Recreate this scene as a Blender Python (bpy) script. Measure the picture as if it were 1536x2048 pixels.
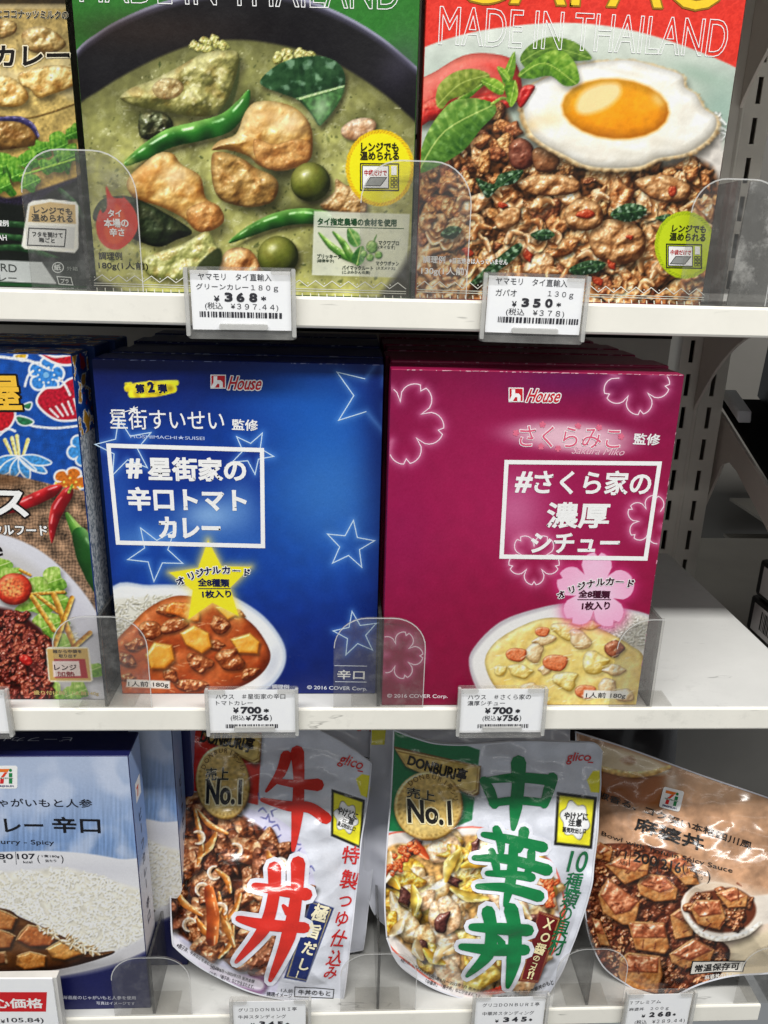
import bpy, bmesh, math, random
import numpy as np
from mathutils import Matrix, Vector

# ------------------------------------------------------------------ camera, light, exposure
scene = bpy.context.scene
for o in list(bpy.data.objects):
    bpy.data.objects.remove(o)
CAM_POS = np.array([-.00626, -.35600, .22711])
PITCH, YAW, ROLL, FOCAL = math.radians(18.434), math.radians(2.940), math.radians(1.5476), 1566.4

def cam_axes(p, y, r):
    f = np.array([math.sin(y)*math.cos(p), math.cos(y)*math.cos(p), -math.sin(p)])
    rt = np.array([math.cos(y), -math.sin(y), 0.])
    up = np.cross(rt, f)
    c, s = math.cos(r), math.sin(r)
    return c*rt+s*up, -s*rt+c*up, f
CR, CU, CF = cam_axes(PITCH, YAW, ROLL)
cam = bpy.data.cameras.new('camera')
cam_ob = bpy.data.objects.new('camera', cam)
scene.collection.objects.link(cam_ob)
cam.sensor_fit = 'VERTICAL'
cam.sensor_height = 24.0
cam.lens = FOCAL/2048*24.0
cam.clip_start = .01
cam.clip_end = 50
M = Matrix.Identity(4)
for i in range(3):
    M[i][0], M[i][1], M[i][2], M[i][3] = CR[i], CU[i], -CF[i], CAM_POS[i]
cam_ob.matrix_world = M
scene.camera = cam_ob

world = bpy.data.worlds.new('World')
scene.world = world
world.use_nodes = True
wb = world.node_tree.nodes['Background']
wb.inputs[0].default_value = (.93, .97, 1.0, 1)
wb.inputs[1].default_value = .23

def ceiling_lamp(x, y, z, sx, sy, power, aim=(0, 0, 0)):
    l = bpy.data.lights.new('ceiling_tube_light', 'AREA')
    l.shape = 'RECTANGLE'
    l.size, l.size_y = sx, sy
    l.energy = power
    l.color = (1.0, .985, .95)
    o = bpy.data.objects.new('ceiling_tube_light', l)
    scene.collection.objects.link(o)
    o.location = (x, y, z)
    d = Vector(aim)-Vector((x, y, z))
    o.rotation_euler = d.to_track_quat('-Z', 'Y').to_euler()
    return o
# the shop's ceiling tubes run along the aisle, in front of and above the shelves
ceiling_lamp(.1, -.98, 1.83, 3.4, .13, 79, (0.1, 0, .1))
ceiling_lamp(.1, -2.9, 1.95, 3.4, .13, 7, (0.1, 0, .1))

vs = scene.view_settings
vs.view_transform = 'Standard'
vs.look = 'None'
vs.exposure = 0
vs.gamma = 1
vs.use_curve_mapping = False
scene.cycles.max_bounces = 8
scene.cycles.transparent_max_bounces = 16
scene.cycles.caustics_reflective = False
scene.cycles.caustics_refractive = False

# ------------------------------------------------------------------ helpers
COL = scene.collection

def srgb(c):
    c = np.asarray(c, float)
    if c.max() > 1.0:
        c = c/255.
    return np.where(c <= .04045, c/12.92, ((c+.055)/1.055)**2.4)

def thing(name, label, cat, loc=(0, 0, 0), group=None):
    o = bpy.data.objects.new(name, None)
    o.empty_display_size = .01
    COL.objects.link(o)
    o.location = loc
    o['label'] = label
    o['category'] = cat
    if group:
        o['group'] = group
    return o

def link(ob, parent=None):
    COL.objects.link(ob)
    if parent is not None:
        ob.parent = parent
        o = Vector((0, 0, 0))
        p = parent
        while p is not None:
            o = o + p.location
            p = p.parent
        ob.location = -o        # meshes are authored in scene coordinates
    return ob

def mesh_ob(name, verts, faces, mat, parent=None, smooth=False):
    me = bpy.data.meshes.new(name)
    me.from_pydata([tuple(map(float, v)) for v in verts], [], faces)
    me.update()
    if smooth:
        me.polygons.foreach_set('use_smooth', [True]*len(me.polygons))
    if mat:
        me.materials.append(mat)
    return link(bpy.data.objects.new(name, me), parent)

def bm_ob(name, bm, mat, parent=None, smooth=False):
    me = bpy.data.meshes.new(name)
    bm.normal_update()
    bm.to_mesh(me)
    bm.free()
    if smooth:
        me.polygons.foreach_set('use_smooth', [True]*len(me.polygons))
    if mat:
        me.materials.append(mat)
    return link(bpy.data.objects.new(name, me), parent)

def add_box(bm, x0, x1, y0, y1, z0, z1, bev=0, seg=2):
    r = bmesh.ops.create_cube(bm, size=1)
    vs_ = r['verts']
    for v in vs_:
        v.co = Vector(((x0+x1)/2+v.co.x*(x1-x0), (y0+y1)/2+v.co.y*(y1-y0), (z0+z1)/2+v.co.z*(z1-z0)))
    if bev:
        es = list({e for v in vs_ for e in v.link_edges})
        bmesh.ops.bevel(bm, geom=es, offset=bev, segments=seg, affect='EDGES', profile=.5)
    return bm

def box_ob(name, b, mat, parent=None, bev=0, seg=2):
    bm = bmesh.new()
    add_box(bm, *b, bev=bev, seg=seg)
    return bm_ob(name, bm, mat, parent)

def prism_bm(poly, axis, a, b, bev=0):
    """extrude a 2-D polygon along an axis ('x','y','z') from a to b"""
    bm = bmesh.new()
    def P(p, t):
        if axis == 'x': return (t, p[0], p[1])
        if axis == 'y': return (p[0], t, p[1])
        return (p[0], p[1], t)
    v0 = [bm.verts.new(P(p, a)) for p in poly]
    v1 = [bm.verts.new(P(p, b)) for p in poly]
    n = len(poly)
    bm.faces.new(v0)
    bm.faces.new(v1[::-1])
    for i in range(n):
        bm.faces.new((v0[i], v1[i], v1[(i+1) % n], v0[(i+1) % n]))
    bmesh.ops.recalc_face_normals(bm, faces=bm.faces)
    if bev:
        es = [e for e in bm.edges if abs(P((0, 0), 1)[0]*(e.verts[0].co-e.verts[1].co).x + P((0, 0), 1)[1]*(e.verts[0].co-e.verts[1].co).y + P((0, 0), 1)[2]*(e.verts[0].co-e.verts[1].co).z) < 1e-7]
        bmesh.ops.bevel(bm, geom=es, offset=bev, segments=1, affect='EDGES')
    return bm

def project(P):
    d = np.atleast_2d(P)-CAM_POS
    z = d@CF
    return np.stack([768+FOCAL*(d@CR)/z, 1024-FOCAL*(d@CU)/z], -1)

def sight(px):
    px = np.atleast_2d(np.asarray(px, float))
    return CF[None]+CR[None]*((px[:, :1]-768)/FOCAL)-CU[None]*((px[:, 1:]-1024)/FOCAL)

# ------------------------------------------------------------------ materials
MATS = {}

def new_mat(name):
    m = bpy.data.materials.new(name)
    m.use_nodes = True
    nt = m.node_tree
    return m, nt, nt.nodes['Principled BSDF']

def noise_node(nt, scale, detail=4, rough=.6, coord='Position', stretch=None):
    if coord == 'Position':
        g = nt.nodes.new('ShaderNodeNewGeometry').outputs['Position']
    else:
        g = nt.nodes.new('ShaderNodeTexCoord').outputs[coord]
    if stretch:
        mp = nt.nodes.new('ShaderNodeMapping')
        mp.inputs['Scale'].default_value = stretch
        nt.links.new(g, mp.inputs[0])
        g = mp.outputs[0]
    n = nt.nodes.new('ShaderNodeTexNoise')
    n.inputs['Scale'].default_value = scale
    n.inputs['Detail'].default_value = detail
    n.inputs['Roughness'].default_value = rough
    nt.links.new(g, n.inputs['Vector'])
    return n

def ramp(nt, fac, stops):
    r = nt.nodes.new('ShaderNodeValToRGB')
    e = r.color_ramp.elements
    while len(e) < len(stops):
        e.new(.5)
    for i, (p, c) in enumerate(stops):
        e[i].position = p
        e[i].color = (*c, 1) if len(c) == 3 else c
    nt.links.new(fac, r.inputs[0])
    return r

def mixc(nt, fac, a, b, mode='MIX'):
    m = nt.nodes.new('ShaderNodeMix')
    m.data_type = 'RGBA'
    m.blend_type = mode
    for s, v in ((m.inputs[0], fac), (m.inputs[6], a), (m.inputs[7], b)):
        if hasattr(v, 'links'):
            nt.links.new(v, s)
        elif isinstance(v, (int, float)):
            s.default_value = v
        else:
            s.default_value = (*v, 1)
    return m.outputs[2]

def bump(nt, b, height, strength, dist=.001):
    n = nt.nodes.new('ShaderNodeBump')
    n.inputs['Strength'].default_value = strength
    n.inputs['Distance'].default_value = dist
    nt.links.new(height, n.inputs['Height'])
    nt.links.new(n.outputs[0], b.inputs['Normal'])
    return n

SURF = {'carton': (.34, .35), 'pouch': (.19, .6), 'paper': (.6, .25), 'matte': (.6, .3)}

def film_bump(nt, b):
    """crumpled plastic film: long soft creases and fine crinkle"""
    n1 = noise_node(nt, 34, 1, .4, stretch=(1, 1, .5))
    n2 = noise_node(nt, 60, 2, .5, stretch=(.7, 1, 1.1))
    n2.noise_type = 'RIDGED_MULTIFRACTAL'
    n2.inputs['Offset'].default_value = .9
    n2.inputs['Gain'].default_value = 1.6
    a = nt.nodes.new('ShaderNodeMath'); a.operation = 'MULTIPLY_ADD'
    nt.links.new(n2.outputs[0], a.inputs[0]); a.inputs[1].default_value = .085
    nt.links.new(n1.outputs[0], a.inputs[2])
    bump(nt, b, a.outputs[0], .8, .0050)

def finish(nt, b, kind):
    b.inputs['Roughness'].default_value, b.inputs['Specular IOR Level'].default_value = SURF[kind]
    if kind == 'pouch':
        film_bump(nt, b)
    elif kind == 'carton':
        n = noise_node(nt, 420, 3)
        n0 = noise_node(nt, 16, 1)
        a = nt.nodes.new('ShaderNodeMath'); a.operation = 'MULTIPLY_ADD'
        nt.links.new(n0.outputs[0], a.inputs[0]); a.inputs[1].default_value = 9.
        nt.links.new(n.outputs[0], a.inputs[2])
        bump(nt, b, a.outputs[0], .14, .0005)
        rr = ramp(nt, noise_node(nt, 28, 5, .7).outputs[0], [(.3, (.26,)*3), (.7, (.46,)*3)])
        nt.links.new(rr.outputs[0], b.inputs['Roughness'])

def ink(c, kind='carton'):
    """printed ink: one flat colour with a little mottling"""
    key = ('ink', tuple(np.round(np.asarray(c, float), 3)), kind)
    if key in MATS:
        return MATS[key]
    m, nt, b = new_mat('ink')
    l = srgb(c)
    n = noise_node(nt, 900, 2)
    r = ramp(nt, n.outputs[0], [(.3, tuple(l*.93)), (.7, tuple(np.minimum(l*1.03, .9)))])
    nt.links.new(r.outputs[0], b.inputs['Base Color'])
    finish(nt, b, kind)
    MATS[key] = m
    return m

def print_mat(kind):
    """full-colour print: colours stored on the printed sheet itself"""
    key = ('print', kind)
    if key in MATS:
        return MATS[key]
    m, nt, b = new_mat('print_'+kind)
    a = nt.nodes.new('ShaderNodeVertexColor')
    a.layer_name = 'print'
    nt.links.new(a.outputs[0], b.inputs['Base Color'])
    finish(nt, b, kind)
    MATS[key] = m
    return m

def plain(name, c, rough=.5, spec=.4, var=.08, scale=60, metal=0, bmp=0):
    if name in MATS:
        return MATS[name]
    m, nt, b = new_mat(name)
    l = srgb(c)
    n = noise_node(nt, scale, 5)
    r = ramp(nt, n.outputs[0], [(.3, tuple(l*(1-var))), (.7, tuple(np.minimum(l*(1+var), .9)))])
    nt.links.new(r.outputs[0], b.inputs['Base Color'])
    b.inputs['Roughness'].default_value = rough
    b.inputs['Specular IOR Level'].default_value = spec
    b.inputs['Metallic'].default_value = metal
    if bmp:
        bump(nt, b, n.outputs[0], bmp, .0006)
    MATS[name] = m
    return m

def shelf_paint(name, c, dirt=.5, scr=True):
    """white powder-coated steel with grime, rub marks and small scratches"""
    m, nt, b = new_mat(name)
    l = srgb(c)
    n = noise_node(nt, 14, 6, .65)
    base = ramp(nt, n.outputs[0], [(.3, tuple(l*.90)), (.65, tuple(l))]).outputs[0]
    n2 = noise_node(nt, 95, 8, .75, stretch=(1, 1.6, 1))
    gr = ramp(nt, n2.outputs[0], [(.53, (0, 0, 0)), (.68, (1, 1, 1))]).outputs[0]
    n3 = noise_node(nt, 9, 3)
    gm = ramp(nt, n3.outputs[0], [(.45, (0, 0, 0)), (.7, (1, 1, 1))]).outputs[0]
    f = mixc(nt, 1.0, gr, gm, 'MULTIPLY')
    f2 = mixc(nt, 1.0, f, (dirt, dirt, dirt), 'MULTIPLY')
    c1 = mixc(nt, f2, base, tuple(l*.55))
    if scr:
        n4 = noise_node(nt, 34, 3, .5, stretch=(.5, 3.0, 2.6))
        s = ramp(nt, n4.outputs[0], [(.640, (0, 0, 0)), (.652, (1, 1, 1)), (.664, (0, 0, 0))]).outputs[0]
        n5 = noise_node(nt, 26, 2)
        s5 = ramp(nt, n5.outputs[0], [(.54, (0, 0, 0)), (.6, (.6, .6, .6))]).outputs[0]
        s = mixc(nt, 1.0, s, s5, 'MULTIPLY')
        c1 = mixc(nt, s, c1, tuple(l*.18))
    nt.links.new(c1, b.inputs['Base Color'])
    b.inputs['Roughness'].default_value = .42
    b.inputs['Specular IOR Level'].default_value = .35
    bump(nt, b, n2.outputs[0], .06, .0004)
    return m

def clear_plastic(name, tint=.9, haze=.05, scratch=.12, rough=.06):
    """clear acrylic: see-through, Fresnel gloss, a veil of fine scratches"""
    m = bpy.data.materials.new(name)
    m.use_nodes = True
    nt = m.node_tree
    nt.nodes.clear()
    out = nt.nodes.new('ShaderNodeOutputMaterial')
    tr = nt.nodes.new('ShaderNodeBsdfTransparent')
    tr.inputs[0].default_value = (tint, tint*.995, tint*.985, 1)
    gl = nt.nodes.new('ShaderNodeBsdfGlossy')
    gl.inputs['Roughness'].default_value = rough
    di = nt.nodes.new('ShaderNodeBsdfDiffuse')
    di.inputs[0].default_value = (.72, .72, .70, 1)
    lw = nt.nodes.new('ShaderNodeLayerWeight')
    lw.inputs[0].default_value = .5
    pw = nt.nodes.new('ShaderNodeMath'); pw.operation = 'POWER'
    nt.links.new(lw.outputs['Facing'], pw.inputs[0]); pw.inputs[1].default_value = 4.5
    fr = nt.nodes.new('ShaderNodeMath'); fr.operation = 'MULTIPLY_ADD'      # Schlick's Fresnel
    nt.links.new(pw.outputs[0], fr.inputs[0]); fr.inputs[1].default_value = .9; fr.inputs[2].default_value = .035
    n = noise_node(nt, 70, 7, .8, stretch=(1, 1, 1))
    s = ramp(nt, n.outputs[0], [(.50, (haze,)*3), (.66, (haze+scratch,)*3)])
    m1 = nt.nodes.new('ShaderNodeMixShader')
    nt.links.new(s.outputs[0], m1.inputs[0])
    nt.links.new(tr.outputs[0], m1.inputs[1])
    nt.links.new(di.outputs[0], m1.inputs[2])
    m2 = nt.nodes.new('ShaderNodeMixShader')
    nt.links.new(fr.outputs[0], m2.inputs[0])
    nt.links.new(m1.outputs[0], m2.inputs[1])
    nt.links.new(gl.outputs[0], m2.inputs[2])
    nt.links.new(m2.outputs[0], out.inputs[0])
    return m
# ------------------------------------------------------------------ print artwork
# Food pictures and backgrounds of the packages are flat print. They are drawn here by code
# (shapes + noise) on a small canvas and end up as colours on the printed sheet's own vertices.
RNG = np.random.default_rng(7)

def _tile(n=1024, lo=16., beta=1.7, seed=0):
    r = np.random.default_rng(seed)
    f = np.fft.fft2(r.standard_normal((n, n)))
    k = np.hypot(*np.meshgrid(np.fft.fftfreq(n)*n, np.fft.fftfreq(n)*n))
    k[0, 0] = 1
    amp = np.where(k < lo, 0, (k/lo)**-beta)
    t = np.real(np.fft.ifft2(f*amp))
    return (t/t.std()).astype(np.float32)
TILE = _tile(beta=2.6)
SOFT = _tile(beta=3.6, seed=5)
FINE = _tile(beta=2.7, seed=9)
RIDGE = 1-np.abs(_tile(seed=3))*1.1

def nz(X, Y, size, seed=0, tile=None):
    """noise with features about `size` wide, unit variance"""
    t = TILE if tile is None else tile
    r = np.random.default_rng(seed)
    ox, oy = r.random(2)*1024
    a = X*(64./size)+ox
    b = Y*(64./size)+oy
    x0 = np.floor(a).astype(int)
    y0 = np.floor(b).astype(int)
    fx, fy = a-x0, b-y0
    x0 &= 1023
    y0 &= 1023
    x1, y1 = (x0+1) & 1023, (y0+1) & 1023
    return (t[y0, x0]*(1-fx)+t[y0, x1]*fx)*(1-fy)+(t[y1, x0]*(1-fx)+t[y1, x1]*fx)*fy

def smooth(pts, n=6, closed=True):
    p = np.asarray(pts, float)
    m = len(p)
    t = np.linspace(0, 1, n, endpoint=False)[:, None]
    out = []
    for i in range(m if closed else m-1):
        if closed:
            a, b, c, d = p[i-1], p[i], p[(i+1) % m], p[(i+2) % m]
        else:
            a, b, c, d = p[max(i-1, 0)], p[i], p[i+1], p[min(i+2, m-1)]
        out.append(.5*(2*b+(c-a)*t+(2*a-5*b+4*c-d)*t**2+(3*b-a-3*c+d)*t**3))
    if not closed:
        out.append(p[-1:])
    return np.concatenate(out)

def sdf(X, Y, poly):
    p = np.asarray(poly, float)
    d = np.full(X.shape, 1e18)
    s = np.ones(X.shape)
    q = np.roll(p, 1, 0)
    for (ax, ay), (bx, by) in zip(p, q):
        ex, ey = bx-ax, by-ay
        wx, wy = X-ax, Y-ay
        t = np.clip((wx*ex+wy*ey)/(ex*ex+ey*ey+1e-12), 0, 1)
        d = np.minimum(d, (wx-ex*t)**2+(wy-ey*t)**2)
        c1 = Y >= ay
        c2 = Y < by
        c3 = ex*wy > ey*wx
        s = np.where((c1 & c2 & c3) | (~c1 & ~c2 & ~c3), -s, s)
    return s*np.sqrt(d)

def line_dist(X, Y, pts, w):
    """distance to a polyline and the half-width there; returns d/w, side coordinate, arc position"""
    p = np.asarray(pts, float)
    w = np.asarray(w, float)
    best = np.full(X.shape, 1e9)
    bd = np.zeros(X.shape)
    side = np.zeros(X.shape)
    pos = np.zeros(X.shape)
    n = len(p)-1
    for i in range(n):
        ex, ey = p[i+1]-p[i]
        wx, wy = X-p[i][0], Y-p[i][1]
        L2 = ex*ex+ey*ey+1e-9
        t = np.clip((wx*ex+wy*ey)/L2, 0, 1)
        d = np.hypot(wx-ex*t, wy-ey*t)
        ww = w[i]*(1-t)+w[i+1]*t
        k = d/np.maximum(ww, .05)
        m = k < best
        best = np.where(m, k, best)
        bd = np.where(m, d-ww, bd)
        side = np.where(m, (ex*wy-ey*wx)/math.sqrt(L2)/np.maximum(ww, .05), side)
        pos = np.where(m, (i+t)/n, pos)
    return best, bd, side, pos

def C3(*c):
    return np.array(c, np.float32)/255.

def ell(cx, cy, rx, ry, rot=0, n=20, wob=0, seed=0):
    r = np.random.default_rng(seed)
    a = np.linspace(0, 2*math.pi, n, endpoint=False)
    k = 1+wob*r.standard_normal(n)
    x, y = rx*np.cos(a)*k, ry*np.sin(a)*k
    c, s = math.cos(math.radians(rot)), math.sin(math.radians(rot))
    return np.stack([cx+x*c-y*s, cy+x*s+y*c], 1)

LIGHT = np.array([-.45, -.62, .64])
LIGHT = LIGHT/np.linalg.norm(LIGHT)

class Canvas:
    def __init__(self, x0, y0, x1, y1, bg=(128, 128, 128), s=.7):
        self.x0, self.y0, self.s = x0, y0, s
        self.w, self.h = int((x1-x0)*s)+1, int((y1-y0)*s)+1
        self.img = np.empty((self.h, self.w, 3), np.float32)
        self.img[:] = C3(*bg)
        gx = x0+(np.arange(self.w)+.5)/s
        gy = y0+(np.arange(self.h)+.5)/s
        self.X, self.Y = np.meshgrid(gx, gy)
        self.clip = None

    def win(self, pts, pad):
        p = np.asarray(pts)
        a = max(int((p[:, 0].min()-pad-self.x0)*self.s), 0)
        b = min(int((p[:, 0].max()+pad-self.x0)*self.s)+2, self.w)
        c = max(int((p[:, 1].min()-pad-self.y0)*self.s), 0)
        d = min(int((p[:, 1].max()+pad-self.y0)*self.s)+2, self.h)
        if b-a < 2 or d-c < 2:
            return None
        return (slice(c, d), slice(a, b))

    def put(self, w, col, a):
        if self.clip is not None:
            a = a*self.clip[w]
        a = a[..., None]
        self.img[w] = self.img[w]*(1-a)+col*a

    def setclip(self, poly=None, soft=1.5):
        self.clip = None if poly is None else np.clip(.5-sdf(self.X, self.Y, poly)/soft, 0, 1).astype(np.float32)

    def fill(self, pts, col, alpha=1., soft=1.6, sm=True, var=0, size=20, seed=0, mul=None):
        p = smooth(pts) if sm else np.asarray(pts, float)
        w = self.win(p, soft*2+2)
        if w is None: return
        X, Y = self.X[w], self.Y[w]
        a = np.clip(.5-sdf(X, Y, p)/soft, 0, 1)*alpha
        c = np.broadcast_to(C3(*col), X.shape+(3,))
        if var:
            c = c*(1+var*nz(X, Y, size, seed))[..., None]
        self.put(w, c, a)

    def grad(self, stops, ax=0, ay=1, var=0, size=30, seed=0, pts=None, sm=True, alpha=1, soft=1.6):
        """linear gradient between photo positions: stops [(pos,col)] along (ax,ay)"""
        w = (slice(0, self.h), slice(0, self.w))
        a = np.full(self.X.shape, float(alpha))
        if pts is not None:
            p = smooth(pts) if sm else np.asarray(pts, float)
            w = self.win(p, 4)
            if w is None: return
            a = np.clip(.5-sdf(self.X[w], self.Y[w], p)/soft, 0, 1)*alpha
        t = self.X[w]*ax+self.Y[w]*ay
        ps = [q[0] for q in stops]
        c = np.stack([np.interp(t, ps, [q[1][k]/255. for q in stops]) for k in range(3)], -1)
        if var:
            c = c*(1+var*nz(self.X[w], self.Y[w], size, seed))[..., None]
        self.put(w, c, a)

    def glow(self, cx, cy, rx, ry, col, alpha=1., rot=0, power=2.):
        w = self.win(ell(cx, cy, max(rx, ry)*2.2, max(rx, ry)*2.2), 0)
        if w is None: return
        X, Y = self.X[w]-cx, self.Y[w]-cy
        c, s = math.cos(math.radians(rot)), math.sin(math.radians(rot))
        k = ((X*c+Y*s)/rx)**2+((-X*s+Y*c)/ry)**2
        self.put(w, C3(*col), alpha*np.exp(-k**(power/2)))

    def shadow(self, p, dx, dy, blur, alpha, col=(10, 8, 5)):
        q = np.asarray(p)+np.array([dx, dy])
        w = self.win(q, blur*1.5)
        if w is None: return
        a = np.clip(.5-sdf(self.X[w], self.Y[w], q)/(2*blur), 0, 1)
        a = a*a*(3-2*a)*alpha
        self.put(w, C3(*col), a)

    def chunk(self, pts, lo, mid, hi, edge=.7, rough=.25, size=None, gloss=.3, gpow=18, sh=.5, shd=None,
              sm=True, seed=0, amb=.0, tone=0., L=LIGHT, alpha=1., cvar=.1, soft=1.6, relief=1.):
        p = smooth(pts) if sm else np.asarray(pts, float)
        ext = min(np.ptp(p[:, 0]), np.ptp(p[:, 1]))
        if sh:
            d = shd if shd is not None else ext*.12
            self.shadow(p, d*.6, d*.9, max(d*.9, 2), sh)
        w = self.win(p, 4)
        if w is None: return
        X, Y = self.X[w], self.Y[w]
        s = sdf(X, Y, p)
        a = np.clip(.5-s/soft, 0, 1)*alpha
        R = max(-s.min(), ext*.25, 1.)*edge
        t = np.clip(-s/R, 0, 1)
        h = np.sqrt(np.maximum(1-(1-t)**2, 0))*R*.8*relief
        size = size or ext*.6
        n1 = nz(X, Y, size, seed, SOFT)
        n2 = nz(X, Y, max(size*.4, 5.), seed+1, FINE)
        h = h+(n1*.72+n2*.13)*rough*size*.12
        st = 1./self.s
        gy, gx = np.gradient(h, st)
        il = 1/np.sqrt(gx*gx+gy*gy+1)
        nl = (-gx*L[0]-gy*L[1]+L[2])*il
        v = np.clip(nl*(1-amb)+amb+tone, 0, 1)
        lo_, mid_, hi_ = C3(*lo), C3(*mid), C3(*hi)
        u = v[..., None]
        c = np.where(u < .55, lo_+(mid_-lo_)*(u/.55), mid_+(hi_-mid_)*((u-.55)/.45))
        m1 = nz(X, Y, size*1.2, seed+5)
        # browned / paler patches, fine grain, occlusion shade painted in near the outline
        br = np.clip(m1*.9-.15, 0, 1)[..., None]*min(cvar*4, .55)
        pa = np.clip(-m1*.9-.25, 0, 1)[..., None]*min(cvar*3, .4)
        c = c*(1-br)+(c*C3(214, 168, 118))*br
        c = c*(1-pa)+(c*.55+hi_*.45)*pa
        c = c*(1+cvar*(n2*.45+nz(X, Y, max(size*.16, 3.2), seed+6, FINE)*.2))[..., None]
        c = c*(.80+.20*np.clip(-s/(R*.35), 0, 1))[..., None]
        if gloss:
            H = L+np.array([0, 0, 1.])
            H = H/np.linalg.norm(H)
            k = np.clip((-gx*H[0]-gy*H[1]+H[2])*il, 0, 1)
            brk = np.clip(.25+.9*nz(X, Y, max(size*.3, 5), seed+8, FINE), 0, 1.4)
            c = c+(gloss*(.45*k**gpow+1.0*k**(gpow*5)*brk))[..., None]
        self.put(w, np.clip(c, 0, 1), a)

    def strip(self, pts, wid, lo, mid, hi, gloss=.3, sh=.4, seed=0, light=-1., ribs=0, alpha=1., cvar=.08, n=6, tone=0.):
        """a rounded long thing (pod, noodle, stalk) along a spline; wid = half widths at the points"""
        p = smooth(pts, n, False)
        k = np.linspace(0, len(pts)-1, len(p))
        ww = np.interp(k, np.arange(len(pts)), wid)
        mw = float(max(wid))
        if sh:
            q = p+np.array([mw*.5, mw*.8])
            w = self.win(q, mw*2.2)
            if w is not None:
                _, bd, _, _ = line_dist(self.X[w], self.Y[w], q, ww)
                a = np.clip(.5-bd/(mw*1.1), 0, 1)
                self.put(w, C3(12, 10, 4), a*a*sh)
        w = self.win(p, mw+3)
        if w is None: return
        X, Y = self.X[w], self.Y[w]
        r, bd, side, pos = line_dist(X, Y, p, ww)
        a = np.clip(.5-bd/1.6, 0, 1)*alpha
        s = np.clip(side*light, -1, 1)
        nn = nz(X, Y, max(mw*4, 10), seed, SOFT)
        v = np.clip(.5+.5*s+.08*nn+tone, 0, 1)
        u = v[..., None]
        lo_, mid_, hi_ = C3(*lo), C3(*mid), C3(*hi)
        c = np.where(u < .55, lo_+(mid_-lo_)*(u/.55), mid_+(hi_-mid_)*((u-.55)/.45))
        c = c*(1+cvar*nz(X, Y, max(mw*2.5, 8), seed+2, SOFT))[..., None]
        if gloss:
            g = np.exp(-((s-.45)/.14)**2)*np.clip(.4+.9*nz(X, Y, mw*2.5, seed+4), 0, 1)
            c = c+(gloss*g)[..., None]
        self.put(w, np.clip(c, 0, 1), a)

    def leaf(self, pts, mid_line, lo, mid, hi, seed=0, sh=.4, veins=7, gloss=.1, vein=(190, 205, 120), vw=1.6, size=18, vamp=.12, asp=.8):
        p = smooth(pts)
        if sh:
            self.shadow(p, 5, 9, 9, sh)
        w = self.win(p, 4)
        if w is None: return
        X, Y = self.X[w], self.Y[w]
        a = np.clip(.5-sdf(X, Y, p)/1.6, 0, 1)
        ml = smooth(mid_line, 5, False)
        ext = max(np.ptp(p[:, 0]), np.ptp(p[:, 1]))
        r, bd, side, pos = line_dist(X, Y, ml, np.full(len(ml), ext*.2))
        n1 = nz(X, Y, size, seed)
        ph = (pos*veins*2-np.abs(side)*asp)*math.pi
        rib = np.sin(ph*1.0)
        rb2 = np.exp(-((np.mod(pos*veins*1.3-np.abs(side)*asp*.6, 1)-.5)/.09)**2)
        v = np.clip(.5+vamp*.5*rib+.07*n1+.06*nz(X, Y, size*3, seed+9)-.24*np.sign(side)*np.minimum(np.abs(side), 1)+.14*rb2*min(vamp*8, 1), 0, 1)
        u = v[..., None]
        lo_, mid_, hi_ = C3(*lo), C3(*mid), C3(*hi)
        c = np.where(u < .55, lo_+(mid_-lo_)*(u/.55), mid_+(hi_-mid_)*((u-.55)/.45))
        k = np.clip(1.2-np.abs(side)*ext*.2/vw, 0, 1)[..., None]*.8
        c = c*(1-k)+C3(*vein)*k
        c = c+(gloss*np.clip(nz(X, Y, size*1.4, seed+3)-.6, 0, 1))[..., None]
        self.put(w, np.clip(c, 0, 1), a)

    def specks(self, poly, n, r0, r1, col, alpha=.7, seed=0, asp=1.8):
        r = np.random.default_rng(seed)
        p = np.asarray(poly, float)
        k = 0
        for _ in range(n*6):
            x = r.uniform(p[:, 0].min(), p[:, 0].max())
            y = r.uniform(p[:, 1].min(), p[:, 1].max())
            if sdf(np.array([x]), np.array([y]), p)[0] > 0:
                continue
            rr = r.uniform(r0, r1)
            self.fill(ell(x, y, rr*r.uniform(1, asp), rr, r.uniform(0, 180), 8, .2, int(r.integers(1e6))), col, alpha*r.uniform(.5, 1), 1.8, sm=False)
            k += 1
            if k >= n:
                break

    def pile(self, poly, n, r0, r1, palette, seed=0, wob=.16, asp=1.6, rough=.5, gloss=.35, gpow=14, sh=.55, sort=True, cvar=.14, grow=0., tone=0., edge=.8, rots=None, npt=9):
        """many lumps heaped over a region, back ones first"""
        r = np.random.default_rng(seed)
        p = np.asarray(poly, float)
        c = []
        x0, x1, y0, y1 = p[:, 0].min(), p[:, 0].max(), p[:, 1].min(), p[:, 1].max()
        while len(c) < n:
            q = r.uniform((x0, y0), (x1, y1), (n*3, 2))
            q = q[sdf(q[:, 0], q[:, 1], p) < 0]
            c += list(q)
        c = np.array(c[:n])
        if sort:
            c = c[np.argsort(c[:, 1])]
        for i, (x, y) in enumerate(c):
            rr = r.uniform(r0, r1)*(1+grow*(y-y0)/(y1-y0+1e-6))
            pal = palette[int(r.integers(len(palette)))]
            k = r.uniform(1, asp)
            rot = r.uniform(0, 180) if rots is None else r.uniform(*rots)
            self.chunk(ell(x, y, rr*math.sqrt(k), rr/math.sqrt(k), rot, npt, wob, int(r.integers(1e6))), *pal,
                       rough=rough, gloss=gloss, gpow=gpow, sh=sh, seed=int(r.integers(1e6)), cvar=cvar, tone=tone, edge=edge)

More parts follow.
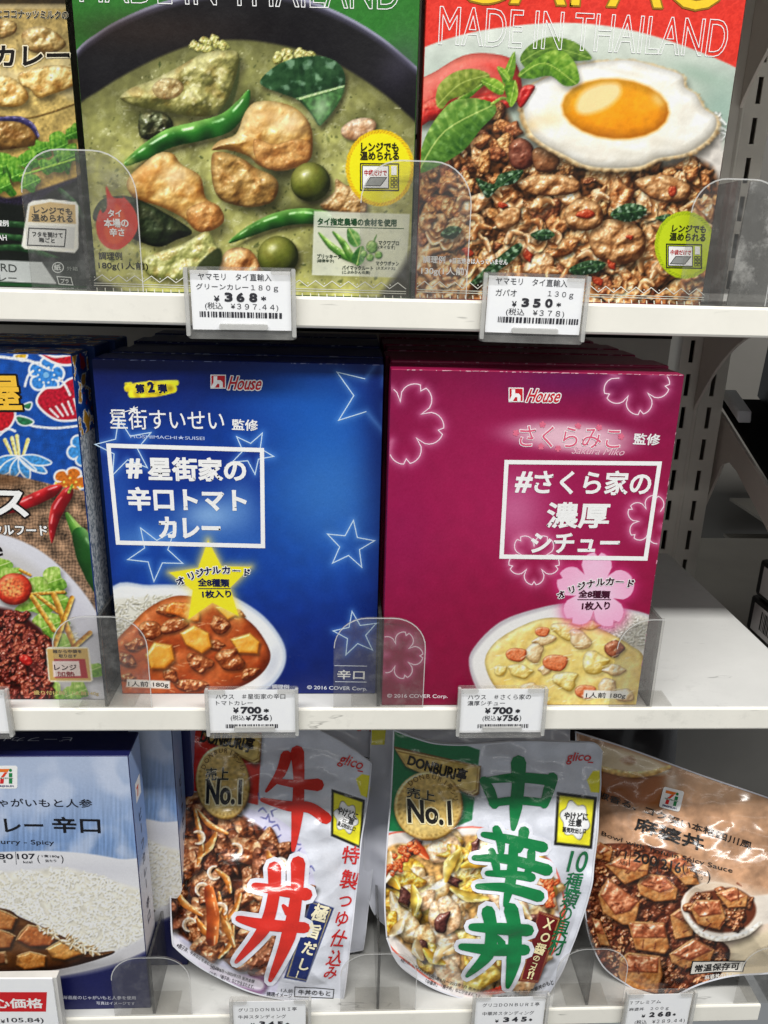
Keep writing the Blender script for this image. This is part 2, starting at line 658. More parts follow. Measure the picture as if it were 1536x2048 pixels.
    def rice(self, poly, n, ln, wd, seed=0, lo=(192, 184, 158), mid=(232, 228, 214), hi=(254, 253, 248), sh=.22):
        r = np.random.default_rng(seed)
        p = np.asarray(poly, float)
        k = 0
        pts = []
        while len(pts) < n:
            q = r.uniform(p.min(0), p.max(0), (n*3, 2))
            q = q[sdf(q[:, 0], q[:, 1], p) < 0]
            pts += list(q)
        pts = np.array(pts[:n])
        for x, y in pts[np.argsort(pts[:, 1])]:
            a = r.uniform(0, math.pi)
            d = np.array([math.cos(a), math.sin(a)*.7])*ln*r.uniform(.7, 1.1)
            t = r.uniform(-.1, .08)
            self.strip([(x-d[0], y-d[1]), (x, y+r.uniform(-1, 1)), (x+d[0], y+d[1])], [wd*.5, wd, wd*.5], lo, mid, hi, .12, sh, int(r.integers(1e6)), n=2, tone=t)

    def crisp(self, k=.5, grain=.010):
        """print sharpening and a trace of halftone grain, once"""
        if getattr(self, 'done', False):
            return
        self.done = True
        b = self.img
        for _ in range(2):
            p = np.pad(b, ((1, 1), (1, 1), (0, 0)), 'edge')
            b = (p[:-2, 1:-1]+p[2:, 1:-1]+2*p[1:-1, 1:-1])/4
            p = np.pad(b, ((1, 1), (1, 1), (0, 0)), 'edge')
            b = (p[1:-1, :-2]+p[1:-1, 2:]+2*p[1:-1, 1:-1])/4
        r = np.random.default_rng(1)
        self.img = np.clip(self.img+k*(self.img-b)+grain*r.standard_normal(self.img.shape[:2])[..., None], 0, 1).astype(np.float32)

    def sample(self, px):
        self.crisp()
        x = np.clip(np.abs((px[:, 0]-self.x0)*self.s-.5), 0, self.w-1.001)
        y = np.clip((px[:, 1]-self.y0)*self.s-.5, 0, self.h-1.001)
        i, j = x.astype(int), y.astype(int)
        fx, fy = (x-i)[:, None], (y-j)[:, None]
        I = self.img
        return (I[j, i]*(1-fx)+I[j, i+1]*fx)*(1-fy)+(I[j+1, i]*(1-fx)+I[j+1, i+1]*fx)*fy
def art_green():
    cv = Canvas(120, -60, 850, 620, (42, 112, 38))
    X, Y = cv.X, cv.Y
    # green field with a pale damask
    dm = np.clip(nz(X, Y, 60, 5, RIDGE)*.5, 0, 1)*.10
    cv.img += dm[..., None]*C3(120, 200, 90)
    # black pan: rim then inside
    rim = [(100, 240), (146, 112), (200, 62), (262, 28), (330, 2), (410, -16), (490, -22), (570, -14), (640, 8), (705, 38), (760, 72), (800, 104), (850, 150), (910, 220), (930, 700), (90, 700)]
    cv.fill(rim, (150, 150, 172))
    cv.fill(np.array(rim)+(0, 7), (60, 58, 74), soft=5)
    cv.fill(np.array(rim)+(0, 16), (15, 13, 17), soft=8)
    cv.glow(300, 60, 190, 40, (42, 24, 14), .55)
    cv.glow(800, 130, 40, 60, (70, 66, 84), .5, 30)
    # soup
    soup = [(125, 330), (150, 222), (200, 180), (270, 138), (340, 105), (410, 84), (490, 80), (570, 92), (640, 112), (700, 142), (760, 182), (805, 220), (850, 270), (920, 400), (920, 660), (110, 660)]
    p = smooth(soup)
    a = np.clip(.5-sdf(X, Y, p)/6, 0, 1)
    n = nz(X, Y, 90, 11)*.5+nz(X, Y, 26, 12)*.25
    t = np.clip((Y-80)/480, 0, 1)
    base = C3(156, 156, 92)*(1-t[..., None])+C3(186, 184, 104)*t[..., None]
    c = base*(1.0+.14*n)[..., None]
    fo = np.clip(nz(X, Y, 46, 14)-.25, 0, 1)*.5*(.6+.4*nz(X, Y, 9, 15, RIDGE))
    fo = np.clip(fo, 0, .7)
    c = c*(1-fo[..., None])+C3(226, 226, 168)*fo[..., None]
    k = np.exp(-np.clip(-sdf(X, Y, p), 0, 1e9)/45.)[..., None]*.62
    c = c*(1-k)+C3(58, 58, 30)*k
    cv.put((slice(0, cv.h), slice(0, cv.w)), np.clip(c, 0, 1), a)
    sp = [(160, 300), (300, 130), (500, 95), (700, 160), (820, 270), (820, 570), (170, 570)]
    cv.specks(sp, 520, .8, 2.0, (52, 62, 24), .75, 3)
    cv.specks(sp, 90, 2, 4.2, (40, 56, 20), .6, 4, 2.4)
    cv.specks(sp, 420, .8, 2.4, (232, 230, 180), .7, 6)
    rg0 = np.random.default_rng(2)
    for _ in range(90):
        x, y = rg0.uniform(180, 810), rg0.uniform(200, 560)
        cv.strip([(x, y), (x+rg0.uniform(3, 12), y+rg0.uniform(-5, 5))], [1, .6], (236, 234, 190), (240, 238, 200), (250, 248, 220), 0, 0, n=2, alpha=.55)
    for (x, y, s_, rr) in ((580, 115, 21, 42), (420, 90, 22, 36)):
        cv.pile(ell(x, y, rr, 10), 14, 6, 12, [((90, 92, 40), (168, 168, 86), (226, 222, 150))], s_, sh=.2)
    # dark shadows lying on the soup
    for (x, y, rx, ry, al) in ((720, 250, 46, 26, .5), (610, 425, 90, 26, .75), (300, 235, 60, 20, .6), (575, 330, 60, 40, .35), (400, 255, 40, 20, .5), (300, 440, 60, 26, .5), (515, 405, 40, 20, .5), (560, 350, 30, 45, .5), (640, 520, 40, 40, .5), (420, 540, 40, 22, .5), (495, 205, 30, 40, .7)):
        cv.glow(x, y, rx, ry, (30, 34, 12), al)
    G = ((54, 52, 24), (150, 140, 86), (216, 208, 158))
    # aubergine wedge, upper left
    cv.chunk([(240, 196), (262, 176), (305, 160), (360, 132), (410, 106), (468, 101), (479, 118), (472, 150), (458, 195), (436, 226), (392, 233), (330, 224), (270, 212)], (78, 78, 34), (156, 150, 84), (216, 210, 146), edge=.5, rough=.6, size=60, gloss=.2, seed=31)
    cv.fill([(436, 226), (458, 195), (475, 140), (480, 118), (476, 170), (462, 215), (446, 230)], (52, 62, 30), .8, 3)
    cv.specks([(320, 150), (460, 110), (440, 210), (330, 210)], 46, 1.5, 4, (234, 226, 180), .55, 8)
    cv.chunk([(304, 176), (322, 158), (352, 158), (368, 176), (350, 196), (318, 196)], (120, 86, 48), (176, 146, 96), (224, 206, 158), rough=.6, sh=0, seed=33, alpha=.75)
    # dark aubergine skins
    cv.chunk([(278, 235), (296, 224), (330, 228), (346, 246), (338, 268), (306, 280), (280, 272)], (14, 16, 8), (38, 42, 20), (120, 126, 84), rough=.5, gloss=.55, seed=35)
    # kaffir lime leaf
    cv.leaf([(520, 166), (548, 134), (590, 116), (640, 112), (676, 126), (690, 152), (686, 184), (672, 214), (646, 246), (636, 250), (622, 228), (596, 200), (560, 186)], [(598, 196), (640, 184), (688, 172)], (8, 24, 12), (20, 54, 26), (52, 92, 52), 41, .6, 5, .28, (150, 184, 120), 2.2, 30, .06)
    cv.fill([(604, 196), (640, 186), (688, 176), (672, 212), (646, 244), (638, 248), (624, 226)], (74, 122, 62), .75, 6, var=.16, size=20, seed=5)
    cv.glow(642, 215, 16, 24, (196, 224, 178), .65, 20)
    cv.strip([(600, 198), (645, 185), (688, 173)], [2.4, 2, 1], (120, 160, 96), (190, 214, 150), (230, 240, 200), 0, .2)
    # chicken right of leaf
    cv.chunk([(682, 258), (705, 240), (735, 236), (752, 246), (745, 266), (716, 280), (690, 276)], (140, 100, 70), (206, 166, 128), (240, 212, 182), rough=.4, seed=43)
    # green chilli
    cv.strip([(254, 326), (290, 304), (340, 276), (398, 262), (450, 246), (482, 214), (497, 184)], [6, 15, 19, 20, 20, 14, 4], (12, 46, 12), (40, 110, 34), (124, 180, 84), .6, .6, 51, -1)
    cv.glow(258, 322, 12, 9, (160, 184, 90), .7)
    # chicken pieces
    CH = ((112, 70, 24), (206, 160, 84), (246, 222, 160))
    cv.chunk([(490, 225), (512, 204), (556, 204), (596, 220), (622, 254), (624, 308), (606, 330), (560, 342), (520, 332), (496, 312), (456, 300), (424, 300), (438, 282), (472, 268)], *CH, edge=.55, rough=.5, size=90, gloss=.3, seed=61)
    cv.chunk([(508, 278), (548, 288), (590, 278), (620, 286), (620, 316), (596, 332), (548, 340), (514, 322)], (112, 66, 26), (186, 128, 66), (224, 172, 104), edge=.4, rough=.5, size=40, gloss=.2, seed=62, sh=0, alpha=.8)
    cv.glow(530, 232, 30, 18, (236, 190, 130), .6)
    cv.glow(580, 246, 30, 20, (246, 222, 180), .6)
    cv.chunk([(424, 310), (446, 304), (486, 318), (512, 336), (546, 352), (557, 372), (546, 402), (508, 414), (470, 410), (438, 396), (424, 360)], (84, 56, 22), (172, 130, 66), (222, 184, 118), edge=.6, rough=.5, size=50, gloss=.3, seed=63)
    cv.chunk([(254, 362), (286, 328), (318, 306), (346, 308), (364, 330), (400, 352), (412, 396), (438, 412), (448, 440), (428, 458), (394, 462), (366, 436), (318, 412), (268, 396)], (128, 78, 26), (208, 160, 84), (246, 220, 156), edge=.55, rough=.45, size=80, gloss=.3, seed=64)
    cv.glow(300, 345, 34, 16, (222, 144, 66), .55, -30)
    cv.chunk([(372, 424), (406, 404), (436, 412), (448, 440), (426, 460), (394, 462)], (110, 62, 22), (190, 128, 66), (228, 172, 104), rough=.6, sh=0, seed=65, alpha=.8)
    cv.glow(350, 352, 26, 18, (252, 232, 200), .5)
    cv.chunk([(440, 525), (456, 500), (486, 495), (506, 506), (520, 532), (516, 560), (470, 570), (440, 556)], (110, 62, 24), (204, 146, 84), (246, 208, 150), rough=.5, seed=66)
    cv.chunk([(640, 412), (668, 384), (672, 358), (692, 370), (726, 384), (732, 424), (688, 426)], (112, 76, 36), (194, 152, 96), (234, 204, 152), rough=.7, size=26, seed=67)
    # dark aubergine slice lower left and pale flesh
    cv.chunk([(186, 438), (200, 402), (236, 392), (270, 396), (320, 420), (384, 462), (352, 480), (316, 494), (272, 480), (220, 452)], (10, 14, 8), (26, 36, 18), (66, 80, 46), rough=.4, gloss=.25, seed=71)
    cv.chunk([(286, 520), (318, 504), (366, 488), (412, 463), (430, 486), (442, 520), (420, 546), (360, 560), (300, 552)], (100, 106, 48), (172, 172, 100), (222, 220, 156), edge=.4, rough=.55, size=40, gloss=.35, seed=72)
    cv.fill([(396, 530), (436, 496), (444, 522), (420, 556), (392, 562)], (34, 44, 18), .9, 4)
    # olives / pea aubergines
    for (x, y, r, sd) in ((621, 364, 40, 81), (556, 512, 41, 82)):
        cv.chunk(ell(x, y, r, r*.98), (26, 32, 6), (88, 96, 26), (164, 164, 76), edge=1.0, rough=.06, gloss=.55, gpow=50, seed=sd, sh=.7, cvar=.05)
        cv.glow(x-10, y-16, 8, 6, (240, 240, 210), .6, -30)
    # lower chilli
    cv.strip([(460, 484), (500, 462), (548, 442), (600, 432), (650, 436)], [3, 11, 15, 16, 14], (12, 40, 10), (44, 104, 30), (116, 168, 78), .5, .6, 85, -1)
    cv.glow(672, 470, 40, 14, (16, 20, 8), .6)
    # farm card: pale translucent panel
    cv.fill([(628, 422), (820, 428), (812, 556), (624, 550)], (226, 228, 212), .82, 2, sm=False)
    cv.setclip(np.array([(628, 422), (820, 428), (812, 556), (624, 550)], float))
    for pts in ([(638, 466), (662, 492), (690, 512), (712, 526)], [(666, 464), (686, 486), (700, 510), (716, 530)]):
        cv.strip(pts, [2, 7, 8, 2], (40, 86, 24), (96, 148, 56), (180, 210, 120), .3, .2, 3)
    cv.leaf([(696, 456), (716, 466), (722, 486), (710, 494), (696, 482)], [(698, 458), (716, 492)], (40, 88, 34), (84, 140, 64), (150, 190, 110), 2, .2, 3)
    cv.leaf([(704, 512), (718, 494), (728, 494), (730, 516), (720, 530), (706, 526)], [(722, 494), (714, 528)], (30, 76, 30), (70, 126, 56), (140, 180, 100), 4, .2, 3)
    cv.chunk(ell(744, 494, 12, 13), (60, 110, 40), (118, 168, 76), (190, 216, 140), gloss=.2, sh=.2)
    cv.strip([(748, 482), (753, 470)], [2, 1], (60, 110, 40), (90, 140, 60), (150, 190, 110), 0, 0)
    for (x, y, r) in ((740, 515, 8), (757, 510, 8), (728, 508, 7)):
        cv.chunk(ell(x, y, r, r), (60, 116, 40), (112, 170, 70), (190, 220, 140), sh=.2)
    cv.setclip()
    # dark pan corner and flame
    cv.fill([(170, 540), (200, 560), (240, 580), (170, 590)], (24, 22, 16), .8, 12)
    cv.fill([(800, 540), (830, 500), (840, 600), (760, 600)], (24, 22, 20), .8, 14)
    fl = [(212, 372), (226, 394), (246, 396), (246, 392), (268, 418), (276, 448), (266, 476), (240, 498), (216, 496), (198, 478), (192, 448), (200, 420), (206, 426), (214, 412)]
    cv.fill(fl, (206, 58, 42), .97, 2)
    cv.fill([(232, 408), (248, 428), (252, 460), (238, 486), (218, 484), (208, 462), (216, 440), (226, 434)], (222, 96, 52), .8, 6)
    # round microwave badge
    cv.fill(ell(760, 336, 69, 77), (240, 206, 20), sm=False)
    cv.fill(ell(760, 336, 62, 70), (250, 228, 24), sm=False)
    a = np.linspace(0, 2*math.pi, 64, endpoint=False)
    for t in a:
        cv.strip([(760+62*math.cos(t), 336+70*math.sin(t)), (760+68*math.cos(t+.09), 336+76*math.sin(t+.09))], [1., 1.], (214, 160, 16), (214, 160, 16), (214, 160, 16), 0, 0, n=1)
    return cv

def art_red():
    cv = Canvas(815, -60, 1500, 640, (214, 48, 36))
    X, Y = cv.X, cv.Y
    dm = np.clip(nz(X, Y, 44, 25, RIDGE)*.5+.1, 0, 1)*.13
    cv.img += dm[..., None]*C3(255, 150, 120)
    plate = [(780, 130), (850, 94), (930, 68), (1010, 54), (1100, 46), (1180, 48), (1260, 60), (1340, 82), (1420, 112), (1480, 140), (1520, 170), (1520, 700), (780, 700)]
    cv.grad([(40, (222, 226, 216)), (120, (196, 206, 194)), (220, (168, 184, 170)), (420, (206, 200, 188))], 0, 1, .02, 60, 3, plate, soft=3)
    cv.glow(1440, 220, 46, 60, (150, 178, 164), .8)
    cv.glow(1400, 150, 60, 16, (150, 176, 158), .7, 20)
    cv.rice([(1380, 190), (1440, 230), (1460, 300), (1440, 360), (1370, 250)], 60, 12, 5, 5, (150, 160, 150), (220, 226, 220), (248, 250, 248))
    cv.grad([(240, (226, 220, 212)), (420, (198, 190, 180))], 0, 1, .04, 30, 9, [(1420, 250), (1446, 290), (1452, 420), (1380, 440), (1320, 380), (1360, 300)], soft=14)
    # tomatoes
    cv.chunk([(836, 236), (836, 168), (872, 142), (930, 110), (990, 108), (1030, 124), (1044, 170), (1040, 200), (990, 214), (900, 236)], (140, 20, 18), (206, 52, 46), (240, 128, 112), edge=.6, rough=.1, gloss=.15, seed=1, cvar=.04)
    cv.fill([(840, 172), (890, 138), (960, 130), (985, 150), (900, 164), (850, 200)], (226, 122, 108), .6, 10)
    cv.chunk([(836, 216), (880, 190), (930, 196), (1010, 186), (1020, 214), (960, 222), (880, 230), (840, 252)], (128, 16, 14), (192, 36, 30), (230, 96, 80), rough=.3, gloss=.3, seed=2, sh=.3)
    cv.specks([(840, 160), (980, 120), (1000, 190), (850, 220)], 40, 2, 5, (232, 140, 110), .5, 4)
    # minced meat
    PAL = [((88, 46, 18), (182, 122, 66), (234, 186, 122)), ((74, 36, 16), (164, 98, 50), (222, 160, 98)), ((104, 60, 26), (200, 144, 84), (246, 208, 150)), ((64, 30, 16), (136, 74, 42), (198, 130, 82)), ((112, 66, 34), (210, 156, 102), (250, 220, 174))]
    heap = [(832, 380), (860, 320), (930, 280), (1000, 210), (1060, 300), (1200, 330), (1330, 330), (1400, 320), (1440, 380), (1450, 620), (826, 620)]
    cv.fill(heap, (70, 40, 20), 1, 14, var=.3, size=20)
    DK = [((44, 20, 10), (104, 60, 30), (172, 112, 64)), ((54, 28, 12), (126, 78, 40), (190, 134, 82))]
    cv.pile(heap, 130, 9, 20, DK, 11, .2, 1.9, .8, .25)
    cv.pile(heap, 340, 8, 19, PAL, 12, .2, 2.2, .7, .25, 16, .6, grow=.35)
    cv.pile([(840, 420), (1440, 420), (1440, 610), (830, 610)], 70, 14, 24, PAL, 13, .16, 1.8, .7, .3, 16, .6)
    BIG = [((96, 52, 22), (196, 140, 84), (248, 212, 158)), ((84, 42, 18), (176, 112, 60), (236, 182, 122)), ((110, 64, 32), (210, 160, 108), (252, 224, 182))]
    cv.pile([(850, 430), (1000, 380), (1200, 360), (1430, 400), (1440, 600), (840, 600)], 60, 16, 30, BIG, 14, .2, 2.4, .6, .4, 14, .65)
    rgm = np.random.default_rng(8)
    for _ in range(70):
        x, y = rgm.uniform(850, 1430), rgm.uniform(380, 600)
        a_ = rgm.uniform(0, 6.28)
        L_ = rgm.uniform(10, 24)
        cv.strip([(x, y), (x+L_*math.cos(a_), y+L_*math.sin(a_)), (x+1.6*L_*math.cos(a_+.7), y+1.6*L_*math.sin(a_+.7))], [5, 7, 4], *BIG[int(rgm.integers(3))], .4, .5, int(x), tone=rgm.uniform(-.15, .1))
    for pts, s_ in (([(1036, 364), (1080, 348), (1130, 352), (1160, 366), (1150, 386), (1090, 392), (1050, 384)], 3), ([(1180, 468), (1210, 440), (1260, 444), (1290, 470), (1284, 512), (1240, 530), (1190, 512)], 4), ([(990, 436), (1020, 414), (1042, 420), (1036, 446), (1000, 460)], 5), ([(1130, 420), (1160, 398), (1200, 410), (1204, 446), (1170, 462), (1136, 450)], 6), ([(1270, 362), (1330, 350), (1380, 372), (1370, 400), (1310, 400)], 8)):
        cv.chunk(pts, (72, 38, 16), (176, 122, 72), (232, 190, 136), edge=.6, rough=.5, size=34, gloss=.35, seed=s_)
    cv.chunk([(1018, 292), (1040, 276), (1064, 290), (1068, 324), (1044, 340), (1022, 330)], (44, 16, 12), (104, 50, 36), (168, 104, 76), gloss=.4, seed=9)
    cv.chunk([(1066, 300), (1096, 296), (1120, 320), (1104, 342), (1072, 340)], (60, 30, 16), (128, 78, 46), (188, 136, 92), gloss=.3, seed=10)
    for (x, y, r) in ((1170, 428, 14), (1344, 382, 10), (1006, 410, 8), (1055, 512, 11), (935, 505, 10), (1222, 530, 9), (1196, 562, 11), (1260, 474, 6)):
        cv.chunk(ell(x, y, r*1.2, r*.8, x % 90, 9, .15, x), (92, 18, 8), (170, 44, 20), (222, 104, 58), gloss=.4, seed=x, alpha=.9)
    for pts, ml, s_ in (([(952, 356), (986, 368), (1000, 348), (1046, 340), (1030, 366), (1000, 374), (976, 396), (962, 380)], [(954, 358), (980, 380), (1040, 344)], 3), ([(1220, 430), (1250, 408), (1288, 412), (1290, 430), (1256, 444)], [(1222, 430), (1288, 420)], 4), ([(940, 566), (990, 520), (1036, 486), (1042, 504), (1000, 540), (960, 566)], [(942, 566), (1040, 494)], 5), ([(1140, 536), (1180, 520), (1212, 528), (1190, 546), (1150, 550)], [(1142, 540), (1210, 526)], 6), ([(1310, 436), (1340, 428), (1336, 446)], [(1310, 436), (1338, 436)], 7), ([(1060, 470), (1090, 458), (1110, 470), (1084, 482)], [(1062, 470), (1108, 470)], 8), ([(880, 470), (900, 452), (924, 458), (906, 478)], [(882, 468), (922, 460)], 9)):
        cv.leaf(pts, ml, (8, 22, 12), (26, 56, 28), (96, 130, 86), s_, .5, 5, .35, (70, 110, 60), 1.2, 12, .2)
    # egg
    egg = [(1040, 208), (1052, 178), (1088, 156), (1140, 134), (1190, 124), (1260, 120), (1318, 134), (1366, 150), (1374, 176), (1396, 190), (1412, 218), (1436, 236), (1436, 262), (1412, 290), (1372, 312), (1318, 322), (1280, 338), (1222, 342), (1170, 336), (1132, 318), (1080, 290), (1052, 260)]
    cv.shadow(smooth(egg), 2, 14, 16, .75)
    rg = np.random.default_rng(3)
    e2 = smooth(egg, 8)
    ctr = e2.mean(0)
    wob = 1+.012*rg.standard_normal(len(e2))
    crisp = ctr+(e2-ctr)*(wob*1.008)[:, None]
    cv.fill(crisp, (186, 138, 80), .75, 6, sm=False, var=.12, size=24)
    cv.fill(ctr+(e2-ctr)*(wob[::-1]*.988)[:, None], (234, 214, 170), 1, 9, sm=False, var=.05, size=24)
    cv.chunk(ctr+(smooth(egg, 8)-ctr)*.972+np.array([0, -2.5]), (196, 190, 176), (240, 238, 230), (255, 255, 252), edge=.5, rough=.16, size=70, gloss=.12, sh=0, sm=False, seed=3, cvar=.015, soft=4, tone=.12, relief=.5)
    for (x, y, rx, ry) in ((1090, 240, 30, 10), (1150, 298, 50, 9), (1240, 304, 60, 8), (1330, 286, 50, 12), (1370, 240, 20, 26), (1250, 145, 60, 7), (1120, 178, 26, 12)):
        cv.glow(x, y, rx, ry, (214, 210, 198), .55, 12)
    cv.glow(1064, 250, 16, 14, (236, 200, 130), .5)
    cv.glow(1100, 238, 30, 18, (246, 226, 176), .6)
    cv.glow(1228, 222, 118, 70, (250, 224, 170), .4)
    yk = ell(1231, 218, 108, 61, 4)
    cv.fill(yk, (238, 158, 40), 1, 10, sm=False)
    cv.chunk(ell(1231, 218, 106, 59, 4), (222, 128, 12), (242, 154, 18), (250, 180, 44), edge=1., rough=.05, gloss=.0, sh=0, sm=False, seed=4, cvar=.03, soft=5, relief=.45)
    cv.fill([(1152, 210), (1166, 184), (1200, 168), (1236, 168), (1240, 190), (1216, 214), (1180, 228), (1158, 226)], (252, 228, 180), .85, 12)
    cv.glow(1316, 200, 10, 16, (250, 226, 160), .6, -40)
    # chilli + basil sprig
    cv.chunk([(1034, 196), (1048, 172), (1070, 172), (1062, 190), (1042, 216)], (110, 10, 10), (190, 24, 24), (236, 90, 80), gloss=.4, sh=.3, seed=7)
    LF = ((34, 74, 16), (92, 140, 34), (168, 198, 82))
    cv.leaf([(1040, 118), (1060, 90), (1100, 74), (1150, 84), (1184, 116), (1152, 122), (1100, 126), (1060, 140)], [(1042, 124), (1100, 96), (1180, 116)], (36, 68, 20), (84, 122, 36), (140, 170, 70), 11, .3, 6, .05, (150, 180, 80))
    cv.leaf([(1036, 150), (1066, 122), (1100, 102), (1130, 104), (1152, 130), (1158, 164), (1130, 172), (1100, 152), (1060, 158)], [(1038, 152), (1090, 126), (1152, 168)], *LF, 12, .35, 7, .08, (180, 204, 96))
    cv.leaf([(872, 206), (878, 170), (910, 144), (950, 138), (980, 152), (960, 178), (930, 190), (900, 200), (884, 218)], [(874, 212), (920, 168), (976, 150)], (60, 80, 24), (118, 138, 46), (178, 186, 92), 13, .35, 7, .05, (176, 190, 96))
    cv.leaf([(836, 345), (842, 300), (862, 252), (900, 206), (940, 196), (986, 206), (990, 228), (962, 258), (928, 300), (880, 330)], [(838, 340), (890, 262), (986, 210)], (34, 78, 20), (88, 134, 46), (156, 188, 90), 14, .45, 9, .1, (196, 212, 120), 1.8, 22, .14)
    cv.strip([(984, 208), (1006, 196), (1022, 206)], [3, 3, 3], (90, 130, 40), (150, 180, 70), (200, 220, 120), 0, .2)
    for pts, ml in (([(1004, 160), (1018, 120), (1030, 104), (1030, 140), (1018, 170)], [(1008, 168), (1028, 106)]), ([(994, 134), (1012, 140), (1020, 160), (1008, 164)], [(996, 136), (1018, 162)]), ([(962, 160), (986, 156), (1008, 170), (1004, 190), (980, 180)], [(964, 162), (1006, 182)]), ([(1010, 170), (1030, 160), (1036, 190), (1022, 214), (1012, 190)], [(1030, 164), (1020, 208)])):
        cv.leaf(pts, ml, (44, 88, 16), (112, 158, 40), (176, 206, 84), 15, .3, 4, .05, (190, 210, 110), 1.2)
    cv.leaf([(916, 196), (940, 184), (962, 168), (960, 176), (938, 196)], [(918, 196), (960, 170)], *LF, 16, .2, 3)
    # badge
    bd = ell(1370, 490, 61, 68)
    cv.fill(bd, (186, 204, 26), sm=False)
    cv.fill(ell(1370, 490, 53, 60), (192, 210, 30), sm=False)
    for t in np.linspace(0, 2*math.pi, 60, endpoint=False):
        cv.strip([(1370+54*math.cos(t), 490+61*math.sin(t)), (1370+59*math.cos(t+.1), 490+66*math.sin(t+.1))], [1., 1.], (150, 170, 20), (150, 170, 20), (150, 170, 20), 0, 0, n=1)
    return cv

def art_yellow():
    cv = Canvas(-60, -60, 200, 620, (40, 28, 14))
    X, Y = cv.X, cv.Y
    cv.grad([(-60, (44, 34, 16)), (6, (52, 40, 20)), (16, (168, 142, 84)), (120, (200, 174, 108)), (300, (192, 162, 88)), (420, (172, 138, 68))], 0, 1, .1, 50, 3)
    cv.img *= (1+.05*nz(X, Y, 12, 8))[..., None]
    Pp = [((96, 62, 20), (190, 146, 74), (240, 212, 140))]
    for pts, s_ in (([(-40, 40), (-10, 36), (30, 44), (30, 66), (0, 78), (-40, 76)], 1), ([(44, 66), (80, 52), (114, 66), (132, 90), (100, 108), (56, 100)], 2)):
        cv.chunk(pts, (92, 66, 26), (178, 146, 86), (230, 206, 150), rough=.5, gloss=.35, seed=s_, sh=.3)
    cv.fill([(-60, 8), (140, 8), (140, 18), (-60, 18)], (200, 186, 150), .5, 4, sm=False)
    cv.fill([(40, 150), (100, 120), (145, 118), (150, 200), (60, 150)], (228, 210, 160), .6, 14)
    cv.fill([(-60, 140), (30, 140), (40, 160), (-60, 175)], (226, 208, 160), .6, 12)
    for pts, s_ in (([(36, 150), (60, 138), (110, 130), (150, 140), (148, 170), (100, 190), (76, 196), (60, 178), (44, 172)], 4), ([(-60, 156), (0, 150), (30, 160), (56, 186), (50, 206), (20, 214), (-60, 200)], 5)):
        cv.chunk(pts, (132, 92, 32), (216, 176, 100), (250, 230, 172), edge=.5, rough=.45, gloss=.4, seed=s_)
    cv.strip([(-40, 226), (40, 236), (90, 228), (160, 204)], [2, 2, 2, 2], (90, 66, 26), (120, 90, 40), (170, 140, 80), 0, .3)
    cv.chunk([(-60, 250), (0, 238), (40, 240), (70, 262), (74, 286), (40, 296), (-60, 300)], (70, 44, 14), (130, 92, 40), (186, 148, 88), rough=.5, seed=6)
    cv.strip([(0, 238), (36, 238), (62, 250), (76, 272)], [4, 6, 6, 3], (30, 26, 60), (52, 46, 92), (110, 104, 150), .3, .2)
    cv.specks([(-60, 20), (150, 20), (180, 330), (-60, 330)], 80, .8, 1.8, (90, 66, 24), .6, 4)
    # plate rim and dark table
    tb = [(-60, 400), (20, 396), (90, 376), (150, 356), (210, 340), (210, 640), (-60, 640)]
    cv.fill(tb, (34, 28, 48), 1, 5, var=.15, size=8)
    cv.fill([(-60, 425), (60, 408), (120, 376), (210, 372), (210, 640), (-60, 640)], (16, 20, 16), 1, 6)
    for pts in ([(-20, 470), (60, 480), (110, 500)], [(-40, 500), (40, 496), (120, 520)], [(-40, 445), (60, 452), (130, 470)], [(120, 380), (150, 410), (170, 450)]):
        cv.strip(pts, [5, 7, 4], (12, 34, 16), (30, 66, 32), (56, 98, 54), .1, .2)
    # parsley
    rg = np.random.default_rng(5)
    for (x, y, r) in ((10, 330, 26), (40, 346, 30), (-10, 350, 26), (80, 300, 24), (120, 292, 28), (140, 312, 30), (60, 322, 24), (100, 330, 26), (150, 264, 20), (60, 366, 22), (8, 372, 22)):
        pts = ell(x, y, r, r*.8, rg.uniform(0, 90), 11, .26, int(x+99))
        cv.leaf(pts, [(x-r*.8, y+r*.4), (x+r*.8, y-r*.3)], (26, 70, 14), (66, 130, 30), (138, 188, 66), int(x+80), .4, 5, .1, (150, 210, 90), 1.2, 12, .18)
    cv.strip([(40, 352), (84, 338), (150, 318)], [2, 2, 2], (90, 150, 30), (150, 196, 60), (200, 226, 120), 0, .3)
    # microwave sticker
    cv.fill([(56, 408), (64, 402), (100, 398), (152, 404), (157, 412), (157, 496), (150, 506), (50, 498), (43, 492)], (238, 234, 222), 1, 2, sm=False)
    cv.fill([(60, 412), (100, 404), (150, 410), (152, 448), (56, 444)], (202, 172, 116), 1, 2, sm=False)
    cv.fill([(57, 450), (150, 454), (148, 498), (50, 492)], (214, 214, 210), 1, 2, sm=False)
    # footer band
    cv.fill([(-60, 514), (170, 516), (190, 640), (-60, 640)], (18, 22, 18), 1, 3, sm=False)
    cv.fill([(-60, 518), (84, 524), (114, 568), (-60, 560)], (176, 180, 178), 1, 2, sm=False)
    cv.fill([(84, 524), (170, 520), (190, 574), (114, 568)], (44, 50, 46), 1, 2, sm=False)
    cv.fill([(-60, 560), (190, 574), (190, 640), (-60, 640)], (12, 62, 24), 1, 3, sm=False)
    return cv
def star_pts(cx, cy, r, rot=0, k=.42):
    return [(cx+(r if i % 2 == 0 else r*k)*math.sin(math.radians(rot+36*i)), cy-(r if i % 2 == 0 else r*k)*math.cos(math.radians(rot+36*i))) for i in range(10)]

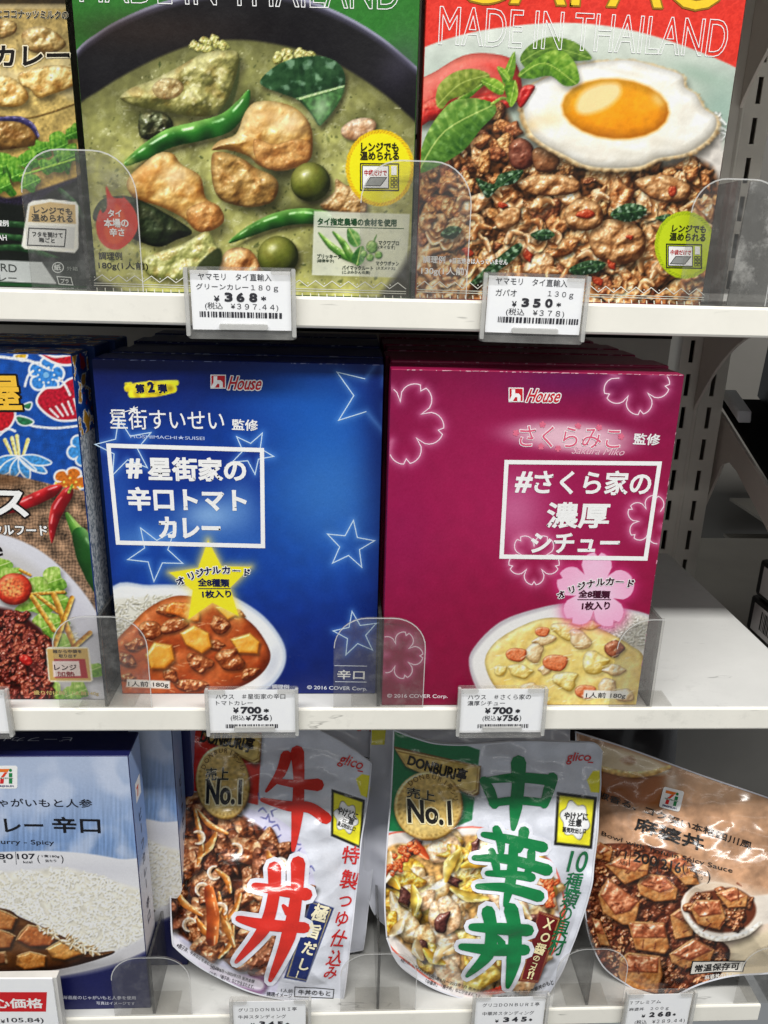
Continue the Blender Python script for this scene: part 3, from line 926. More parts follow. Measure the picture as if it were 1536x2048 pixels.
def sakura_pts(cx, cy, r, rot=0, n=7, sx=1., notch=.13):
    """outline of a five-petalled cherry blossom"""
    out = []
    for k in range(5):
        a0 = math.radians(rot+72*k)
        for t in np.linspace(-1, 1, n*2+1)[:-1]:
            a = a0+t*math.radians(36)
            rr = r*(.50+.50*max(1-abs(t)**2.0, 0)**.55)
            rr -= r*notch*max(0, 1-abs(t)/.13)
            out.append((cx+sx*rr*math.sin(a), cy-rr*math.cos(a)))
    return out

BLUE_STARS = [(742, 790, 82, 16), (504, 905, 44, 100), (250, 895, 60, 60), (312, 1105, 58, 40), (700, 1090, 50, 80), (712, 1268, 46, -10)]
PINK_FLOWERS = [(805, 845, 84, 30), (1272, 762, 68, 172), (1302, 1040, 50, -60), (1068, 1118, 52, 180), (798, 1310, 48, 20)]

def art_blue():
    cv = Canvas(170, 690, 780, 1420, (16, 50, 140))
    X, Y = cv.X, cv.Y
    cv.grad([(700, (8, 20, 74)), (760, (8, 30, 100)), (880, (12, 54, 142)), (1000, (15, 64, 154)), (1150, (16, 62, 154)), (1250, (11, 42, 126)), (1400, (8, 26, 96))], 0, 1, .02, 60, 3)
    cv.glow(655, 960, 130, 130, (70, 140, 212), .5)
    cv.glow(560, 800, 110, 70, (20, 92, 190), .6)
    cv.glow(660, 830, 90, 110, (34, 110, 204), .5)
    cv.glow(680, 1020, 100, 100, (70, 130, 204), .3)
    cv.glow(240, 960, 60, 100, (30, 84, 180), .6)
    cv.glow(200, 720, 120, 60, (6, 14, 60), .6)
    for (x, y, rx, ry) in ((200, 1000, 36, 260), (765, 900, 40, 260), (765, 1300, 60, 140)):
        cv.glow(x, y, rx, ry, (8, 24, 96), .55)
    # inside of the title frame
    fr = [(216, 888), (526, 898), (530, 1092), (232, 1088)]
    cv.setclip(np.array(fr, float))
    cv.grad([(890, (10, 40, 128)), (1000, (14, 54, 146)), (1090, (40, 92, 178))], 0, 1)
    cv.glow(420, 1030, 60, 34, (150, 190, 232), .8)
    cv.glow(480, 1010, 40, 50, (110, 160, 220), .5)
    cv.glow(300, 1080, 90, 24, (90, 140, 206), .5)
    cv.glow(240, 990, 30, 70, (50, 100, 186), .5)
    cv.setclip()
    for (x, y, r, a) in BLUE_STARS:
        p = np.array(star_pts(x, y, r, a))
        w = cv.win(p, 24)
        d = np.abs(sdf(cv.X[w], cv.Y[w], p))
        cv.put(w, C3(120, 180, 250), .42*np.exp(-(d/7)**1.3))
    # plate, rice, curry
    cv.fill([(180, 1400), (215, 1186), (300, 1170), (380, 1172), (450, 1186), (520, 1226), (562, 1276), (572, 1320), (552, 1362), (510, 1390), (400, 1420), (200, 1440)], (196, 206, 222), 1, 4)
    cv.fill([(180, 1400), (216, 1192), (300, 1176), (380, 1178), (450, 1194), (516, 1232), (556, 1278), (566, 1318), (546, 1356), (500, 1384), (400, 1410), (200, 1430)], (236, 238, 240), 1, 6)
    cv.glow(545, 1330, 14, 40, (190, 196, 210), .6, 20)
    ri = [(190, 1300), (216, 1208), (270, 1196), (340, 1192), (350, 1220), (260, 1280)]
    cv.fill(ri, (226, 224, 212), 1, 8)
    cv.rice(ri, 150, 8, 3.2, 4, (176, 172, 150), (222, 219, 204), (246, 244, 236))
    cu = [(180, 1420), (222, 1300), (262, 1250), (300, 1214), (350, 1192), (400, 1196), (450, 1210), (505, 1248), (535, 1290), (540, 1320), (520, 1350), (480, 1374), (420, 1392), (300, 1410)]
    p = smooth(cu)
    cv.shadow(p, -2, 2, 5, .3, (150, 90, 40))
    cv.chunk(p, (112, 36, 10), (172, 72, 26), (208, 112, 54), edge=.25, rough=.18, size=80, gloss=.2, sh=0, sm=False, seed=4, cvar=.08)
    rg = np.random.default_rng(5)
    MT = [((92, 32, 10), (154, 74, 32), (222, 152, 94)), ((100, 36, 12), (164, 82, 34), (230, 168, 106))]
    for (x, y, rx, ry, ro) in ((300, 1260, 26, 20, 20), (350, 1250, 28, 15, -20), (440, 1250, 22, 16, 30), (400, 1325, 30, 18, 20), (460, 1320, 30, 22, 10), (250, 1320, 26, 14, 20), (335, 1220, 24, 12, 10), (380, 1370, 34, 12, 0), (340, 1350, 18, 12, 30), (270, 1290, 20, 12, -20), (500, 1345, 20, 10, -20), (430, 1290, 16, 10, 0), (220, 1360, 20, 14, 0), (470, 1224, 20, 8, 25), (255, 1355, 16, 9, 0)):
        cv.chunk(ell(x, y, rx, ry, ro, 10, .12, int(x)), *MT[int(x) % 2], rough=.6, gloss=.6, gpow=22, seed=int(y), sh=.4)
    for (pts) in ([(334, 1212), (350, 1204), (392, 1212), (396, 1244), (350, 1230), (332, 1226)],):
        cv.chunk(pts, (150, 60, 12), (214, 112, 34), (250, 170, 84), rough=.15, gloss=.5, seed=7, edge=.4)
    for pts, s_ in (([(360, 1266), (388, 1250), (418, 1266), (424, 1294), (404, 1308), (372, 1290)], 1), ([(290, 1310), (308, 1284), (344, 1290), (350, 1320), (330, 1338), (302, 1338)], 2), ([(460, 1278), (500, 1266), (520, 1284), (516, 1308), (478, 1306)], 3), ([(430, 1214), (462, 1208), (480, 1226), (456, 1240)], 4)):
        cv.chunk(pts, (186, 98, 18), (234, 160, 48), (252, 212, 120), edge=.35, rough=.08, gloss=.6, gpow=26, seed=s_, sm=False, soft=4, cvar=.04)
    for _ in range(60):
        x, y = rg.uniform(230, 530), rg.uniform(1200, 1390)
        if sdf(np.array([x]), np.array([y]), p)[0] < -6:
            cv.strip([(x, y), (x+rg.uniform(4, 16), y+rg.uniform(-4, 4))], [1, .6], (226, 150, 100), (236, 176, 130), (250, 214, 180), 0, 0, n=2, alpha=.6)
    cv.fill([(190, 1400), (262, 1374), (300, 1392), (420, 1400), (600, 1420), (190, 1440)], (126, 44, 20), .0, 6)
    # yellow star with glow
    st = star_pts(422, 1166, 86, -4, .46)
    w = cv.win(np.array(st), 30)
    d = np.clip(sdf(cv.X[w], cv.Y[w], np.array(st)), 0, 1e9)
    cv.put(w, C3(250, 226, 120), .65*np.exp(-(d/9)**1.4))
    cv.fill(st, (248, 226, 40), 1, 1.6, sm=False)
    # brush swash behind the series number
    for pts, wd in (([(256, 776), (300, 772), (352, 766)], [8, 10, 6]), ([(264, 788), (310, 784), (346, 778)], [8, 10, 8]), ([(252, 768), (262, 766)], [3, 2])):
        cv.strip(pts, wd, (236, 206, 30), (246, 222, 44), (250, 232, 70), 0, 0, n=4)
    cv.fill([(254, 1358), (340, 1362), (340, 1378), (252, 1374)], (238, 234, 228), .96, 3, sm=False)
    return cv

def art_pink():
    cv = Canvas(745, 725, 1400, 1440, (150, 18, 76))
    X, Y = cv.X, cv.Y
    cv.grad([(740, (116, 12, 58)), (800, (128, 13, 64)), (1000, (150, 15, 66)), (1400, (132, 12, 54))], 0, 1, .015, 60, 3)
    cv.glow(1120, 760, 120, 34, (86, 18, 84), .7)
    cv.glow(1010, 1010, 200, 150, (178, 44, 104), .35)
    cv.glow(800, 1060, 80, 150, (142, 18, 84), .4)
    cv.glow(1000, 860, 160, 120, (162, 26, 82), .5)
    fr = [(1010, 922), (1322, 930), (1294, 1120), (1000, 1114)]
    cv.setclip(np.array(fr, float))
    cv.glow(1150, 1010, 200, 110, (158, 26, 84), .6)
    cv.glow(1030, 1020, 60, 70, (214, 130, 172), .65)
    cv.setclip()
    for (x, y, r, a) in PINK_FLOWERS:
        p = np.array(sakura_pts(x, y, r, a))
        w = cv.win(p, 26)
        d = np.abs(sdf(cv.X[w], cv.Y[w], p))
        cv.put(w, C3(250, 190, 216), .45*np.exp(-(d/8)**1.3))
    # glow behind the pink logotype
    cv.glow(1140, 872, 128, 30, (250, 226, 232), .8, 3, 4)
    cv.glow(1190, 896, 70, 14, (250, 226, 232), .5, 3, 3)
    # plate + stew
    cv.fill([(938, 1330), (950, 1292), (1000, 1244), (1070, 1218), (1140, 1206), (1220, 1212), (1300, 1230), (1340, 1260), (1340, 1460), (1010, 1440), (960, 1390)], (190, 184, 190), 1, 3)
    cv.fill([(944, 1330), (958, 1294), (1006, 1250), (1074, 1224), (1140, 1212), (1220, 1217), (1296, 1236), (1330, 1270), (1330, 1460), (1012, 1430), (966, 1384)], (232, 230, 228), 1, 6)
    cv.grad([(1215, (216, 212, 202)), (1300, (190, 184, 170))], 0, 1, .06, 10, 4, [(1160, 1240), (1200, 1222), (1300, 1238), (1310, 1300), (1220, 1280)], soft=10)
    cv.rice([(1170, 1244), (1210, 1226), (1290, 1240), (1296, 1290), (1230, 1280)], 90, 7, 3, 4, (160, 156, 140), (206, 204, 192), (236, 234, 226))
    st = [(970, 1330), (985, 1290), (1030, 1258), (1090, 1236), (1150, 1240), (1210, 1262), (1260, 1290), (1290, 1320), (1300, 1420), (1060, 1416), (1000, 1386)]
    p = smooth(st)
    cv.chunk(p, (190, 148, 64), (232, 206, 116), (246, 230, 162), edge=.2, rough=.2, size=70, gloss=.12, sh=0, sm=False, seed=4, cvar=.05)
    PT = ((186, 150, 56), (234, 212, 128), (252, 240, 190))
    CK = ((176, 138, 86), (226, 198, 148), (248, 232, 204))
    CA = ((150, 60, 24), (214, 110, 60), (246, 172, 128))
    for (x, y, rx, ry, ro, c_) in ((1130, 1262, 30, 16, 10, PT), (1160, 1278, 24, 18, 40, CK), (1070, 1306, 18, 20, 10, CK), (1090, 1280, 26, 10, -10, CK), (1040, 1342, 26, 14, 0, PT), (1190, 1326, 26, 22, 20, PT), (1130, 1362, 26, 18, 0, PT), (1214, 1372, 20, 18, 0, CK), (1060, 1376, 24, 12, 0, CK), (1230, 1340, 20, 12, 0, CK), (1000, 1340, 14, 10, 0, PT), (1180, 1250, 20, 10, 0, PT), (1090, 1340, 14, 10, 0, CK), (1250, 1390, 18, 14, 0, CK)):
        cv.chunk(ell(x, y, rx, ry, ro, 10, .12, int(x)), *c_, rough=.35, gloss=.3, seed=int(x), sh=.22, cvar=.05)
    for (x, y, r, ro) in ((1032, 1310, 20, 0), (1110, 1326, 24, -10), (1084, 1264, 14, 10), (1170, 1384, 20, 20)):
        cv.chunk([(x-r, y-r*.3), (x-r*.3, y-r*.7), (x+r, y-r*.5), (x+r*.9, y+r*.3), (x+r*.3, y+r*.7), (x-r*.8, y+r*.4)], *CA, edge=.4, rough=.15, gloss=.35, seed=int(x), sh=.25)
    cv.chunk(ell(1228, 1297, 20, 18, 0, 9, .06, 3), (96, 40, 22), (160, 84, 52), (206, 140, 104), gloss=.3, seed=4, sh=.3)
    rg = np.random.default_rng(5)
    for _ in range(70):
        x, y = rg.uniform(975, 1290), rg.uniform(1250, 1410)
        if sdf(np.array([x]), np.array([y]), p)[0] < -8:
            cv.strip([(x, y), (x+rg.uniform(5, 18), y-rg.uniform(0, 8))], [1.2, .6], (250, 238, 190), (252, 244, 208), (255, 250, 226), 0, 0, n=2, alpha=.6)
    # blossom badge
    bl = np.array(sakura_pts(1190, 1182, 78, 4, 7, 1.02, .12))
    w = cv.win(bl, 30)
    d = np.clip(sdf(cv.X[w], cv.Y[w], bl), 0, 1e9)
    cv.put(w, C3(214, 60, 130), .6*np.exp(-(d/12)**1.4))
    cv.fill(bl, (236, 170, 204), 1, 1.6, sm=False)
    cv.setclip(bl)
    cv.glow(1190, 1190, 50, 40, (250, 214, 232), .8)
    cv.glow(1190, 1130, 30, 20, (246, 198, 224), .6)
    cv.setclip()
    cv.fill([(1168, 1380), (1256, 1382), (1252, 1398), (1166, 1396)], (240, 236, 230), .96, 3, sm=False)
    return cv

def art_chili():
    cv = Canvas(-60, 680, 230, 1430, (20, 74, 160))
    X, Y = cv.X, cv.Y
    cv.img *= (1+.06*nz(X, Y, 3, 3)+.05*nz(X, Y, 30, 4))[..., None]
    def outl(pts, col, wcol=(236, 236, 236), g=4.5, var=.08, sm=True):
        p = smooth(pts) if sm else np.asarray(pts, float)
        w = cv.win(p, g+4)
        if w is None: return
        s = sdf(cv.X[w], cv.Y[w], p)
        cv.put(w, C3(*wcol), np.clip(.5-(s-g)/2, 0, 1))
        c = C3(*col)*(1+var*nz(cv.X[w], cv.Y[w], 12, 3))[..., None]
        cv.put(w, c, np.clip(.5-s/2, 0, 1))
    # textile print: blossoms, fans, leaves
    outl(sakura_pts(92, 750, 34, 10, 5, 1, .0), (52, 128, 206))
    for k in range(10):
        cv.fill(ell(92+16*math.cos(k*.63), 750+16*math.sin(k*.63), 2.2, 2.2), (244, 244, 230), sm=False)
    cv.fill(ell(92, 750, 6, 6), (120, 180, 226), sm=False)
    outl([(76, 806), (90, 780), (120, 776), (140, 760), (176, 756), (190, 790), (186, 826), (150, 838), (110, 836)], (178, 22, 44))
    for k in range(7):
        cv.strip([(100+12*k, 818-5*k), (116+10*k, 834-2*k)], [2, 2], (236, 236, 236), (236, 236, 236), (236, 236, 236), 0, 0, n=1)
    outl([(-20, 830), (10, 812), (28, 826), (20, 850), (0, 862), (-30, 850)], (186, 24, 36))
    outl([(80, 706), (110, 716), (146, 712), (150, 724), (130, 728), (106, 722)], (186, 24, 40), g=5)
    outl([(30, 712), (52, 708), (46, 720)], (214, 170, 40), g=4)
    cv.strip([(-20, 712), (20, 716), (60, 722), (100, 740)], [3, 3, 3, 2], (236, 236, 236), (236, 236, 236), (236, 236, 236), 0, 0)
    for pts in ([(40, 832), (60, 850), (110, 856), (170, 850)], [(140, 790), (130, 770), (118, 756)], [(66, 742), (56, 752), (50, 772)], [(0, 870), (14, 858), (30, 862)]):
        cv.strip(pts, [2.5]*len(pts), (236, 236, 236), (236, 236, 236), (236, 236, 236), 0, 0)
    outl([(34, 834), (52, 836), (66, 844), (52, 850), (38, 846)], (36, 110, 70), g=3)
    outl([(46, 812), (62, 806), (58, 818)], (36, 110, 70), g=3)
    for (a, b) in (((10, 880), (26, 914)), ((34, 872), (38, 912)), ((56, 880), (46, 912)), ((24, 876), (32, 910))):
        cv.strip([a, b], [4, 3], (222, 196, 90), (240, 226, 150), (250, 244, 200), 0, 0, n=1)
    for ang, ln in ((-80, 60), (-50, 60), (-20, 50), (20, 50), (60, 60), (95, 62), (130, 40)):
        a = math.radians(ang)
        c_ = np.array([40., 915.])
        t = c_+np.array([math.sin(a), abs(math.cos(a))*.8+.1])*ln
        m = (c_+t)/2+np.array([math.cos(a), -math.sin(a)])*9
        m2 = (c_+t)/2-np.array([math.cos(a), -math.sin(a)])*9
        outl([c_, m, t, m2], (60, 140, 206), g=3)
    outl(sakura_pts(166, 900, 30, 40, 5, 1, 0), (60, 140, 210), g=4)
    outl(sakura_pts(140, 964, 28, 20, 5, 1.2, 0), (202, 108, 30), g=4)
    for (x, y) in ((128, 964), (140, 956), (152, 964), (146, 974), (132, 974), (112, 966), (160, 974)):
        cv.fill(ell(x, y, 2.4, 2.4), (246, 220, 90), sm=False)
    # burlap cloth
    bl = [(-60, 945), (0, 948), (60, 958), (110, 970), (172, 982), (240, 990), (240, 1440), (-60, 1440)]
    wv = .5+.5*np.sin(X*.95+1.2*nz(X, Y, 30, 7))*.5+.5*np.sin(Y*.95+1.2*nz(X, Y, 30, 8))*.5
    col = C3(150, 118, 92)*(.62+.55*wv+.14*nz(X, Y, 40, 9))[..., None]
    cv.put((slice(0, cv.h), slice(0, cv.w)), np.clip(col, 0, 1), np.clip(.5-sdf(X, Y, smooth(bl))/3, 0, 1))
    cv.glow(10, 960, 40, 14, (96, 62, 34), .7)
    # chillies
    cv.strip([(-10, 1026), (30, 1014), (70, 998), (104, 982), (120, 974)], [4, 11, 13, 12, 5], (90, 8, 14), (164, 16, 26), (222, 70, 66), .5, .5, 3)
    cv.strip([(104, 1084), (106, 1050), (116, 1016), (134, 988), (140, 978)], [2, 9, 14, 12, 5], (84, 6, 12), (150, 14, 24), (210, 60, 56), .45, .5, 4)
    cv.strip([(138, 984), (144, 970)], [3, 2], (90, 120, 40), (130, 160, 60), (180, 200, 100), 0, 0)
    cv.strip([(134, 1028), (150, 1056), (166, 1080)], [4, 11, 18], (50, 100, 30), (104, 156, 62), (170, 200, 110), .2, .4, 5)
    cv.strip([(160, 1070), (176, 1110), (192, 1150), (204, 1190)], [16, 24, 22, 10], (14, 50, 14), (36, 92, 34), (120, 168, 96), .4, .5, 6)
    # plate and toppings
    cv.fill([(-60, 1066), (0, 1068), (60, 1090), (110, 1124), (160, 1176), (196, 1230), (212, 1280), (216, 1440), (-60, 1440)], (214, 214, 222), 1, 4)
    cv.glow(150, 1230, 30, 90, (196, 194, 206), .7, -35)
    cv.fill([(-60, 1100), (20, 1104), (80, 1140), (130, 1200), (150, 1300), (120, 1440), (-60, 1440)], (190, 186, 182), .6, 18)
    cv.rice([(40, 1150), (90, 1180), (150, 1260), (160, 1300), (120, 1290)], 70, 7, 3, 5)
    for (x, y, r) in ((0, 1130, 26), (20, 1150, 26), (90, 1180, 32), (110, 1160, 26), (80, 1210, 34), (120, 1200, 22), (100, 1250, 30), (130, 1290, 26), (150, 1320, 26), (180, 1340, 26), (150, 1385, 30), (110, 1390, 26)):
        cv.leaf(ell(x, y, r, r*.7, x % 80, 11, .22, int(x)), [(x-r*.7, y+r*.3), (x+r*.7, y-r*.2)], (60, 110, 20), (128, 174, 56), (202, 222, 130), int(x), .4, 4, .1, (214, 226, 160), 1.2, 14, .14)
    cv.chunk(ell(28, 1178, 36, 32), (120, 20, 10), (204, 52, 30), (240, 120, 80), edge=.5, rough=.2, gloss=.35, seed=5)
    cv.fill(ell(24, 1176, 24, 20), (222, 116, 66), .7, 5, var=.2, size=10)
    cv.specks(ell(24, 1176, 22, 18), 30, 1.5, 3, (244, 190, 110), .8, 3)
    PALM = [((34, 6, 4), (102, 26, 18), (176, 76, 56)), ((44, 10, 6), (122, 38, 24), (200, 108, 78)), ((26, 4, 4), (84, 18, 14), (150, 60, 46))]
    heap = [(-60, 1230), (-20, 1214), (30, 1222), (60, 1240), (90, 1270), (104, 1310), (100, 1350), (96, 1420), (-60, 1420)]
    cv.fill(heap, (60, 12, 10), 1, 8)
    cv.pile(heap, 170, 7, 14, PALM, 8, .2, 1.6, .8, .5, 16, .5)
    cv.chunk(ell(52, 1320, 15, 10, 30), (120, 10, 8), (186, 22, 18), (232, 80, 60), gloss=.4, seed=4)
    for (a, b, w_) in (((64, 1188), (128, 1184), 3), ((64, 1194), (108, 1260), 5), ((76, 1192), (120, 1226), 4), ((108, 1190), (148, 1290), 6), ((144, 1196), (110, 1290), 5), ((180, 1266), (130, 1310), 5), ((40, 1140), (60, 1150), 3)):
        cv.strip([a, b], [w_, w_], (150, 90, 20), (216, 158, 56), (244, 206, 120), .15, .5, 3, n=1)
    # sticker
    stk = [(92, 1298), (96, 1294), (174, 1294), (178, 1298), (186, 1360), (182, 1364), (102, 1364), (97, 1360)]
    cv.fill(stk, (240, 230, 206), 1, 2, sm=False)
    cv.fill([(94, 1298), (175, 1297), (182, 1361), (100, 1361)], (208, 172, 98), 1, 2, sm=False)
    cv.fill([(108, 1318), (170, 1318), (176, 1356), (110, 1356)], (172, 24, 36), 1, 2, sm=False)
    cv.fill([(105, 1322), (158, 1322), (162, 1352), (107, 1354)], (236, 216, 210), 1, 2, sm=False)
    return cv
def art_beef():
    cv = Canvas(-140, 1460, 320, 2060, (120, 156, 208))
    X, Y = cv.X, cv.Y
    st = np.clip(nz(X*6, Y*.35, 60, 5), -2, 2)
    f = np.clip((Y-1540)/150, 0, 1)
    c = C3(172, 186, 212)*(1-f[..., None])+C3(120, 150, 196)*f[..., None]
    cl = np.clip(nz(X, Y, 130, 8)*.6, 0, 1)
    c = c*(1+.055*st*f)[..., None]
    c = c*(1-cl[..., None]*.6)+C3(206, 214, 232)*(cl[..., None]*.6)
    cv.img[:] = np.clip(c, 0, 1)
    cv.glow(40, 1600, 60, 40, (200, 212, 236), .6)
    # plate
    pl = [(-160, 1712), (0, 1704), (100, 1702), (180, 1708), (240, 1718), (320, 1730), (340, 1870), (290, 1902), (220, 1930), (120, 1952), (0, 1966), (-160, 1970)]
    cv.fill([(-160, 1940), (60, 1950), (200, 1926), (320, 1880), (330, 2080), (-160, 2080)], (20, 24, 84), 1, 2, sm=False)
    cv.fill(pl, (226, 226, 230), 1, 3)
    cv.glow(180, 1740, 150, 22, (206, 206, 214), .6)
    cv.fill([(-160, 1940), (0, 1944), (120, 1932), (220, 1908), (300, 1872), (320, 1890), (220, 1936), (120, 1956), (0, 1968), (-160, 1974)], (198, 196, 200), .6, 8)
    ri = [(-160, 1760), (-40, 1748), (60, 1742), (120, 1736), (180, 1748), (240, 1768), (290, 1790), (292, 1860), (250, 1890), (180, 1910), (100, 1860), (20, 1820), (-160, 1810)]
    cv.fill(smooth(ri), (232, 228, 214), 1, 10, sm=False, var=.04, size=40)
    cv.rice(ri, 700, 8.5, 3.6, 4, (222, 216, 196), (243, 241, 232), (255, 255, 253), .09)
    cu = [(-160, 1806), (0, 1816), (40, 1834), (90, 1856), (140, 1880), (180, 1904), (228, 1902), (210, 1914), (120, 1938), (0, 1950), (-160, 1950)]
    cv.chunk(smooth(cu), (40, 18, 6), (78, 42, 14), (120, 74, 32), edge=.3, rough=.2, size=70, gloss=.25, sh=.2, sm=False, seed=4, cvar=.06)
    for pts, pal, s_ in (([(32, 1880), (56, 1850), (100, 1862), (116, 1876), (100, 1892), (60, 1894)], ((84, 36, 10), (160, 82, 32), (206, 140, 84)), 1), ([(92, 1898), (126, 1880), (152, 1886), (166, 1908), (130, 1920), (104, 1916)], ((120, 66, 14), (196, 132, 56), (240, 198, 126)), 2), ([(34, 1912), (60, 1904), (92, 1912), (90, 1934), (50, 1940), (32, 1930)], ((104, 52, 12), (176, 108, 40), (222, 168, 96)), 3), ([(-40, 1826), (-6, 1818), (34, 1836), (24, 1860), (-20, 1862)], ((90, 44, 12), (164, 96, 40), (222, 164, 104)), 4), ([(-40, 1872), (0, 1860), (30, 1872), (20, 1896), (-30, 1900)], ((84, 40, 12), (150, 86, 36), (212, 154, 96)), 5), ([(-20, 1910), (10, 1904), (12, 1926), (-16, 1930)], ((60, 24, 8), (110, 58, 26), (180, 120, 76)), 6)):
        cv.chunk(pts, *pal, edge=.3, rough=.12, gloss=.4, gpow=20, seed=s_, sh=.6, sm=False, soft=3, cvar=.08)
        q = np.array(pts, float)
        cv.strip([q[0], q[1], q[2]], [1.2, 1.8, 1.2], (230, 190, 130), (244, 214, 160), (252, 234, 196), 0, 0, n=2, alpha=.6)
        cv.fill(np.array([q[0], q[-1], (q[0]+q[-1])/2+(q.mean(0)-q[0])*.35]), (60, 26, 8), .5, 6, sm=False)
    cv.rice([(60, 1848), (160, 1880), (200, 1906), (180, 1912), (110, 1876)], 40, 9, 3.6, 7, (150, 110, 60), (226, 212, 180), (252, 248, 236), .4)
    return cv

def art_beef_side(cv=None):
    return None

def art_gyudon():
    cv = Canvas(320, 1440, 770, 2040, (208, 211, 221))
    X, Y = cv.X, cv.Y
    cv.img *= (1+.015*nz(X, Y, 60, 3))[..., None]
    # red corner
    cv.fill([(380, 1440), (524, 1440), (522, 1500), (516, 1610), (380, 1580)], (206, 44, 30), 1, 2, sm=False)
    # bowl
    bowl = [(300, 1600), (370, 1580), (430, 1600), (500, 1618), (560, 1640), (600, 1680), (624, 1740), (634, 1800), (628, 1850), (600, 1910), (560, 1960), (540, 1990), (430, 1980), (380, 1950), (340, 1900), (300, 1860)]
    cv.fill(bowl, (206, 204, 226), 1, 3)
    rg = np.random.default_rng(4)
    for k in range(46):
        a = rg.uniform(-1.2, 1.3)
        x, y = 470+rg.uniform(110, 160)*math.cos(a), 1770+rg.uniform(130, 190)*math.sin(a)
        d = rg.uniform(0, 6.28)
        cv.strip([(x, y), (x+10*math.cos(d), y+10*math.sin(d)), (x+16*math.cos(d+.8), y+16*math.sin(d+.8))], [1.5, 2, 1], (60, 60, 130), (80, 84, 150), (120, 120, 180), 0, 0, n=2, alpha=.8)
    fd = [(300, 1620), (360, 1585), (420, 1596), (500, 1640), (560, 1690), (580, 1740), (592, 1790), (588, 1850), (560, 1910), (520, 1936), (470, 1930), (400, 1895), (360, 1870), (330, 1850), (300, 1830)]
    p = smooth(fd)
    cv.fill(p, (92, 40, 18), 1, 6, sm=False, var=.2)
    MT = [((50, 20, 8), (126, 66, 34), (206, 146, 104)), ((62, 26, 10), (148, 82, 44), (222, 168, 122)), ((40, 14, 6), (104, 48, 24), (182, 116, 80)), ((80, 34, 12), (168, 96, 52), (232, 186, 140))]
    cv.pile(fd, 60, 18, 38, MT, 5, .2, 2.2, .9, .35, 16, .6)
    cv.pile(fd, 34, 18, 38, MT, 6, .2, 2.6, .9, .45, 16, .6)
    ON = ((150, 78, 20), (214, 140, 62), (250, 214, 160))
    for k in range(20):
        x, y = rg.uniform(340, 580), rg.uniform(1640, 1910)
        if sdf(np.array([x]), np.array([y]), p)[0] > -10: continue
        a = rg.uniform(.6, 2.2)
        L = rg.uniform(14, 44)
        b = a+rg.uniform(-.6, .6)
        cv.strip([(x-L*math.cos(a), y-L*math.sin(a)), (x, y), (x+L*math.cos(b), y+L*math.sin(b))], [3, rg.uniform(5, 9), 3], *ON, .5, .4, k, tone=rg.uniform(-.25, .05))
    for (x, y) in ((395, 1675), (430, 1745), (440, 1820), (500, 1770), (405, 1780), (470, 1700), (380, 1850), (560, 1730), (520, 1850), (545, 1800), (430, 1870)):
        a = rg.uniform(0, 6)
        cv.strip([(x+12*math.cos(a+t), y+12*math.sin(a+t)) for t in np.linspace(0, 4, 7)], [2, 3, 4, 4, 4, 3, 2], (190, 150, 110), (232, 206, 176), (252, 242, 226), .4, .4, int(x))
    cv.strip([(418, 1780), (426, 1830), (424, 1880)], [10, 13, 12], (120, 40, 10), (180, 80, 26), (222, 130, 66), .4, .4, 3)
    # purple foot of the bowl
    cv.fill([(400, 1925), (470, 1950), (540, 1950), (540, 1966), (500, 2000), (400, 1960)], (130, 92, 132), .8, 8)
    cv.fill([(340, 1905), (400, 1950), (470, 1975), (520, 1992), (470, 2010), (380, 1980), (330, 1930)], (126, 66, 70), .55, 10)
    cv.fill([(330, 1860), (400, 1912), (470, 1946), (524, 1962), (514, 1980), (420, 1950), (330, 1905)], (222, 220, 228), .85, 6)
    badge(cv, 446, 1566, 54, 74, -8, (404, 1440), (524, 1468))
    warn(cv, [(663, 1578), (730, 1600), (722, 1698), (662, 1672)], (692, 1635), 22, 8)
    cv.fill([(712, 1558), (724, 1548), (742, 1552), (740, 1598), (722, 1590)], (230, 222, 40), 1, 2, sm=False)
    tagbox(cv, [(622, 1800), (668, 1816), (612, 1964), (568, 1956)], (24, 40, 100), (196, 178, 120))
    return cv

def badge(cv, x, y, rx, ry, rot, p0, p1):
    """gold oval seal under a gold name plate"""
    G = ((112, 78, 24), (196, 162, 84), (240, 220, 158))
    q = [(p0[0]-14, p0[1]), (p1[0], p1[1]), (p1[0]-4, p1[1]+56), (p1[0]-14, p1[1]+62), (p0[0]+10, p0[1]+40)]
    cv.shadow(np.array(q, float), 2, 5, 6, .5)
    cv.fill(q, (110, 76, 26), 1, 2, sm=False)
    c = np.mean(q, 0)
    cv.fill(c+(np.array(q)-c)*(.96, .9), (226, 206, 140), 1, 2, sm=False)
    cv.fill(c+(np.array(q)-c)*(.93, .84), (150, 112, 46), 1, 2, sm=False)
    cv.grad([(p0[1], (200, 170, 90)), (p1[1]+60, (226, 200, 124))], 0, 1, .05, 30, 3, c+(np.array(q)-c)*(.9, .78), sm=False)
    e = ell(x, y, rx, ry, rot, 40)
    cv.shadow(e, 2, 8, 8, .6)
    cv.chunk(e, *G, edge=.12, rough=.1, size=26, gloss=.35, sh=0, sm=False, seed=3, cvar=.06)
    cv.fill(ell(x, y, rx*.9, ry*.9, rot, 40), (206, 174, 98), .9, 4, sm=False, var=.07, size=16)
    for k in range(40):
        a = 2*math.pi*k/40
        ee = ell(x, y, rx*.86, ry*.86, rot, 40)[k]
        if not (-2.6 < a-2*math.pi < -.5):
            cv.fill(ell(ee[0], ee[1], 3, 2, k*9), (150, 114, 50), .6, 2, sm=False)
    cv.glow(x-rx*.2, y+ry*.55, rx*.5, ry*.2, (240, 220, 150), .5)

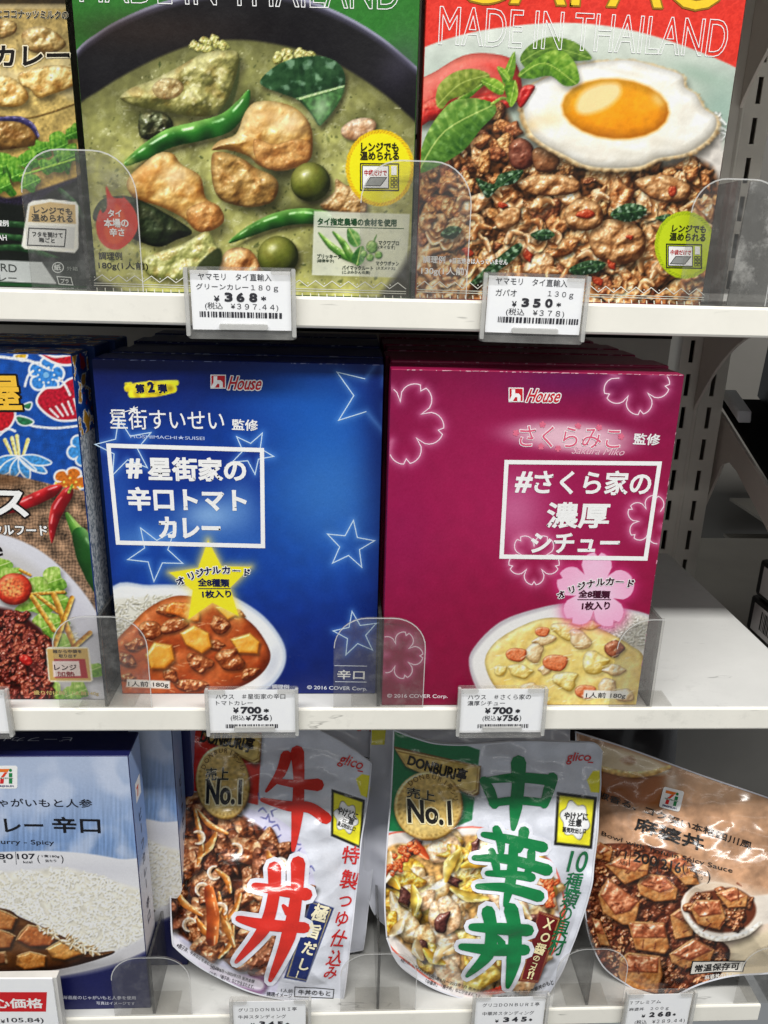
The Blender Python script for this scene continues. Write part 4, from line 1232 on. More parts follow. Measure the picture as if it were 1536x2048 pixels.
def warn(cv, quad, c, r, rot):
    q = np.array(quad, float)
    cv.fill(q, (24, 24, 20), 1, 2, sm=False)
    m = q.mean(0)
    cv.fill(m+(q-m)*(.86, .88), (232, 224, 44), 1, 3, sm=False)
    bl = [(c[0]+(1.04*r+3*math.cos(6*t))*math.cos(t+.2), c[1]+(1.3*r+5*math.cos(6*t))*math.sin(t+.2)+.16*r*math.cos(t)) for t in np.linspace(0, 2*math.pi, 48, endpoint=False)]
    cv.fill(bl, (90, 90, 84), 1, 2, sm=False)
    b = np.array(bl); mm = b.mean(0)
    cv.fill(mm+(b-mm)*.955, (236, 238, 240), 1, 1.6, sm=False)

def tagbox(cv, quad, col, edge):
    q = np.array(quad, float)
    m = q.mean(0)
    cv.fill(q, col, 1, 2, sm=False)
    cv.fill(m+(q-m)*(.9, .965), edge, 1, 2, sm=False)
    cv.fill(m+(q-m)*(.84, .95), col, 1, 2, sm=False)

def art_chuka():
    cv = Canvas(750, 1440, 1230, 2040, (208, 211, 221))
    X, Y = cv.X, cv.Y
    cv.img *= (1+.015*nz(X, Y, 60, 3))[..., None]
    cv.fill([(780, 1440), (960, 1500), (944, 1640), (880, 1668), (776, 1662), (772, 1560)], (14, 112, 62), 1, 2, sm=False)
    bowl = [(740, 1700), (780, 1666), (860, 1662), (960, 1654), (1040, 1690), (1100, 1720), (1126, 1780), (1128, 1850), (1090, 1930), (1010, 1985), (900, 1980), (820, 1930), (770, 1880), (740, 1800)]
    cv.fill(bowl, (226, 60, 30), 1, 3)
    c = np.mean(bowl, 0)
    cv.fill(c+(np.array(bowl)-c)*.985, (236, 228, 222), 1, 3)
    fd = [(740, 1740), (785, 1690), (850, 1690), (950, 1670), (1040, 1700), (1090, 1740), (1110, 1800), (1100, 1870), (1060, 1940), (980, 1976), (900, 1960), (830, 1910), (780, 1860), (740, 1800)]
    p = smooth(fd)
    cv.fill(p, (206, 158, 92), 1, 6, sm=False, var=.15)
    rg = np.random.default_rng(14)
    CAB = [((150, 110, 30), (216, 190, 84), (248, 236, 176)), ((180, 140, 80), (234, 210, 160), (252, 244, 222)), ((170, 120, 30), (226, 186, 60), (250, 226, 130)), ((170, 130, 80), (226, 196, 140), (250, 236, 206)), ((190, 150, 110), (232, 200, 160), (250, 232, 206))]
    DK = [((30, 10, 10), (70, 28, 24), (140, 84, 70))]
    OR = [((150, 46, 14), (214, 84, 34), (246, 150, 90))]
    cv.pile(fd, 50, 18, 36, CAB, 5, .2, 2.0, .5, .35, 16, .5)
    cv.pile(fd, 44, 18, 34, CAB, 6, .22, 2.4, .5, .4, 16, .5)
    for (x, y) in ((830, 1690), (884, 1845), (845, 1905), (1080, 1836), (810, 1800), (950, 1690), (1020, 1760), (770, 1760), (905, 1760), (1040, 1900)):
        cv.chunk(ell(x, y, rg.uniform(12, 24), rg.uniform(9, 15), rg.uniform(0, 180), 8, .24, x), *DK[0], gloss=.5, gpow=20, seed=x)
    for k in range(30):
        x, y = rg.uniform(770, 1090), rg.uniform(1700, 1950)
        if sdf(np.array([x]), np.array([y]), p)[0] > -8: continue
        a = rg.uniform(0, 6.28)
        L = rg.uniform(16, 40)
        pal = CAB[int(rg.integers(5))] if rg.random() < .84 else OR[0]
        cv.strip([(x-L*math.cos(a), y-L*math.sin(a)), (x, y), (x+L*math.cos(a+.4), y+L*math.sin(a+.4))], [4, rg.uniform(6, 12), 4], *pal, .4, .45, k)
    for (x, y) in ((800, 1720), (820, 1700), (1095, 1770), (1100, 1800), (780, 1740)):
        cv.pile(ell(x, y, 22, 12), 12, 4, 8, OR, x, sh=.3)
    for (a0, a1) in ((.2, .9), (1.1, 1.5), (1.8, 2.6)):
        for t in np.linspace(a0, a1, 12):
            x, y = 930+205*math.cos(t), 1770+225*math.sin(t)
            cv.strip([(x, y), (x+16*math.cos(t+2), y+16*math.sin(t+2))], [3, 3], (190, 40, 24), (214, 64, 36), (236, 110, 80), 0, 0, n=1, alpha=.85)
    cv.fill([(740, 1880), (800, 1930), (880, 1970), (976, 1988), (970, 2010), (880, 1998), (790, 1960), (740, 1920)], (234, 232, 236), .9, 8)
    cv.fill([(800, 1950), (900, 1990), (980, 2010), (960, 2030), (860, 2010), (790, 1970)], (190, 70, 50), .6, 6)
    badge(cv, 857, 1612, 69, 70, 30, (800, 1492), (962, 1532))
    warn(cv, [(1114, 1584), (1194, 1594), (1184, 1698), (1108, 1690)], (1150, 1640), 27, 4)
    cv.fill([(1174, 1560), (1186, 1542), (1206, 1540), (1204, 1586), (1182, 1584)], (232, 224, 40), 1, 2, sm=False)
    tagbox(cv, [(1078, 1822), (1124, 1836), (1076, 1966), (1036, 1962)], (104, 18, 22), (196, 160, 90))
    return cv

def art_mapo():
    cv = Canvas(1130, 1440, 1600, 2040, (184, 142, 110))
    X, Y = cv.X, cv.Y
    cv.img *= (1+.05*nz(X, Y, 90, 3)+.03*nz(X, Y, 24, 4))[..., None]
    cv.glow(1440, 1580, 120, 40, (204, 164, 130), .7, 20)
    # out-of-focus pot at the top
    cv.fill([(1170, 1530), (1220, 1508), (1290, 1512), (1334, 1538), (1340, 1580), (1322, 1614), (1180, 1590)], (150, 88, 44), 1, 16)
    cv.fill([(1170, 1490), (1230, 1496), (1300, 1516), (1336, 1536), (1320, 1550), (1240, 1542), (1170, 1528)], (226, 206, 172), 1, 8)
    cv.strip([(1180, 1530), (1250, 1548), (1300, 1546), (1338, 1534)], [5, 6, 6, 4], (190, 140, 70), (226, 186, 110), (244, 220, 160), 0, .2)
    cv.fill([(1240, 1520), (1262, 1512), (1272, 1524), (1258, 1530)], (150, 96, 50), .7, 6)
    cv.glow(1340, 1566, 14, 22, (244, 238, 228), .6)
    # pale plate / tablecloth behind the tofu
    cv.fill([(1160, 1700), (1260, 1706), (1400, 1752), (1536, 1790), (1620, 1800), (1620, 2060), (1160, 2060)], (226, 208, 190), .85, 30)
    cv.fill([(1450, 1900), (1540, 1860), (1620, 1860), (1620, 2040), (1420, 2040), (1380, 1980)], (222, 206, 176), 1, 12)
    sc = [(1150, 1720), (1190, 1690), (1290, 1690), (1380, 1720), (1400, 1780), (1420, 1860), (1460, 1900), (1440, 1950), (1380, 1990), (1310, 1992), (1230, 1960), (1180, 1920), (1150, 1850)]
    p = smooth(sc)
    cv.shadow(p, 0, 6, 12, .4, (120, 70, 40))
    cv.chunk(p, (38, 12, 6), (84, 34, 16), (140, 72, 40), edge=.2, rough=.6, size=26, gloss=.4, gpow=24, sh=0, sm=False, seed=4, cvar=.15)
    GR = [((40, 14, 6), (106, 50, 24), (190, 120, 76)), ((50, 20, 8), (128, 66, 32), (214, 150, 100))]
    cv.pile(sc, 150, 5, 11, GR, 6, .2, 1.6, .8, .6, 16, .4)
    TF = ((96, 44, 16), (178, 108, 56), (238, 196, 140))
    def tofu(pts, top, s_):
        cv.chunk(pts, (92, 44, 16), (172, 110, 56), (222, 178, 118), edge=.14, rough=.2, size=34, gloss=.2, sh=.65, sm=False, seed=s_, cvar=.12, soft=2.5)
        cv.chunk(top, (100, 38, 18), (160, 80, 46), (226, 166, 122), edge=.35, rough=.35, size=30, gloss=.6, gpow=12, sh=0, sm=False, seed=s_+1, cvar=.12, soft=4, alpha=.92)
        c = np.mean(pts, 0)
        r = np.random.default_rng(s_)
        for _ in range(5):
            q = c+r.normal(0, 14, 2)
            cv.strip([q, q+r.normal(0, 9, 2)], [2.5, 1], (70, 24, 10), (96, 38, 16), (150, 80, 46), .3, 0, s_, n=2, alpha=.7)
    tofu([(1196, 1790), (1216, 1756), (1280, 1806), (1270, 1850), (1246, 1850), (1206, 1826)], [(1200, 1790), (1216, 1758), (1278, 1802), (1262, 1822), (1230, 1830)], 1)
    tofu([(1274, 1770), (1286, 1746), (1330, 1752), (1356, 1778), (1352, 1800), (1310, 1804), (1280, 1790)], [(1280, 1768), (1290, 1748), (1328, 1754), (1350, 1776), (1320, 1786)], 3)
    tofu([(1256, 1848), (1264, 1842), (1328, 1846), (1340, 1896), (1330, 1908), (1272, 1900)], [(1260, 1846), (1330, 1848), (1332, 1876), (1266, 1876)], 5)
    tofu([(1240, 1918), (1256, 1904), (1320, 1912), (1326, 1950), (1316, 1988), (1246, 1976), (1236, 1946)], [(1254, 1908), (1318, 1914), (1316, 1946), (1250, 1944)], 7)
    tofu([(1338, 1908), (1386, 1876), (1430, 1900), (1420, 1926), (1370, 1938), (1344, 1926)], [(1342, 1908), (1388, 1878), (1426, 1900), (1380, 1922)], 9)
    tofu([(1340, 1830), (1366, 1812), (1390, 1830), (1386, 1872), (1350, 1880)], [(1344, 1830), (1366, 1814), (1386, 1830), (1366, 1844)], 11)
    tofu([(1210, 1730), (1240, 1712), (1300, 1716), (1296, 1750), (1250, 1770)], [(1214, 1730), (1240, 1714), (1296, 1718), (1270, 1744)], 13)
    tofu([(1180, 1690), (1200, 1684), (1226, 1700), (1220, 1724), (1190, 1716)], [(1182, 1692), (1200, 1686), (1222, 1700), (1200, 1710)], 15)
    tofu([(1184, 1836), (1200, 1840), (1220, 1892), (1200, 1890)], [(1186, 1838), (1200, 1842), (1210, 1870), (1192, 1866)], 17)
    tofu([(1324, 1722), (1360, 1708), (1380, 1724), (1400, 1770), (1370, 1770)], [(1328, 1722), (1360, 1710), (1378, 1726), (1350, 1740)], 19)
    # ladle
    cv.shadow(ell(1440, 1826, 82, 58, 12), 2, 8, 10, .5)
    cv.fill(ell(1442, 1822, 82, 56, 14), (232, 224, 214), 1, 3, sm=False)
    cv.fill(ell(1444, 1812, 74, 46, 14), (210, 190, 168), 1, 6, sm=False)
    cv.fill([(1490, 1800), (1540, 1788), (1620, 1776), (1620, 1830), (1540, 1846), (1500, 1850)], (224, 214, 202), 1, 5)
    fo = [(1376, 1816), (1388, 1790), (1430, 1780), (1470, 1776), (1506, 1800), (1510, 1832), (1480, 1860), (1430, 1864), (1390, 1846)]
    cv.fill(fo, (96, 42, 20), 1, 5)
    cv.pile(fo, 40, 6, 12, GR, 9, .2, 1.5, .7, .6, 16, .4)
    tofu([(1380, 1816), (1392, 1800), (1440, 1800), (1452, 1836), (1440, 1860), (1396, 1850)], [(1384, 1816), (1394, 1802), (1438, 1802), (1444, 1828), (1400, 1834)], 21)
    tofu([(1432, 1786), (1468, 1774), (1496, 1792), (1492, 1814), (1456, 1816)], [(1436, 1786), (1468, 1776), (1492, 1792), (1462, 1804)], 23)
    cv.strip([(1374, 1836), (1400, 1866), (1440, 1878), (1490, 1868), (1520, 1846)], [4, 5, 5, 5, 4], (200, 190, 176), (232, 226, 216), (250, 246, 240), 0, .2)
    return cv
# ------------------------------------------------------------------ printed faces
from mathutils.geometry import tessellate_polygon

class Face:
    """a flat printed face: origin, unit axes U (right), V (up), N (out)"""
    def __init__(self, O, U=(1, 0, 0), V=(0, 0, 1), kind='carton', base=.00010):
        self.O = np.array(O, float)
        self.U = np.array(U, float)/np.linalg.norm(U)
        self.V = np.array(V, float)/np.linalg.norm(V)
        self.N = np.cross(self.U, self.V)
        self.kind, self.base = kind, base
        self.curved = False

    def h(self, uv):
        return np.zeros(len(uv))

    def uv(self, px):
        """where a point measured on the photograph lies on this face"""
        d = sight(px)
        hh = np.zeros(len(d))
        for _ in range(12 if self.curved else 1):
            t = ((self.O-CAM_POS)@self.N+hh)/(d@self.N)
            P = CAM_POS+d*t[:, None]-self.O
            uv = np.stack([P@self.U, P@self.V], 1)
            if self.curved:
                hh = .5*hh+.5*self.h(uv)
        return uv

    def at(self, uv, off=0.):
        uv = np.atleast_2d(uv)
        return self.O+uv[:, :1]*self.U+uv[:, 1:]*self.V+(self.h(uv)+off)[:, None]*self.N

class Film(Face):
    """bulging front of a stand-up pouch over its outline"""
    def __init__(self, O, lean, sides, bulge, seed, yaw=0., wr=1.):
        a = math.radians(lean)
        y = math.radians(yaw)
        U = np.array((math.cos(y), math.sin(y), 0))
        Vd = np.array((-math.sin(y)*math.sin(a), math.cos(y)*math.sin(a), math.cos(a)))
        Face.__init__(self, O, U, Vd, 'pouch', .0002)
        self.sides = {k: smooth(self.uv(v), 10, False) for k, v in sides.items()}
        L, B, R, T = (self.sides[k] for k in 'LBRT')
        self.poly = np.concatenate([L, B, R[::-1], T[::-1]])
        self.bulge, self.seed, self.wr = bulge, seed, wr
        self.v0, self.v1 = self.poly[:, 1].min(), self.poly[:, 1].max()
        lo, hi = self.poly.min(0)-.004, self.poly.max(0)+.004
        self.lo, self.st = lo, .0008
        n = np.ceil((hi-lo)/self.st).astype(int)+2
        gx, gy = np.meshgrid(lo[0]+np.arange(n[0])*self.st, lo[1]+np.arange(n[1])*self.st)
        self.dist = np.clip(-sdf(gx, gy, self.poly[::2]), 0, None)
        self.curved = True

    def inside(self, uv):
        a = np.clip((uv-self.lo)/self.st, 0, np.array(self.dist.shape)[::-1]-1.001)
        i = a.astype(int)
        f = a-i
        D = self.dist
        return (D[i[:, 1], i[:, 0]]*(1-f[:, 0])+D[i[:, 1], i[:, 0]+1]*f[:, 0])*(1-f[:, 1])+(D[i[:, 1]+1, i[:, 0]]*(1-f[:, 0])+D[i[:, 1]+1, i[:, 0]+1]*f[:, 0])*f[:, 1]

    def h(self, uv):
        d = self.inside(uv)
        t = (uv[:, 1]-self.v0)/(self.v1-self.v0)
        prof = np.interp(t, [0, .12, .35, .6, .85, 1.], [.75, .95, 1., .72, .25, .06])
        body = 1-np.exp(-(np.clip(d-.004, 0, None)/.020)**1.25)
        X, Y = uv[:, 0]*1000, uv[:, 1]*1000
        c = (nz(X*1.0, Y*.55, 42, self.seed, SOFT)*1.1+nz(X*.7, Y*1.1, 22, self.seed+1, SOFT)*.45)*.0009
        edge = np.clip(d/.012, 0, 1)
        wav = nz(X*.4, Y, 36, self.seed+7, SOFT)*.0007*(1-edge)
        return self.bulge*prof*body+self.wr*(c*edge*(.5+.7*np.clip(t, 0, 1))+wav)

    def grid(self, nu, nv):
        def rs(c, n):
            s = np.concatenate([[0], np.cumsum(np.linalg.norm(np.diff(c, axis=0), axis=1))])
            q = np.linspace(0, s[-1], n)
            return np.stack([np.interp(q, s, c[:, 0]), np.interp(q, s, c[:, 1])], 1)
        L, R = rs(self.sides['L'][::-1], nv), rs(self.sides['R'][::-1], nv)     # bottom -> top
        B, T = rs(self.sides['B'], nu), rs(self.sides['T'], nu)                  # left -> right
        s, t = np.linspace(0, 1, nu)[None, :, None], np.linspace(0, 1, nv)[:, None, None]
        G = (1-t)*B[None]+t*T[None]+(1-s)*L[:, None]+s*R[:, None]
        G = G-((1-s)*(1-t)*B[0]+s*(1-t)*B[-1]+(1-s)*t*T[0]+s*t*T[-1])
        return G.reshape(-1, 2)

def fast_mesh(name, verts, quads, mat, parent, cols=None, smooth_=True):
    me = bpy.data.meshes.new(name)
    nv, nf = len(verts), len(quads)
    me.vertices.add(nv)
    me.vertices.foreach_set('co', np.ascontiguousarray(verts, np.float32).ravel())
    me.loops.add(nf*4)
    me.loops.foreach_set('vertex_index', np.ascontiguousarray(quads, np.int32).ravel())
    me.polygons.add(nf)
    me.polygons.foreach_set('loop_start', np.arange(0, nf*4, 4, dtype=np.int32))
    me.polygons.foreach_set('loop_total', np.full(nf, 4, np.int32))
    if smooth_:
        me.polygons.foreach_set('use_smooth', np.ones(nf, bool))
    me.update(calc_edges=True)
    if cols is not None:
        a = me.color_attributes.new('print', 'FLOAT_COLOR', 'POINT')
        c4 = np.ones((nv, 4), np.float32)
        c4[:, :3] = cols
        a.data.foreach_set('color', c4.ravel())
    me.materials.append(mat)
    return link(bpy.data.objects.new(name, me), parent)

def quads_of(nu, nv):
    i = np.arange(nu*nv).reshape(nv, nu)
    return np.stack([i[:-1, :-1], i[:-1, 1:], i[1:, 1:], i[1:, :-1]], -1).reshape(-1, 4)

def print_sheet(face, us, vs_, cv, parent, name='front_print', off=0.):
    g = np.stack(np.meshgrid(us, vs_), -1).reshape(-1, 2)
    P = face.at(g, off)
    c = srgb(np.clip(cv.sample(project(face.at(g))), 0, .93))
    return fast_mesh(name, P, quads_of(len(us), len(vs_)), print_mat(face.kind), parent, c, smooth_=face.curved)

# ---- lettering and flat shapes -------------------------------------------------------------
GLYPHS = {}

def glyphs(s, bold):
    k = (s, round(bold, 4))
    if k not in GLYPHS:
        c = bpy.data.curves.new('t', 'FONT')
        c.body = s
        c.resolution_u = 4
        c.offset = bold
        o = bpy.data.objects.new('t', c)
        me = o.to_mesh()
        v = np.empty(len(me.vertices)*3, np.float32)
        me.vertices.foreach_get('co', v)
        v = v.reshape(-1, 3)[:, :2].astype(float)
        f = [tuple(p.vertices) for p in me.polygons]
        o.to_mesh_clear()
        bpy.data.objects.remove(o)
        bpy.data.curves.remove(c)
        GLYPHS[k] = (v, f)
    return GLYPHS[k]

def outline_of(v, f, w, seg=None):
    """ribbons of half-width w along the contours of filled glyphs, each a hair higher than the last"""
    cnt = {}
    for p in f:
        for a, b in zip(p, p[1:]+p[:1]):
            k = (min(a, b), max(a, b))
            cnt[k] = cnt.get(k, 0)+1
    V, F, J = [], [], []
    for (a, b), n in cnt.items():
        if n != 1: continue
        A, B = v[a], v[b]
        d = B-A
        L = np.linalg.norm(d)
        if L < 1e-7: continue
        d = d/L
        q = np.array([-d[1], d[0]])*w
        e = d*w*.75
        m = 1 if seg is None else int(L/seg)+1
        pts = [A-e]+[A+(B-A)*k/m for k in range(1, m)]+[B+e]
        j = (len(J) % 11)*.0000022
        for k in range(m):
            i = len(V)
            V += [pts[k]-q, pts[k+1]-q, pts[k+1]+q, pts[k]+q]
            F.append((i, i+1, i+2, i+3))
            J += [j]*4
    return np.array(V).reshape(-1, 2), F, np.array(J)

def stick(face, uv, faces, col, parent, name, layer=1, kind=None, cell=.0018, rib=None):
    """lay a flat uv mesh onto a face, `layer` tenths of a millimetre proud"""
    kind = kind or face.kind
    if face.curved and len(faces):
        bm = bmesh.new()
        vs_ = [bm.verts.new((a, b, 0)) for a, b in uv]
        for f in faces:
            try:
                bm.faces.new([vs_[i] for i in f])
            except ValueError:
                pass
        lo, hi = uv.min(0), uv.max(0)
        for ax in (0, 1):
            n = Vector((1, 0, 0)) if ax == 0 else Vector((0, 1, 0))
            k = int((hi[ax]-lo[ax])/cell)
            for i in range(1, k+1):
                c = lo[ax]+i*(hi[ax]-lo[ax])/(k+1)
                bmesh.ops.bisect_plane(bm, geom=list(bm.verts)+list(bm.edges)+list(bm.faces), plane_co=n*c, plane_no=n, dist=1e-7)
        bmesh.ops.triangulate(bm, faces=bm.faces)
        uv = np.array([(v.co.x, v.co.y) for v in bm.verts])
        for i, v in enumerate(bm.verts):
            v.index = i
        faces = [tuple(v.index for v in f.verts) for f in bm.faces]
        bm.free()
    off = np.full(len(uv), face.base*layer+(.00032 if face.curved else .00002))
    if rib is not None and len(rib[0]):
        n0 = len(uv)
        uv = np.concatenate([uv, rib[0]])
        faces = list(faces)+[tuple(i+n0 for i in f) for f in rib[1]]
        off = np.concatenate([off, rib[2]+face.base*(layer+.12)+(.00032 if face.curved else .00002)])
    P = face.at(uv, off)
    # make every face look outwards
    a = np.array([uv[list(f[:3])] for f in faces])
    cr = np.cross(a[:, 1]-a[:, 0], a[:, 2]-a[:, 0]) if len(a) else []
    faces = [f if c >= 0 else f[::-1] for f, c in zip(faces, cr)]
    m = col if isinstance(col, bpy.types.Material) else ink(col, kind)
    return mesh_ob(name, P, faces, m, parent, smooth=face.curved)

def text(face, s, p0, p1, h, col, parent, name='lettering', bold=.02, layer=1, shear=0., edge=None, wire=None, kind=None):
    """text whose ink box starts at photo point p0, ends at p1 (along its foot) and is h photo-pixels tall"""
    q = face.uv([p0, p1])
    d = q[1]-q[0]
    L = np.linalg.norm(d)
    d = d/L
    up = np.array([-d[1], d[0]])
    H = h*L/math.hypot(p1[0]-p0[0], p1[1]-p0[1])
    v, f = glyphs(s, 0)
    lo, hi = v.min(0), v.max(0)
    em = H/(hi-lo)[1] if (hi-lo)[1] > .3 else L/(hi-lo)[0]
    bw = max(bold, 0)*em
    a = bw+(v-lo)/(hi-lo)*(max(L-2*bw, L*.3), max(H-2*bw, H*.3))
    a[:, 0] += shear*a[:, 1]
    uv = q[0]+a[:, :1]*d+a[:, 1:]*up
    seg = .002 if face.curved else None
    if wire:
        V, F, J = outline_of(uv, f, wire, seg)
        return stick(face, V[:0], [], col, parent, name, layer, kind, rib=(V, F, J))
    if edge:
        stick(face, uv, f, edge[0], parent, 'letter_edge', layer, kind, rib=outline_of(uv, f, bw+edge[1]*em, seg))
        layer += 1.3 if face.curved else .7
    return stick(face, uv, f, col, parent, name, layer, kind, rib=outline_of(uv, f, bw, seg) if bw > 0 else None)

def chars(face, s, centers, size, col, parent, name='lettering', rot=0., bold=.03, layer=1, edge=None, asp=1.):
    """single characters at given photo points; rot in photo degrees (clockwise), number or list"""
    for i, (ch, c) in enumerate(zip(s, centers)):
        r = rot[i] if isinstance(rot, (list, tuple)) else rot
        sz = size[i] if isinstance(size, (list, tuple)) else size
        a = math.radians(r)
        e = np.array([math.cos(a), math.sin(a)])
        n = np.array([-math.sin(a), math.cos(a)])
        v, _ = glyphs(ch, 0)
        w, hh = np.ptp(v[:, 0])*sz*asp, np.ptp(v[:, 1])*sz
        c = np.array(c, float)
        mid = np.array([(v[:, 0].max()+v[:, 0].min())/2-.5, .38-(v[:, 1].max()+v[:, 1].min())/2])*sz
        if len(ch.encode()) < 2:
            mid[0] = 0
        c2 = c+e*mid[0]+n*mid[1]
        b = c2+n*hh/2
        text(face, ch, b-e*w/2, b+e*w/2, hh, col, parent, name, bold, layer, edge=edge)

def shape(face, pts, col, parent, name='printed_shape', layer=1, kind=None):
    uv = face.uv(pts)
    tri = tessellate_polygon([[Vector((a, b, 0)) for a, b in uv]])
    return stick(face, uv, [tuple(t) for t in tri], col, parent, name, layer, kind)

def line(face, pts, w, col, parent, name='printed_line', layer=1, closed=False, kind=None):
    """mitred line of photo-pixel width w"""
    p = np.asarray(pts, float)
    n = len(p)
    L, R = [], []
    for i in range(n):
        a = p[i-1] if (i or closed) else p[i]
        b = p[(i+1) % n] if (i < n-1 or closed) else p[i]
        d0, d1 = p[i]-a, b-p[i]
        d0 = d0/(np.linalg.norm(d0)+1e-9) if np.linalg.norm(d0) > 1e-9 else d1/(np.linalg.norm(d1)+1e-9)
        d1 = d1/(np.linalg.norm(d1)+1e-9) if np.linalg.norm(d1) > 1e-9 else d0
        m = d0+d1
        m = m/(np.linalg.norm(m)+1e-9)
        k = 1/max(.35, m@d0)
        q = np.array([-m[1], m[0]])*w/2*k
        L.append(p[i]+q)
        R.append(p[i]-q)
    V = face.uv(np.array(L+R))
    F = []
    for i in range(n if closed else n-1):
        j = (i+1) % n
        F.append((i, j, n+j, n+i))
    return stick(face, V, F, col, parent, name, layer, kind)

def brush(face, strokes, col, parent, name='brush_character', layer=1, edge=None):
    """brush-written character: each stroke = (points, half widths) in photo pixels"""
    k = 0
    passes = ([(edge[0], edge[1], layer)] if edge else [])+[(col, 0, layer+(2 if edge else 0))]
    for c, grow, ly in passes:
        V, F = [], []
        offs = []
        for pts, wd in strokes:
            p = smooth(pts, 7, False)
            ww = np.interp(np.linspace(0, len(pts)-1, len(p)), np.arange(len(pts)), wd)*.92+grow
            d = np.gradient(p, axis=0)
            d /= np.linalg.norm(d, axis=1)[:, None]+1e-9
            nrm = np.stack([-d[:, 1], d[:, 0]], 1)
            capn = 5
            def cap(c_, dirv, r):
                a0 = math.atan2(dirv[1], dirv[0])
                return [c_+r*np.array([math.cos(a0+t), math.sin(a0+t)]) for t in np.linspace(-math.pi/2, math.pi/2, capn)][1:-1]
            poly = list(p-nrm*ww[:, None])+cap(p[-1], d[-1], ww[-1])+list((p+nrm*ww[:, None])[::-1])+cap(p[0], -d[0], ww[0])
            poly = np.array(poly)
            uv = face.uv(poly)
            tri = tessellate_polygon([[Vector((a, b, 0)) for a, b in uv]])
            stick(face, uv, [tuple(t) for t in tri], c, parent, name if not grow else 'letter_edge', ly+.06*k)
            k += 1
# ------------------------------------------------------------------ the shelving
UZ, LZ = .2072, -.2132              # deck heights: middle deck is z = 0
LIP = .0134
X_END = .2556                        # right end of this bay
M_LIP = shelf_paint('shelf_lip_paint', (242, 239, 229), .5)
M_DECK = shelf_paint('shelf_deck_paint', (208, 208, 205), .5)
M_POST = plain('post_paint', (214, 208, 197), .5, .3, .08, 30)
M_DARK = plain('dark_recess', (16, 15, 14), .7, .2)
M_BACK = plain('back_panel_paint', (186, 181, 172), .55, .3, .1, 20)

def shelf(name, z, label, x0=-.62, x1=X_END, depth=.228):
    t = thing(name, label, 'shelf', (0, .1, z))
    box_ob('deck', (x0, x1, .0012, depth, z-.0012, z), M_DECK, t, .0003)
    # the lip: folded sheet with a rounded nose
    prof = [(0.0012, z-.0006), (.0006, z+.0001), (-.0002, z-.0002), (-.0006, z-.0010), (-.0006, z-LIP+.0012), (-.0002, z-LIP+.0003), (.0006, z-LIP), (.010, z-LIP), (.010, z-LIP+.0008), (.0012, z-LIP+.0008)]
    bm_ob('front_lip', prism_bm(prof, 'x', x0, x1+.0002), M_LIP, t)
    box_ob('side_fold', (x1-.0012, x1, .0106, depth, z-.013, z-.0013), M_DECK, t)
    # ribs under the deck
    for xr in (-.35, -.1, .12):
        box_ob('stiffening_rib', (xr, xr+.03, .02, depth-.005, z-.008, z-.00125), M_DECK, t)
    return t
shelf('metal_shelf', UZ, 'white metal shelf board carrying the green and red curry boxes')
shelf('metal_shelf', 0, 'white metal shelf board carrying the blue and magenta boxes, empty at its right end')
shelf('metal_shelf', LZ, 'white metal shelf board carrying the standing pouches at the bottom')

# the shelf board above the picture, whose shade falls behind the upper boxes
ts = box_ob('shelf_above', (-.62, .70, .0012, .228, UZ+.2130, UZ+.2144), M_DECK)
ts['kind'] = 'structure'
box_ob('front_lip', (-.62, .70, -.0006, .0010, UZ+.2010, UZ+.2142), M_LIP, ts)

# back panels of the bay
b = box_ob('back_panel', (-.62, .236, .232, .235, -.5, .75), M_BACK)
b['kind'] = 'structure'
for zz in (-.33, -.12, .09, .17, .30, .51):
    j = box_ob('panel_joint', (-.62, .236, .2308, .2318, zz, zz+.003), M_DARK, b)

# slotted uprights
def upright(x, label, yf=.226, top=.75):
    t = thing('slotted_upright', label, 'upright', (x, yf, -.5), 'slotted shelf uprights')
    # face with real slots: two columns; built as strips between the openings
    cols = (-.0115, .0085)
    hw, w0, w1 = .0017, -.0195, .0185
    pitch, sl = .025, .0165
    bm = bmesh.new()
    xs = [w0, cols[0]-hw, cols[0]+hw, cols[1]-hw, cols[1]+hw, w1]
    for a, b_ in ((xs[0], xs[1]), (xs[2], xs[3]), (xs[4], xs[5])):
        add_box(bm, x+a, x+b_, yf, yf+.0016, -.5, top)
    z = -.5
    for c in cols:
        z = -.5
        k = 0
        while z < top:
            zc = .0117+pitch*(k-21)
            add_box(bm, x+c-hw, x+c+hw, yf+.00003, yf+.0015, zc+sl/2, zc+pitch-sl/2)
            z = zc+pitch
            k += 1
    bm_ob('slotted_face', bm, M_POST, t)
    box_ob('side_flange', (x+w0, x+w0+.0016, yf+.0017, yf+.03, -.5, top), M_POST, t)
    box_ob('side_flange', (x+w1-.0016, x+w1, yf+.0017, yf+.03, -.5, top), M_POST, t)
    bm_ob('centre_bead', prism_bm([(x-.0035, yf-.0002), (x-.0018, yf-.0012), (x-.0002, yf-.0002)], 'z', -.5, top), M_POST, t)
    box_ob('inner_web', (x+w0+.002, x+w1-.002, yf+.026, yf+.029, -.5, top), M_DARK, t)
    return t
upright(.262, 'grey slotted upright post between the pink boxes and the next bay')

